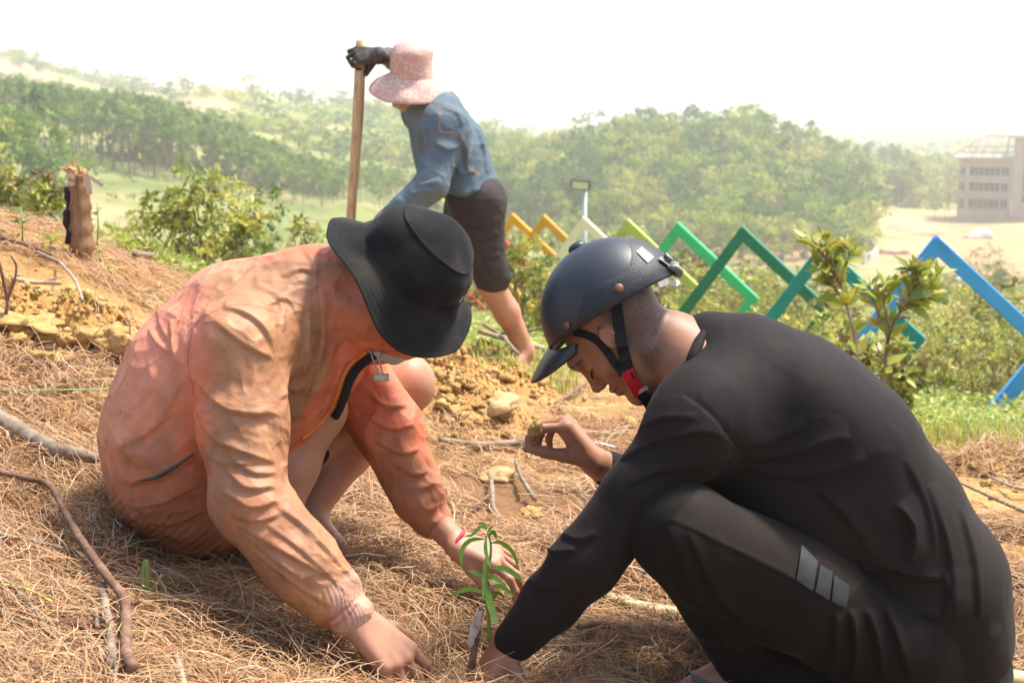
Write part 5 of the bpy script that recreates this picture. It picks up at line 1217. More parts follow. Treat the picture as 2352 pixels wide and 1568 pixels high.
for a, c_ in rb: b = MB(); b.tube([BO + a, BO + c_], .16, 6); b.build('rafter', M_CONC, bd)
lb(10.61, 24, -1.0, 12, -3, 15.6).build('tower_wall', M_CONC, bd); lb(9.4, 25, -2.2, 13, 15.62, 16.2).build('tower_eave', mat('pale_concrete', [(.5, .42, .36), (.58, .5, .44)], scale=.4, rough=.9), bd)
b = MB(); b.add([BO + V3(*q) for q in ((9.4, -2.2, 16.21), (25, -2.2, 16.21), (25, 13, 16.21), (9.4, 13, 16.21), (12.5, 3, 17.7), (25, 3, 17.7), (25, 8, 17.7), (12.5, 8, 17.7))], [(0, 1, 5, 4), (2, 3, 7, 6), (3, 0, 4, 7), (4, 5, 6, 7), (1, 2, 6, 5)]); b.build('tower_roof', M_CONC, bd)
for i in range(6):
    for z0, z1 in ((10.3, 13.6), (5.2, 9.8), (2.8, 4.6)):
        lb(12.4 + i * 1.1, 12.95 + i * 1.1, -1.012, -1.0 + .02, z0, z1).build('window', M_HOLE, bd)
sf = empty('scaffolding', tuple(BO)); tag(sf, 'thin pole scaffolding around the left end of the unfinished building', 'scaffolding')
for x in (-4.2, -2.2, .6, 3.9, 6, 8.2, 10.4, 12.2, 14.6, 17): b = MB(); b.tube([BO + V3(x, -1.7, -2.5), BO + V3(x, -1.7, 10.8 if x < 11 else 14.5)], .07, 5); b.build('pole', M_POLE, sf)
for z in (1.6, 4.6, 7.3, 10.2): b = MB(); b.tube([BO + V3(-4.6, -1.78, z), BO + V3(18, -1.78, z + .1)], .07, 5); b.build('pole', M_POLE, sf)
b = MB(); b.tube([BO + V3(.2, -1.9, 7.4), BO + V3(6.6, -1.9, .2)], .06, 5); b.build('pole', M_POLE, sf)

for o_ in (bd, sf): o_.rotation_euler = (0, 0, -math.radians(19))
def heap(name, px, py, rx, ry, rz, m, label, cat, seed):
    q = GP(px, py, 20, 500); v, f = lump(seed, 3, .35, (rx, ry, rz)); tag(link(name, mesh_np(name, v + q, f), m), label, cat)
M_RUB = mat('rubble', [(.5, .46, .42), (.66, .62, .58)], scale=2, rough=.9); M_DIRT = mat('dirt_heap', [(.36, .24, .13), (.5, .36, .21)], scale=1.5, rough=.95, bump=.8, bscale=4, bdist=.2)
heap('rubble_heap', 2246, 548, 2.6, 2, 1.9, M_RUB, 'pale heap of rubble on the sandy ground below the building', 'rubble', 71)
heap('rubble_heap', 2255, 498, 2.2, 2, 1.6, M_RUB, 'pale heap of rubble against the foot of the building', 'rubble', 72)
heap('dirt_mound', 2090, 535, 6, 5, 1.5, M_DIRT, 'long low brown earth mound on the sandy ground', 'mound', 73)
heap('dirt_mound', 2030, 580, 4, 3, .9, M_DIRT, 'small earth mound inside the bend of the retaining wall', 'mound', 74)
M_WALL = mat('wall_pale', [(.42, .38, .33), (.55, .5, .44)], scale=.8, rough=.9)
def wall(name, pix, h, w, label):
    pts = [GP(x, y, 60, 400) for x, y in pix]; b = MB()
    P_ = spline(pts, 6)
    for i in range(len(P_) - 1):
        a, c_ = P_[i], P_[i + 1]; dd = unit((c_ - a) * V3(1, 1, 0)); s = V3(-dd[1], dd[0], 0) * w / 2; vs_ = []
        for q in (a, c_): vs_ += [q - s - V3(0, 0, 1), q + s - V3(0, 0, 1), q + s + V3(0, 0, h), q - s + V3(0, 0, h)]
        b.add(vs_, [(0, 1, 5, 4), (1, 2, 6, 5), (2, 3, 7, 6), (3, 0, 4, 7)] + ([(3, 2, 1, 0)] if i == 0 else []) + ([(4, 5, 6, 7)] if i == len(P_) - 2 else []))
    tag(b.build(name, M_WALL), label, 'wall')
wall('retaining_wall', [(1978, 552), (1998, 568), (2014, 588), (2000, 603), (1982, 608)], 1.4, .5, 'curved concrete retaining wall at the edge of the sandy site')
wall('roadside_wall', [(1560, 612), (1660, 612), (1740, 611), (1800, 610)], .55, .5, 'low pale roadside wall at the foot of the wooded hill')

# far town
r = np.random.default_rng(17); RC = [((.42, .06, .04), 'red'), ((.60, .60, .62), 'white'), ((.34, .09, .06), 'brick red'), ((.62, .60, .57), 'white')]
M_HW = mat('town_wall', [(.40, .37, .33), (.5, .47, .43)], scale=.3, rough=.9); MR = [mat('town_roof_%d' % i, [c], rough=.6) for i, (c, n_) in enumerate(RC)]
for px, py, d, wd, ci in ((1960, 292, 900, 11, 0), (1990, 286, 940, 14, 1), (2060, 285, 900, 11, 1), (2095, 281, 920, 10, 1), (1910, 298, 870, 12, 3), (1975, 306, 800, 9, 2), (1962, 316, 760, 13, 3), (2085, 310, 780, 7, 1), (2110, 305, 800, 6, 3),
                           (2160, 293, 850, 11, 0), (2215, 291, 820, 14, 0), (2245, 286, 850, 12, 2), (2030, 306, 780, 8, 3), (2025, 398, 420, 8, 0), (2265, 300, 760, 8, 2), (1935, 300, 830, 8, 1), (2130, 288, 950, 10, 3), (2000, 300, 700, 12, 0), (2140, 300, 700, 12, 2), (2050, 296, 760, 12, 0)):
    wd *= 1.35
    q = GP(px, py + 3, 350, 2400); d = q[1]; z0 = g1(q[0], d); e = empty('town_house', (q[0], d, z0)); tag(e, ('pink-red roofed house among the trees nearest the sandy site' if d < 500 else 'hazy %s-roofed house in the far town' % RC[ci][1]), 'house', None if d < 500 else 'far town houses')
    hz_ = 4.2; b = MB(); b.box((q[0], d, z0 + hz_ / 2 - .5), (wd / 2, wd * .4, hz_ / 2 + .5)); b.build('wall', M_HW, e)
    b = MB(); w2, d2 = wd / 2 + .6, wd * .4 + .6; zt = z0 + hz_
    b.add([(q[0] - w2, d - d2, zt + .01), (q[0] + w2, d - d2, zt + .01), (q[0] + w2, d + d2, zt + .01), (q[0] - w2, d + d2, zt + .01), (q[0] - w2, d, zt + wd * .28), (q[0] + w2, d, zt + wd * .28)], [(0, 1, 5, 4), (2, 3, 4, 5), (3, 0, 4), (1, 2, 5), (3, 2, 1, 0)])
    b.build('roof', MR[ci], e)

# ---------------------------------------------------------------- shrubs
def shrub(name, x, y, h, w, seed, clumps, per, leaf, pal, label, group=None, lw=.42, base=.1, stems=7, shape='round', z=None, red=0.0):
    (V, Q, c), cs = crown(seed, h, w, clumps, per, leaf, pal, base, shape, lw)
    if red:
        rr_ = np.random.default_rng(seed + 9); n = len(V) // 5; m = np.repeat(rr_.random(n) < red, 5); c = np.where(m[:, None], np.array([.62, .09, .03]), c)
    e = empty(name, (x, y, (g1(x, y) if z is None else z) - .02)); cm = mesh_np('foliage', V, Q, smooth=False, attrs={'lcol': c}); link('foliage', cm, M_LEAF, e, loc=(0, 0, 0))
    rr_ = np.random.default_rng(seed); 
    for i in rr_.permutation(len(cs))[:stems]:
        b = MB(); a = V3(*(rr_.normal(0, .04 * w, 2)), 0); m = (a + cs[i]) / 2 * V3(.8, .8, 1.05); b.tube(spline([a, m, cs[i]], 4), np.linspace(.012 * h, .004 * h, 9), 5); link('stem', b.mesh('stem', True), M_BARK, e, loc=(0, 0, 0))
    return tag(e, label, 'shrub', group)
PALY = [[.44, .44, .08], [.36, .39, .07], [.24, .28, .055], [.52, .48, .11], [.32, .24, .09]]
def sh_at(px, pytop, d, hpx, wpx, **k):
    top = P(px, pytop, d); z0 = g1(top[0], d); return top[0], d, max(top[2] - z0, .3), wpx * d / F
def S(px, pytop, d, wpx, seed, label, clumps=60, per=16, leaf=.055, pal=PALY, **k):
    x, y, h, w = sh_at(px, pytop, d, 0, wpx); return shrub('shrub', x, y, h, w, seed, clumps, per, leaf, pal, label, **k)
S(465, 372, 8.2, 260, 301, 'tall yellow-green leafy shrub behind the shoulder of the orange jacket', 62, 20, .055, base=.05)
S(360, 440, 8.4, 210, 302, 'rounded olive shrub left of the tall yellow-green one', 50, 18, .05, base=.05)
S(540, 450, 8.0, 150, 303, 'small leafy shrub right of the tall yellow-green one', 34, 16, .055, base=.05)
S(615, 420, 13, 130, 304, 'dense mid-green shrub standing behind the yellow-green shrubs', 60, 16, .06, pal=[[.12, .22, .035], [.16, .26, .04], [.2, .27, .05]], base=.02)
S(700, 495, 12, 130, 305, 'low olive shrub between the hat and the hoe', 44, 16, .06, base=.02)
S(760, 500, 15, 120, 306, 'low green shrub behind the foot of the hoe', 44, 16, .06, pal=[[.12, .22, .035], [.16, .26, .04]], base=.02)
S(20, 440, 7.0, 110, 307, 'small yellow shrub at the left edge of the crest', 26, 14, .05, base=.05)
S(95, 475, 6.9, 90, 308, 'little yellow-green shrub just left of the stump', 22, 14, .05, base=.05)
S(1195, 520, 10.5, 130, 309, 'shrub with red-tipped leaves beside the shorts of the standing person', 60, 18, .055, red=.03, base=.05)
S(1255, 575, 10, 110, 310, 'olive shrub just left of the helmet crown', 44, 16, .055, red=.03, base=.05)
S(1950, 735, 6.3, 120, 312, 'leafy shrub at the foot of the left upright twigs', 30, 14, .07, base=.0, red=.02)
S(2055, 745, 6.4, 130, 313, 'leafy shrub at the foot of the bushy twigs', 32, 14, .07, base=.0, red=.02)
S(1885, 668, 8.8, 120, 314, 'low leafy shrub just above the shoulder of the black shirt', 28, 14, .065, base=.0)
S(1510, 560, 12, 90, 311, 'small yellow shrub behind the back of the helmet', 26, 14, .055, base=.05)
k = 0
for px, py, d, w in ((1600, 640, 15, 150), (1680, 650, 17, 140), (1760, 660, 14, 130), (1640, 690, 12, 150), (1580, 700, 11, 130), (1720, 700, 11.5, 130), (1820, 690, 12, 120), (1830, 640, 19, 130), (1560, 630, 19, 120), (1700, 625, 24, 150)):
    S(px, py, d, w, 330 + k, 'flowering olive shrub in the planted bank behind the neck of the helmet wearer', 38, 14, .05, group='shrubs in the bank behind the helmet', base=.0, red=.015); k += 1
for px, py, d, w in ((2200, 690, 11.5, 200), (2310, 700, 11, 180), (2120, 730, 12.5, 180), (2250, 740, 10.6, 200), (2340, 760, 10.2, 160), (2160, 790, 10.8, 170), (2060, 770, 11.5, 150), (1990, 700, 13, 150), (1900, 700, 14, 140), (2200, 650, 17, 180), (2090, 670, 17, 160), (2330, 670, 18, 160)):
    S(px, py, d, w, 360 + k, 'dense olive-green shrub in the thicket around the blue and teal frames', 46, 16, .05, group='thicket around the blue and teal frames', base=.0); k += 1
for px, py, d, w, hh in ((2265, 560, 85, 120, 1), (2215, 615, 80, 150, 1), (2290, 600, 88, 90, 1)):
    S(px, py, d, w, 390 + k, 'feathery bamboo-like bush on the slope above the sandy ground', 60, 16, .22, pal=[[.13, .19, .05], [.17, .22, .06]], group='feathery bushes above the sandy ground', base=.0, lw=.25); k += 1
k = 0
r = np.random.default_rng(23)
while k < 90:
    d = math.exp(r.uniform(math.log(19), math.log(130))); c = r.uniform(600, 2420)
    if d > 75 and c > 1950 and d > 110: continue
    x = (c - 1176) / F * d; h = r.uniform(.5, 1.1) * (1 + d / 150)
    if k < 5:
        o = shrub('hill_shrub', x, d, 1.0, 1.25, 420 + k, 30, 12, .11, PALY if k % 2 else PAL_SHRUB, 'low olive shrub scattered over the slope below the frames', 'shrubs scattered down the slope', base=.0, stems=2)
        if k == 0: HSH = []
        HSH.append(o)
    else:
        o = copy_tree(HSH[r.integers(0, 5)]); o.location = (x, d, g1(x, d) - .05)
    o.scale = (h * r.uniform(1, 1.6), h * r.uniform(1, 1.6), h); o.rotation_euler = (0, 0, r.uniform(0, 6.28)); k += 1
# the two sparse twigs of large leaves close behind the black shirt
def twig_shrub(name, stems, d, label, seed, leaf=.11, nl=26, z=0):
    rr_ = np.random.default_rng(seed); base = P(*stems[0][0], d); e = empty(name, tuple(base)); tag(e, label, 'shrub')
    VV, QQ, CC_, of = [], [], [], 0
    for pl in stems:
        pts = [P(x, y, d + rr_.normal(0, .05)) for x, y in pl]; sp = spline(pts, 6); b = MB(); b.tube(sp, np.linspace(.007, .0025, len(sp)), 6); b.build('stem', M_BARK, e, True)
        n = nl; tt = rr_.random(n) ** .8; idx = (tt * (len(sp) - 1)).astype(int); c = np.array([sp[i] for i in idx])
        ax = np.array([unit(sp[min(i + 1, len(sp) - 1)] - sp[max(i - 1, 0)]) for i in idx]); sd = unit_rows(np.cross(ax, rand_dirs(rr_, n))); up = unit_rows(sd * rr_.uniform(.5, 1.1, (n, 1)) + ax * rr_.uniform(.4, .9, (n, 1)))
        nr = V3(.15, -.35, .8) + rr_.normal(0, .35, (n, 3)); nr = unit_rows(nr - up * (nr * up).sum(1)[:, None]); L = leaf * rr_.uniform(.6, 1.1, n) * (1 - .25 * tt)
        pal = np.array([[.36, .44, .06], [.44, .50, .07], [.30, .40, .06], [.50, .50, .08], [.40, .33, .07], [.28, .36, .07]])
        V, Q, cc_ = leaf_cards(c, nr, up, L, L * .40, pal[rr_.integers(0, 6, n)] * rr_.uniform(.8, 1.15, (n, 1)), .18, .12); VV.append(V); QQ.append(Q + of); CC_.append(cc_); of += len(V)
    link('foliage', mesh_np('foliage', np.concatenate(VV), np.concatenate(QQ), attrs={'lcol': np.concatenate(CC_)}), M_LEAF, e)
twig_shrub('leafy_twigs', [[(1985, 900), (1955, 740), (1925, 640), (1880, 520)], [(1945, 700), (1915, 660), (1870, 600)], [(1925, 640), (1950, 590), (1945, 560)], [(1935, 660), (1900, 600), (1905, 540)], [(1930, 650), (1880, 570), (1860, 545)]], 5.6, 'upright leafy twigs rising left of the blue frame behind the black shirt', 501, nl=30)
twig_shrub('leafy_twigs', [[(2030, 900), (2040, 780), (2080, 690), (2130, 600)], [(2060, 730), (2100, 660), (2110, 610)], [(2070, 700), (2130, 660), (2160, 620)], [(2075, 700), (2120, 690), (2140, 660)], [(2040, 780), (2010, 700), (1995, 650)], [(2045, 760), (2030, 690), (2040, 640)], [(2080, 690), (2100, 640), (2085, 610)]], 5.7, 'bushy leafy twigs crossing the left arm of the blue frame', 502, nl=30)

# ---------------------------------------------------------------- grass and weeds (stuff)
def blades(n, seed, box, hh, pal, wid=.004):
    r = np.random.default_rng(seed); x0, x1, d0, d1 = box
    y = 1 / (1 / d0 + r.random(n) * (1 / d1 - 1 / d0)); c = r.uniform(x0, x1, n); x = (c - 1176) / F * y
    keep = vnoise(np.stack([x * 1.6, y * 1.6, 0 * x], -1), seed) > -.25; x, y = x[keep], y[keep]; n = len(x); z = G(x, y)
    L = r.uniform(.4, 1.2, n) * hh; a = r.uniform(0, 6.28, n); lean = r.uniform(.1, .8, n); dirx = np.stack([np.cos(a), np.sin(a), 0 * a], -1); sd = np.stack([-np.sin(a), np.cos(a), 0 * a], -1)
    p0 = np.stack([x, y, z - .01], -1); up = V3(0, 0, 1); p1 = p0 + up * L[:, None] * .55 + dirx * (L * lean * .25)[:, None]; p2 = p0 + up * (L * (1 - .3 * lean))[:, None] + dirx * (L * lean * .8)[:, None]
    w = wid * r.uniform(.6, 1.4, n)[:, None]; V = np.stack([p0 - sd * w, p0 + sd * w, p1 + sd * w * .8, p1 - sd * w * .8, p2, p2], 1).reshape(-1, 3); b = np.arange(n)[:, None] * 6
    Q = np.concatenate([np.concatenate([b, b + 1, b + 2, b + 3], 1), np.concatenate([b + 3, b + 2, b + 4, b + 5], 1)])
    pal = np.array(pal); return V, Q, np.repeat(pal[r.integers(0, len(pal), n)] * r.uniform(.8, 1.2, (n, 1)), 6, 0)
def weeds(n, seed, box, leaf, pal, hmax=.08):
    r = np.random.default_rng(seed); x0, x1, d0, d1 = box
    m = n // 9; y = 1 / (1 / d0 + r.random(m) * (1 / d1 - 1 / d0)); c = r.uniform(x0, x1, m); x = (c - 1176) / F * y
    keep = vnoise(np.stack([x * 1.3, y * 1.3, 0 * x], -1), seed) > -.2; x, y = x[keep], y[keep]; m = len(x); z = G(x, y)
    ci = np.repeat(np.arange(m), 9); k = len(ci); cent = np.stack([x[ci], y[ci], z[ci]], -1) + np.stack([r.normal(0, .03, k), r.normal(0, .03, k), r.random(k) * hmax], -1)
    up = unit_rows(np.stack([r.normal(0, 1, k), r.normal(0, 1, k), r.uniform(-.1, .6, k)], -1)); nr = unit_rows(np.stack([r.normal(0, .4, k), r.normal(0, .4, k), np.ones(k)], -1)); L = leaf * r.uniform(.6, 1.3, k); pal = np.array(pal)
    return leaf_cards(cent, nr, up, L, L * .5, pal[r.integers(0, len(pal), m)][ci] * r.uniform(.8, 1.2, (k, 1)))
PG = [[.34, .42, .07], [.44, .48, .09], [.26, .35, .055], [.48, .45, .14]]
gs = [blades(9000, 61, (1040, 2420, 7.0, 18), .11, PG), blades(3500, 62, (1960, 2420, 5.3, 8), .09, PG), blades(2500, 63, (250, 760, 6.3, 10), .16, PG), blades(500, 64, (1080, 1330, 5.3, 7.5), .09, PG)]
ofs = 0; VV, QQ, CC_ = [], [], []
for v, q, c in gs: VV.append(v); QQ.append(q + ofs); CC_.append(c); ofs += len(v)
tag(link('grass', mesh_np('grass', np.concatenate(VV), np.concatenate(QQ), smooth=False, attrs={'lcol': np.concatenate(CC_)}), M_LEAF), 'short bright grass along the lower edge of the bare slope', 'grass', kind='stuff')
gs = [weeds(9000, 65, (1980, 2430, 5.2, 9.5), .032, PG), weeds(3500, 66, (240, 760, 6.0, 9), .04, PG), weeds(3000, 67, (1080, 1300, 6.2, 10), .04, PG), weeds(9000, 68, (1040, 2420, 8, 20), .05, PG, .14), weeds(500, 69, (2180, 2420, 4.3, 5.2), .02, PG, .03), weeds(250, 70, (0, 420, 4.2, 6), .025, PG, .03)]
ofs = 0; VV, QQ, CC_ = [], [], []
for v, q, c in gs: VV.append(v); QQ.append(q + ofs); CC_.append(c); ofs += len(v)
tag(link('ground_weeds', mesh_np('ground_weeds', np.concatenate(VV), np.concatenate(QQ), smooth=False, attrs={'lcol': np.concatenate(CC_)}), M_LEAF), 'low yellow-green weeds covering the edge of the slope', 'weeds', kind='stuff')
# scrub over the far slopes, too far to tell apart
r = np.random.default_rng(77); n = 9000; y = np.exp(r.uniform(math.log(205), math.log(730), n)); y[:140] = r.uniform(105, 182, 140); c = r.uniform(-80, 1300, n); x = (c - 1176) / F * y
keep = fbm(np.stack([x * .03, y * .03, 0 * x], -1), 3, 5) > .02; keep &= (fbm(np.stack([x, y, 0 * x], -1) * .022, 4, 25) + .35 * np.exp(-((c - 470) / 160) ** 2)) < .18; x, y = x[keep], y[keep]; n = len(x); z = G(x, y); ci = np.repeat(np.arange(n), 9); k = len(ci); s = r.uniform(.7, 2.2, n) * np.where(y < 185, .4, 1)
off = rand_dirs(r, k) * s[ci][:, None] * V3(1.2, 1.2, .8); cent = np.stack([x[ci], y[ci], z[ci] + s[ci] * .6], -1) + off; nr = unit_rows(off + V3(0, 0, .4)); up = unit_rows(np.cross(nr, rand_dirs(r, k))); pf = np.array(PAL_FOREST)
V, Q, cc_ = leaf_cards(cent, nr, up, s[ci] * 1.0, s[ci] * .7, pf[r.integers(0, 5, n)][ci] * r.uniform(.8, 1.2, (k, 1)))
tag(link('hill_scrub', mesh_np('hill_scrub', V, Q, smooth=False, attrs={'lcol': cc_}), M_FARLEAF), 'hazy scrub covering the far hillsides', 'scrub', kind='stuff')
r = np.random.default_rng(78); n = 1500; y = r.uniform(186, 330, n); c = r.uniform(1120, 2000, n); x = (c - 1176) / F * y; z = G(x, y); ci = np.repeat(np.arange(n), 9); k = len(ci); s = r.uniform(.8, 1.9, n)
off = rand_dirs(r, k) * s[ci][:, None] * V3(1.1, 1.1, .9); cent = np.stack([x[ci], y[ci], z[ci] + s[ci] * .7], -1) + off; nr = unit_rows(off + V3(0, 0, .4)); up = unit_rows(np.cross(nr, rand_dirs(r, k)))
V, Q, cc_ = leaf_cards(cent, nr, up, s[ci] * .8, s[ci] * .5, pf[r.integers(0, 5, n)][ci] * r.uniform(.7, 1.1, (k, 1)))
r = np.random.default_rng(79); V2, Q2, C2 = [V], [Q], [cc_]
n = 1500; y = np.exp(r.uniform(math.log(318), math.log(1500), n)); c = r.uniform(1890, 2440, n); kp = ~((c > 2170) & (y < 345)); x = (c - 1176) / F * y; x, y, c = x[kp], y[kp], c[kp]; n = len(x); z = G(x, y); ci = np.repeat(np.arange(n), 10); k = len(ci); s = r.uniform(1.2, 3.2, n)
off = rand_dirs(r, k) * s[ci][:, None] * V3(1.2, 1.2, .9); cent = np.stack([x[ci], y[ci], z[ci] + s[ci] * .7], -1) + off; nr = unit_rows(off + V3(0, 0, .4)); up = unit_rows(np.cross(nr, rand_dirs(r, k)))
v2, q2, c2 = leaf_cards(cent, nr, up, s[ci] * .8, s[ci] * .55, pf[r.integers(0, 5, n)][ci] * r.uniform(.7, 1.1, (k, 1)))
tag(link('plain_scrub', mesh_np('plain_scrub', v2, q2, smooth=False, attrs={'lcol': c2}), M_FARLEAF), 'hazy thickets covering the plain between the building and the town', 'scrub', kind='stuff')
tag(link('undergrowth', mesh_np('undergrowth', V, Q, smooth=False, attrs={'lcol': cc_}), M_FARLEAF), 'undergrowth between the trees of the wooded hill', 'undergrowth', kind='stuff')

# ---------------------------------------------------------------- stump
sb = GP(190, 588); sd_ = sb[1]; st = empty('tree_stump', tuple(sb)); tag(st, 'broken tree stump with splintered top on the left crest', 'stump')
M_STUMP = mat('stump_wood', [(.12, .062, .03), (.27, .15, .075), (.39, .245, .135)], scale=5, rough=.85, stretch=(9, 9, 1.2), bump=.6, bscale=26, bdist=.006)
pts = [P(192, 610, sd_), P(189, 560, sd_), P(186, 500, sd_), P(184, 440, sd_), P(180, 400, sd_)]; b = MB(); b.tube(spline(pts, 5), list(np.linspace(.044, .031, 21) * (1 + .09 * np.sin(np.arange(21) * 1.7) + .05 * np.cos(np.arange(21) * 3.1))), 16); tk = b.build('trunk', M_STUMP, st, True)
r = np.random.default_rng(31)
for i in range(15):
    a = r.uniform(0, 6.28); o = V3(math.cos(a), math.sin(a), 0) * .024; p0 = P(179, 404, sd_) + o; b = MB(); b.tube([p0 - V3(0, 0, .03), p0 + V3(*r.normal(0, .008, 2), r.uniform(.0, .03)), p0 + V3(r.normal(-.012, .014), r.normal(0, .01), r.uniform(.02, .055))], [.012, .009, .001], 5); b.build('splinter', mat('splinter_wood', [(.42, .22, .10), (.62, .38, .18)], scale=40, rough=.9) if i == 0 else bpy.data.materials['splinter_wood'], st)
for pl, w_ in (([(199, 405), (212, 410), (226, 420), (236, 427)], .012), ([(196, 400), (204, 425), (206, 446)], .022), ([(170, 410), (160, 402), (152, 408)], .016), ([(168, 425), (158, 420), (153, 428)], .014)):
    ribbon([P(x, y, sd_ - .045) for x, y in pl], w_, CAMB, .004).build('bark_strip', mat('bark_strip', [(.5, .36, .27), (.62, .48, .38)], scale=30, rough=.9) if w_ == .012 else bpy.data.materials['bark_strip'], st)
b = MB(); b.tube(spline([P(166, 418, sd_), P(156, 440, sd_), P(162, 470, sd_), P(155, 500, sd_), P(161, 530, sd_), P(160, 560, sd_)], 5), [.011, .016, .013, .012, .015, .016, .012, .018, .016, .013, .017, .015, .014, .018, .019, .015, .018, .02, .018, .016, .014, .014, .015, .016, .017, .018], 8)
b.build('charred_root', mat('charred', [(.012, .011, .01), (.05, .04, .03)], scale=40, rough=.9, bump=1, bscale=60), st, True)
b = MB(); b.tube(spline([P(160, 478, sd_ - .01), P(150, 492, sd_), P(152, 506, sd_), P(160, 510, sd_)], 5), .005, 6); b.build('charred_root', bpy.data.materials['charred'], st, True)

# ---------------------------------------------------------------- sticks, branches, poles
MS = {'brown': mat('stick_brown', [(.10, .05, .03), (.19, .105, .065), (.28, .175, .12)], scale=30, rough=.85, bump=.9, bscale=70, bdist=.004),
      'grey': mat('stick_grey', [(.13, .095, .07), (.25, .19, .135), (.36, .29, .21)], scale=26, rough=.9, bump=.9, bscale=60, bdist=.004),
      'pale': mat('stick_pale', [(.30, .22, .145), (.44, .345, .24)], scale=24, rough=.85, bump=.5, bscale=60), 'bamboo': mat('bamboo_yellow', [(.50, .34, .12), (.66, .52, .26), (.72, .60, .36)], scale=5, rough=.4, stretch=(3, 20, 20), spec=.5)}
def onground(pix, lift, d=None):
    out = []
    for i, q in enumerate(pix):
        l = lift[i] if isinstance(lift, (list, tuple)) else lift
        out.append(GP(q[0], q[1], d1=7.2, hgt=l + .018) if d is None else P(q[0], q[1], d))
    return out
def stick(pix, rp, label, m='brown', lift=.008, name='stick', forks=(), cat='stick', knots=True, group=None):
    pts = onground(pix, lift); n = len(pts); dm = np.mean([q[1] for q in pts]); s = px2m(dm); rr_ = np.random.default_rng(len(label) * 7 + int(pix[0][0]))
    sp = spline(pts, 6); rad = np.interp(np.linspace(0, 1, len(sp)), np.linspace(0, 1, 2), [rp[0] * s, rp[1] * s]) * (1 + (rr_.normal(0, .07, len(sp)) if knots else 0))
    e = empty(name, tuple(pts[n // 2])); b = MB(); b.tube(sp, list(rad), 10); b.build('shaft', MS[m], e, True)
    for fk, fr in forks:
        b = MB(); f2 = spline(onground(fk, lift[-1] if isinstance(lift, (list, tuple)) else lift), 6); b.tube(f2, list(np.linspace(fr[0] * s, fr[1] * s, len(f2))), 8); b.build('side_branch', MS[m], e, True)
    return tag(e, label, cat, group)
stick([(-20, 1078), (55, 1097), (112, 1113), (150, 1177), (175, 1222), (212, 1277), (249, 1327), (284, 1374), (290, 1426), (289, 1489), (306, 1536)], (7.5, 14), 'long forked brown pine branch lying at lower left', 'brown', [.05, .05, .05, .05, .05, .045, .04, .035, .03, .025, .02], 'branch', [([(112, 1116), (104, 1090), (88, 1055)], (8, 4)), ([(284, 1376), (310, 1382), (330, 1345)], (6, 3))], 'branch')
stick([(236, 1345), (243, 1400), (253, 1440), (256, 1530)], (11, 12), 'stout grey barked stick beside the forked branch', 'grey', .015)
stick([(-10, 1225), (75, 1242), (137, 1257), (180, 1269), (214, 1300)], (5, 5), 'thin curved stick reaching in from the left edge above the fork', 'grey', .012)
stick([(-10, 1322), (50, 1367), (82, 1409), (105, 1446), (124, 1466)], (8, 7), 'pale blotched stick at the lower left edge', 'grey', .012)
stick([(50, 1400), (125, 1419), (187, 1439), (229, 1456), (276, 1456)], (6, 6), 'straight brown stick crossing under the stout grey stick', 'brown', .010)
stick([(192, 1352), (217, 1389), (223, 1440)], (6, 5), 'short hooked stick left of the stout grey stick', 'grey', .012)
stick([(198, 1450), (224, 1481), (244, 1511), (270, 1519)], (5, 4), 'short crooked twig at the foot of the stout grey stick', 'pale', .014)
stick([(118, 1232), (155, 1223), (212, 1222), (274, 1237), (330, 1240)], (4, 4), 'thin grey stick behind the forked branch', 'grey', .008)
stick([(-30, 945), (60, 1000), (130, 1033), (225, 1052)], (26, 15), 'thick fallen log at the left edge', 'grey', .02, 'log', (), 'log')
stick([(402, 1498), (412, 1530), (426, 1590)], (8, 9), 'short knobbly stick at the bottom edge', 'pale', .014)
stick([(1010, 1008), (1090, 1020), (1160, 1018), (1215, 1012)], (7, 9), 'short thick stick below the heap of soil', 'grey', .01)
stick([(1127, 1092), (1131, 1135), (1133, 1165), (1150, 1192)], (6, 6), 'bent grey stick pointing down to the sapling', 'grey', .01)
stick([(1184, 1058), (1200, 1100), (1229, 1146)], (5, 6), 'straight brown stick right of the bent grey stick', 'grey', .014)
stick([(1085, 1165), (1105, 1150), (1130, 1132)], (4, 5), 'short dark twig touching the bent grey stick', 'brown', .008)
stick([(1274, 926), (1310, 905), (1345, 880)], (3, 5), 'thin dark twig slanting up beneath the visor', 'brown', .01)
stick([(2205, 1108), (2279, 1142), (2360, 1178)], (3, 5), 'long thin stick right of the black shirt', 'grey', .012)
stick([(2270, 1092), (2328, 1118), (2370, 1124)], (3, 5), 'short pale stick above the long thin one at right', 'pale', .012)
stick([(2290, 1248), (2302, 1300), (2313, 1356)], (5, 3), 'upright brown twig near the right edge', 'brown', .012)
stick([(310, 583), (370, 590), (432, 616)], (7, 6), 'curved grey branch on the crest behind the orange jacket', 'grey', .02)
stick([(310, 540), (330, 562), (352, 578)], (4, 4), 'small brown twig above the curved crest branch', 'brown', .02)
stick([(1100, 760), (1160, 778), (1250, 800)], (6, 6), 'pale cut branch lying behind the bare leg', 'pale', .02)
stick([(1110, 745), (1150, 770), (1190, 812)], (4, 4), 'thin cut branch crossing the pale one behind the bare leg', 'grey', .03)
stick([(1150, 765), (1200, 762), (1255, 752)], (4, 4), 'thin twig above the cut branches behind the bare leg', 'grey', .03)
stick([(0, 545), (60, 562), (118, 585)], (5, 4), 'dark stick on the crest at the far left', 'brown', .015)
stick([(85, 580), (130, 600), (155, 612)], (5, 3), 'short stick left of the stump foot', 'grey', .012)
stick([(135, 600), (170, 640), (190, 690)], (4, 3), 'thin pale stick below the stump', 'pale', .012)
stick([(30, 640), (80, 648), (140, 650)], (6, 5), 'broken pale stick among the clods at left', 'pale', .010)
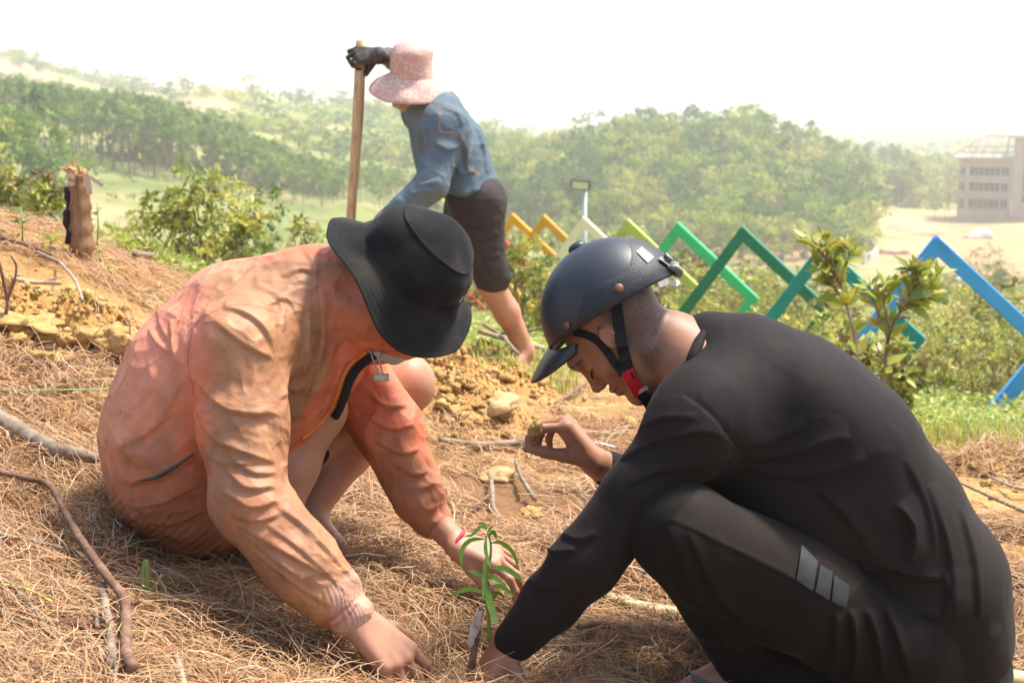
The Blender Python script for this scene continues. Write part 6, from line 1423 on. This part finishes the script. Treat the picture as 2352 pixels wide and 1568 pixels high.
stick([(1390, 1345), (1440, 1333), (1475, 1322)], (4, 5), 'twig between the forearm and the knee', 'brown', .008)
stick([(1330, 1440), (1365, 1432), (1400, 1436)], (9, 9), 'short grey stick by the knee of the black trousers', 'grey', .010)
stick([(1530, 1505), (1560, 1525), (1590, 1542)], (7, 8), 'dark stub of wood beside the sandal', 'brown', .010)
stick([(480, 1365), (520, 1392), (560, 1412)], (6, 6), 'dark stick under the orange sleeve', 'brown', .008)
for pts_, r0, lab in (([P(1395, 1254, 2.98), P(1480, 1278, 2.96), P(1560, 1300, 2.95)], .016, 'yellow bamboo pole seen between the forearm and knee'), ([P(2285, 1462, 2.66), P(2345, 1498, 2.64), P(2450, 1555, 2.60)], .024, 'pale bamboo piece behind the hem of the black shirt')):
    e = empty('bamboo_pole', tuple(pts_[1])); b = MB(); gl = [V3(q[0], q[1], g1(q[0], q[1]) + r0) for q in pts_]; b.tube(spline(gl, 5), r0, 14); b.build('culm', MS['bamboo'], e, True)
    q = (gl[0] + gl[1]) / 2; dd = unit(gl[1] - gl[0]); b = MB(); b.tube([q - dd * .003, q + dd * .003], r0 * 1.1, 14); b.build('node_ring', MS['bamboo'], e, True); tag(e, lab, 'bamboo')
# upright dead twig at the left edge
tw = GP(12, 765); e = empty('dead_twig', tuple(tw)); tag(e, 'upright dark forked twig at the left edge', 'twig'); dt = tw[1]
b = MB(); b.tube(spline([P(2, 765, dt), P(14, 720, dt), P(17, 690, dt), P(7, 640, dt), P(-2, 600, dt)], 5), list(np.linspace(.006, .004, 21)), 7); b.build('shaft', MS['brown'], e, True)
b = MB(); b.tube(spline([P(17, 690, dt), P(34, 642, dt), P(37, 609, dt), P(25, 587, dt)], 5), list(np.linspace(.0045, .002, 16)), 7); b.build('side_branch', MS['brown'], e, True)
for px, py0, py1, lab in ((220, 1265, 1175, 'thin upright stalk beside the forked branch'), (303, 815, 735, 'short upright stalk by the block of soil')):
    g = GP(px, py0); b = MB(); b.tube([g, P(px - 3, (py0 + py1) / 2, g[1]), P(px - 6, py1, g[1])], [.003, .0026, .002], 6); o = b.build('dry_stalk', MS['grey'], None, True); tag(o, lab, 'stalk')

# ---------------------------------------------------------------- clods
def clod(px, py, rp, label, k, m=None, sq=(1, 1, .8), group=None, rot=None, name='soil_clod'):
    g = GP(px, py + rp * .5); s = rp * px2m(g[1]); me = LUMPS[k % 7]
    if m is not None: me = me.copy(); me.materials.clear(); me.materials.append(m)
    o = link(name, me); o.location = g + V3(0, 0, s * sq[2] * .55); o.scale = (s * sq[0], s * sq[1], s * sq[2]); rr_ = np.random.default_rng(int(px * 13 + py)); o.rotation_euler = rot or (rr_.uniform(-.4, .4), rr_.uniform(-.4, .4), rr_.uniform(0, 6.28))
    return tag(o, label, 'clod', group)
clod(72, 720, 76, 'largest flat-topped slab of yellow soil at the left edge', 0, None, (1, .8, .42), rot=(.1, .12, .2)); clod(252, 778, 60, 'squarish block of yellow soil beside the orange jacket', 3, None, (1, .9, .85), rot=(0, .1, .5))
clod(1138, 922, 46, 'largest pale lump of soil on the dug heap', 2, M_CLOD2, (1.15, .9, .72)); clod(1143, 1088, 36, 'flat pale lump of soil on the needles above the sapling', 4, M_CLOD2, (1, .9, .5)); clod(1222, 1168, 30, 'crumbly lump of soil above the raised sleeve', 5, None, (1, 1, .5))
clod(1440, 968, 20, 'dark lump of soil under the chin', 6, None); clod(2268, 1242, 20, 'small yellow lump behind the back of the black shirt', 1, None, (1, 1, .6)); clod(85, 1160, 26, 'yellow lump half buried under the forked branch', 2, None, (1, 1, .4)); clod(160, 1165, 24, 'low brown lump right of the forked branch', 3, None, (1.2, 1, .4))
r = np.random.default_rng(41)
for i in range(17):
    px, py = r.normal(150, 75), r.normal(782, 22)
    if px > 300 or px < 0: px = r.uniform(20, 280)
    clod(px, py, r.uniform(13, 34), 'rough yellow lump in the row of dug clods at left', int(r.integers(0, 7)), None, (1, 1, .75), 'dug clods at left')
for i in range(60):
    px, py = r.normal(1075, 75), r.normal(930, 60)
    if px < 960 or py > 1010 or py < 815: px, py = r.uniform(985, 1190), r.uniform(840, 1000)
    clod(px, py, r.uniform(8, 22), 'rough yellow lump in the freshly dug heap', int(r.integers(0, 7)), None, (1, 1, .75), 'lumps of the dug heap')
for i in range(26):
    px, py = r.uniform(2180, 2352), r.normal(1078, 22); clod(px, py, r.uniform(6, 15), 'orange lump on the bare soil right of the black shirt', int(r.integers(0, 7)), None, (1, 1, .7), 'lumps right of the black shirt')
for i in range(34):
    px, py = r.uniform(1240, 1560), r.uniform(900, 1250) if i < 18 else r.uniform(1300, 1540)
    if py > 1300: px = r.uniform(1380, 1560)
    clod(px, py, r.uniform(5, 12), 'small yellow lump scattered on the needles between the two squatting people', int(r.integers(0, 7)), None, (1, 1, .6), 'scattered lumps in the middle')
for i in range(22):
    px, py = r.uniform(0, 240), r.uniform(650, 1060); clod(px, py, r.uniform(5, 12), 'small yellow lump scattered on the slope at left', int(r.integers(0, 7)), None, (1, 1, .6), 'scattered lumps at left')
held = P(1231, 982, 2.70); o = link('soil_clod', LUMPS[5]); o.location = held; o.scale = (.013, .016, .020); tag(o, 'small crumb of soil pinched in the raised hand', 'clod')

# ---------------------------------------------------------------- sapling
M_SAP = mat('sapling_leaf', [(.14, .30, .03), (.20, .38, .045), (.26, .44, .06)], scale=30, rough=.4, spec=.45, transl=.28)
M_STEM = mat('sapling_stem', [(.20, .30, .06), (.30, .36, .10)], scale=60, rough=.6)
dS = 2.47; sap = empty('sapling', tuple(P(1128, 1545, dS))); tag(sap, 'young long-leaved sapling held between the three hands', 'sapling')
b = MB(); b.tube(spline([P(x, y, dS) for x, y in ((1132, 1555), (1124, 1450), (1120, 1394), (1116, 1347), (1120, 1303), (1126, 1281), (1127, 1248), (1120, 1222))], 5), list(np.linspace(.0042, .0018, 36)), 8); b.build('stem', M_STEM, sap, True)
LV = [([(1113, 1237), (1080, 1240), (1060, 1266), (1061, 1306)], 14, -.03), ([(1118, 1215), (1104, 1209), (1084, 1228), (1063, 1230)], 9, .0), ([(1129, 1246), (1153, 1246), (1179, 1270), (1192, 1310)], 13, .0), ([(1117, 1229), (1115, 1257), (1120, 1284), (1129, 1306)], 11, -.05),
      ([(1129, 1303), (1157, 1304), (1184, 1319), (1204, 1336)], 16, -.02), ([(1115, 1281), (1111, 1314), (1111, 1348), (1109, 1380)], 12, -.05), ([(1116, 1321), (1135, 1325), (1162, 1345)], 15, -.03), ([(1124, 1347), (1148, 1345), (1166, 1356), (1184, 1371)], 13, -.02),
      ([(1107, 1358), (1083, 1352), (1054, 1358), (1027, 1374)], 12, .02), ([(1118, 1350), (1124, 1376), (1133, 1407), (1140, 1440)], 22, -.06), ([(1107, 1323), (1091, 1314), (1074, 1310)], 12, .01), ([(1126, 1363), (1144, 1361), (1160, 1372)], 11, .03), ([(1124, 1229), (1133, 1221), (1141, 1238)], 13, .02), ([(1120, 1222), (1126, 1213), (1132, 1206)], 7, .0), ([(1118, 1216), (1111, 1203), (1096, 1201)], 8, .02)]
for pl, w, dz in LV:
    n = 13; c2 = spline([V3(*q) for q in pl], 6); c2 = [c2[int(round(i))] for i in np.linspace(0, len(c2) - 1, n)]; V = []
    for i, q in enumerate(c2):
        t = i / (n - 1); ww = w * .82 * (math.sin(math.pi * min(t * .96 + .04, 1)) ** .7) / 2 * (1.1 - .2 * t) + .4; p = P(q[0], q[1], dS + dz * t - .004)
        a = c2[max(i - 1, 0)]; e_ = c2[min(i + 1, n - 1)]; tg = unit(CAMX * (e_[0] - a[0]) - CAMU * (e_[1] - a[1])); sd2 = unit(np.cross(tg, CAMB)); sd2 = unit(sd2 + CAMB * .35 * (1 if dz < 0 else -1)); m = ww * px2m(dS)
        V += [p - sd2 * m + CAMB * .25 * m, p - CAMB * .12 * m, p + sd2 * m + CAMB * .25 * m]
    Q = [(3 * i + j, 3 * i + j + 1, 3 * i + 4 + j, 3 * i + 3 + j) for i in range(n - 1) for j in (0, 1)]; link('leaf', mesh_np('leaf', np.array(V), np.array(Q)), M_SAP, sap)
stk = empty('stake', tuple(P(1078, 1560, 2.44))); tag(stk, 'short rough stake wrapped in torn clear plastic beside the sapling', 'stake')
b = MB(); sp = spline([P(x, y, 2.44) for x, y in ((1106, 1396), (1098, 1440), (1090, 1490), (1080, 1545), (1072, 1600))], 6); b.tube(sp, list(np.linspace(.0042, .0075, len(sp)) * (1 + .1 * np.sin(np.arange(len(sp)) * 2.1))), 9); b.build('shaft', MS['brown'], stk, True)
r = np.random.default_rng(5); n = 9; V = []
for i in range(n):
    t = i / (n - 1); x, y = 1104 - 22 * t, 1402 + 78 * t; w = (3 + 6 * math.sin(3 * t)) + 1
    for j in range(4): V.append(P(x + (j - 1.8) * w * .75 + r.normal(0, 1.4), y + r.normal(0, 1.5), 2.428 + r.normal(0, .0035)))
Q = [(4 * i + j, 4 * i + j + 1, 4 * i + 5 + j, 4 * i + 4 + j) for i in range(n - 1) for j in range(3)]
link('plastic_wrap', mesh_np('plastic_wrap', np.array(V), np.array(Q), smooth=False), mat('plastic_film', [(.42, .36, .30), (.68, .62, .56)], scale=60, rough=.25, spec=.6, transl=.4), stk)

# ---------------------------------------------------------------- small things on the ground
def strip(name, pix, w, m, label, cat, lift=.006, up=None, group=None):
    pts = onground(pix, lift); rb_ = ribbon(spline(pts, 5), w, V3(0, -.3, 1) if up is None else up, .0012); o = rb_.build(name, m); return tag(o, label, cat, group)
# spoon
sp0, sp1, sp2 = onground([(1336, 1006), (1362, 1016), (1412, 1026)], .012); M_SPOON = mat('white_plastic', [(.78, .77, .75)], rough=.35, spec=.5); e = empty('spoon', tuple(sp1)); tag(e, 'white plastic spoon on the needles behind the raised wrist', 'spoon')
v, f = lump(90, 3, 0.0, (1, 1, 1)); ax = unit(sp1 - sp0); R_ = frame(V3(0, -.2, 1), ax); v = unit_rows(v); v[:, 2] = np.where(v[:, 2] > 0, -v[:, 2] * .75, v[:, 2]); link('bowl', mesh_np('bowl', (v * V3(.019, .012, .006)) @ R_.T + (sp0 + sp1) / 2, f), M_SPOON, e); ribbon([sp1 - ax * .004, (sp1 + sp2) / 2 + V3(0, 0, .003), sp2], .006, V3(0, -.3, 1), .002).build('handle', M_SPOON, e)
strip('wood_chip', [(1338, 988), (1370, 991), (1402, 993)], .012, MS['pale'], 'flat pale wood chip above the white spoon', 'wood chip')
M_DRY = mat('dry_leaf', [(.36, .24, .15), (.50, .36, .24), (.60, .47, .34)], scale=25, rough=.8, transl=.2)
k = 0
for px, py, rp, a, lab in ((30, 1372, 42, .5, 'large grey-brown dry leaf at the lower left edge'), (130, 650, 24, .4, 'pale dry leaf below the stump'), (560, 1452, 30, -.1, 'brown dry leaf left of the orange cuff'), (690, 1440, 26, .2, 'curled dry leaf under the orange cuff'), (1365, 1395, 26, .7, 'jagged dry leaf by the elbow of the black sleeve'), (1500, 1500, 24, .1, 'dry leaf above the sandal'), (1455, 1318, 20, .5, 'dry leaf between forearm and knee'), (340, 1490, 34, -.2, 'flat dry leaf right of the forked branch'), (620, 1395, 24, .5, 'dark dry leaf under the forearm of the orange jacket'), (130, 1540, 34, .3, 'dry leaf near the bottom left corner'), (860, 1325, 18, .3, 'small dry leaf below the bare toes'), (330, 955, 16, .3, 'small pale dry leaf behind the orange jacket'), (2290, 1420, 18, -.4, 'small dry leaf at the right edge')):
    g = GP(px, py); s = rp * px2m(g[1]); rr_ = np.random.default_rng(700 + k); n = 9; V = []
    for i in range(n):
        t = i / (n - 1); w = .38 * math.sin(math.pi * (t * .92 + .04)) ** .8 * (1 + rr_.normal(0, .12)); 
        for j in (-1, -.5, 0, .5, 1): V.append([(t - .5) * 2 * s, j * w * s, .012 + .22 * s * (abs(j) ** 1.5) * .7 + .25 * s * math.sin(3 * t + k) * .4 + rr_.normal(0, .01 * s)])
    Q = [(5 * i + j, 5 * i + j + 1, 5 * i + 6 + j, 5 * i + 5 + j) for i in range(n - 1) for j in range(4)]; o = link('dry_leaf', mesh_np('dry_leaf', np.array(V), np.array(Q)), M_DRY); o.location = g; o.rotation_euler = (.15 - .1 * (k % 3), -.25, a); tag(o, lab, 'leaf'); k += 1
# green shoots
M_SHOOT = mat('shoot_green', [(.22, .36, .08), (.34, .46, .16)], scale=30, rough=.5, transl=.3)
g = GP(328, 1396); e = empty('green_shoot', tuple(g)); tag(e, 'cut green shoot of broad blades right of the forked branch', 'shoot'); dg = g[1]
for pl, w in (([(328, 1396), (338, 1340), (336, 1285)], .0065), ([(330, 1360), (327, 1320), (331, 1288)], .005), ([(338, 1360), (355, 1345), (372, 1318)], .0045)): ribbon(spline([P(x, y, dg - .005) for x, y in pl], 5), w, CAMB, .0015).build('blade', M_SHOOT, e)
g = GP(350, 1390); b = ribbon([P(350, 1392, g[1]), P(366, 1370, g[1]), P(382, 1346, g[1])], .005, CAMB, .0015); tag(b.build('green_shoot', M_SHOOT), 'single cut green blade right of the green shoot', 'shoot')
strip('grass_blade', [(0, 896), (110, 895), (220, 893), (250, 892)], .006, M_SHOOT, 'long green grass blade lying behind the orange jacket', 'grass blade', .012)
strip('grass_blade', [(0, 1340), (60, 1350), (120, 1380)], .004, mat('yellow_blade', [(.42, .40, .06)], rough=.6), 'yellowing grass blade at the lower left edge', 'grass blade', .02)
def seedling(px, py, hp_, n, leaf, label, seed, pal=((.34, .40, .06), (.42, .44, .08)), lw=.45):
    rr_ = np.random.default_rng(seed); g = GP(px, py); s = px2m(g[1]); h = hp_ * s; e = empty('seedling', tuple(g)); tag(e, label, 'seedling'); top = g + V3(rr_.normal(0, .01), 0, h); b = MB(); b.tube([g - V3(0, 0, .01), (g + top) / 2 + V3(.005, 0, 0), top], [.0035, .003, .002], 6); b.build('stem', M_STEM, e, True)
    t = rr_.uniform(.3, 1, n)[:, None]; c = g + (top - g) * t; a = rr_.uniform(0, 6.28, n); up = unit_rows(np.stack([np.cos(a), np.sin(a), rr_.uniform(-.1, .8, n)], -1)); nr = unit_rows(np.stack([rr_.normal(0, .3, n), rr_.normal(0, .3, n), np.ones(n)], -1)); L = leaf * s * rr_.uniform(.7, 1.2, n)
    for i in range(n):
        V, Q, cc_ = leaf_cards(c[i:i + 1], nr[i:i + 1], up[i:i + 1], L[i:i + 1], L[i:i + 1] * lw, np.array([pal[i % len(pal)]]), .2, .25); link('leaf', mesh_np('leaf', V, Q, attrs={'lcol': cc_}), M_LEAF, e)
seedling(112, 590, 50, 12, 34, 'yellow-green seedling left of the stump', 601); seedling(50, 570, 90, 12, 34, 'dark broad-leaved seedling at the left edge', 602, ((.10, .20, .05), (.16, .26, .06))); seedling(232, 600, 35, 9, 30, 'bright yellow seedling at the right foot of the stump', 603, ((.46, .46, .06), (.40, .44, .07))); seedling(258, 640, 28, 8, 26, 'small yellow seedling below the stump', 604, ((.46, .46, .06), (.40, .44, .07)))
seedling(222, 575, 110, 4, 52, 'seedling with large drooping green leaves right of the stump', 605, ((.22, .40, .06), (.30, .44, .12)), .55); seedling(150, 690, 22, 6, 24, 'tiny green sprout among the left clods', 606); seedling(84, 688, 26, 7, 14, 'tiny dark green sprout beside the slab of soil', 607, ((.05, .12, .04), (.08, .16, .05))); seedling(205, 700, 18, 6, 26, 'tiny yellow sprout above the block of soil', 608); seedling(95, 1025, 20, 4, 18, 'tiny sprout beside the fallen log', 609, ((.2, .4, .06),))
# pine cone, scraps
g = GP(125, 852); e = empty('pine_cone', tuple(g)); tag(e, 'dark dry pine cone on the needles at left', 'pine cone'); s = 18 * px2m(g[1]); M_CONE = mat('cone_brown', [(.10, .05, .045), (.2, .12, .1)], scale=60, rough=.9); b = MB(); b.lathe([(s * .2, 0), (s * .5, s * .2), (s * .4, s * .8), (.001, s)], Matrix.Translation(g), 10); b.build('core', M_CONE, e)
for i in range(26):
    a = i * 2.4; h = s * (.1 + .85 * i / 26); rr2 = s * .75 * math.sin(math.pi * (.15 + .75 * i / 26)); p = g + V3(0, 0, h); dd = V3(math.cos(a), math.sin(a), .45); b = MB(); b.bar(p, p + unit(dd) * rr2, s * .34, s * .08, (0, 0, 1)); b.build('scale', M_CONE, e)
q = GP(2160, 795, 6, 30); o = link('plastic_scrap', mesh_np('plastic_scrap', np.array([[-.09, 0, 0], [.1, -.02, .01], [.12, .03, .05], [-.03, .04, .06], [-.12, .05, .03]]) + q + V3(0, -.3, .12), np.array([[0, 1, 2, 3], [0, 3, 4, 4]])), mat('turquoise', [(.08, .5, .5)], rough=.5)); tag(o, 'turquoise scrap of plastic caught in the thicket', 'scrap')
q = P(2214, 642, 55); gl = empty('garden_lamp', (q[0], 55, g1(q[0], 55))); tag(gl, 'small garden lamp with white cap above the thicket', 'lamp'); b = MB(); b.tube([(q[0], 55, g1(q[0], 55) - .1), tuple(q)], .05, 8); b.build('post', MS['grey'], gl, True); b = MB(); b.lathe([(.06, -.12), (.3, -.02), (.32, .04), (.2, .1), (.01, .13)], Matrix.Translation(q), 20); b.build('cap', mat('lamp_white', [(.75, .75, .73)], rough=.5), gl, True)
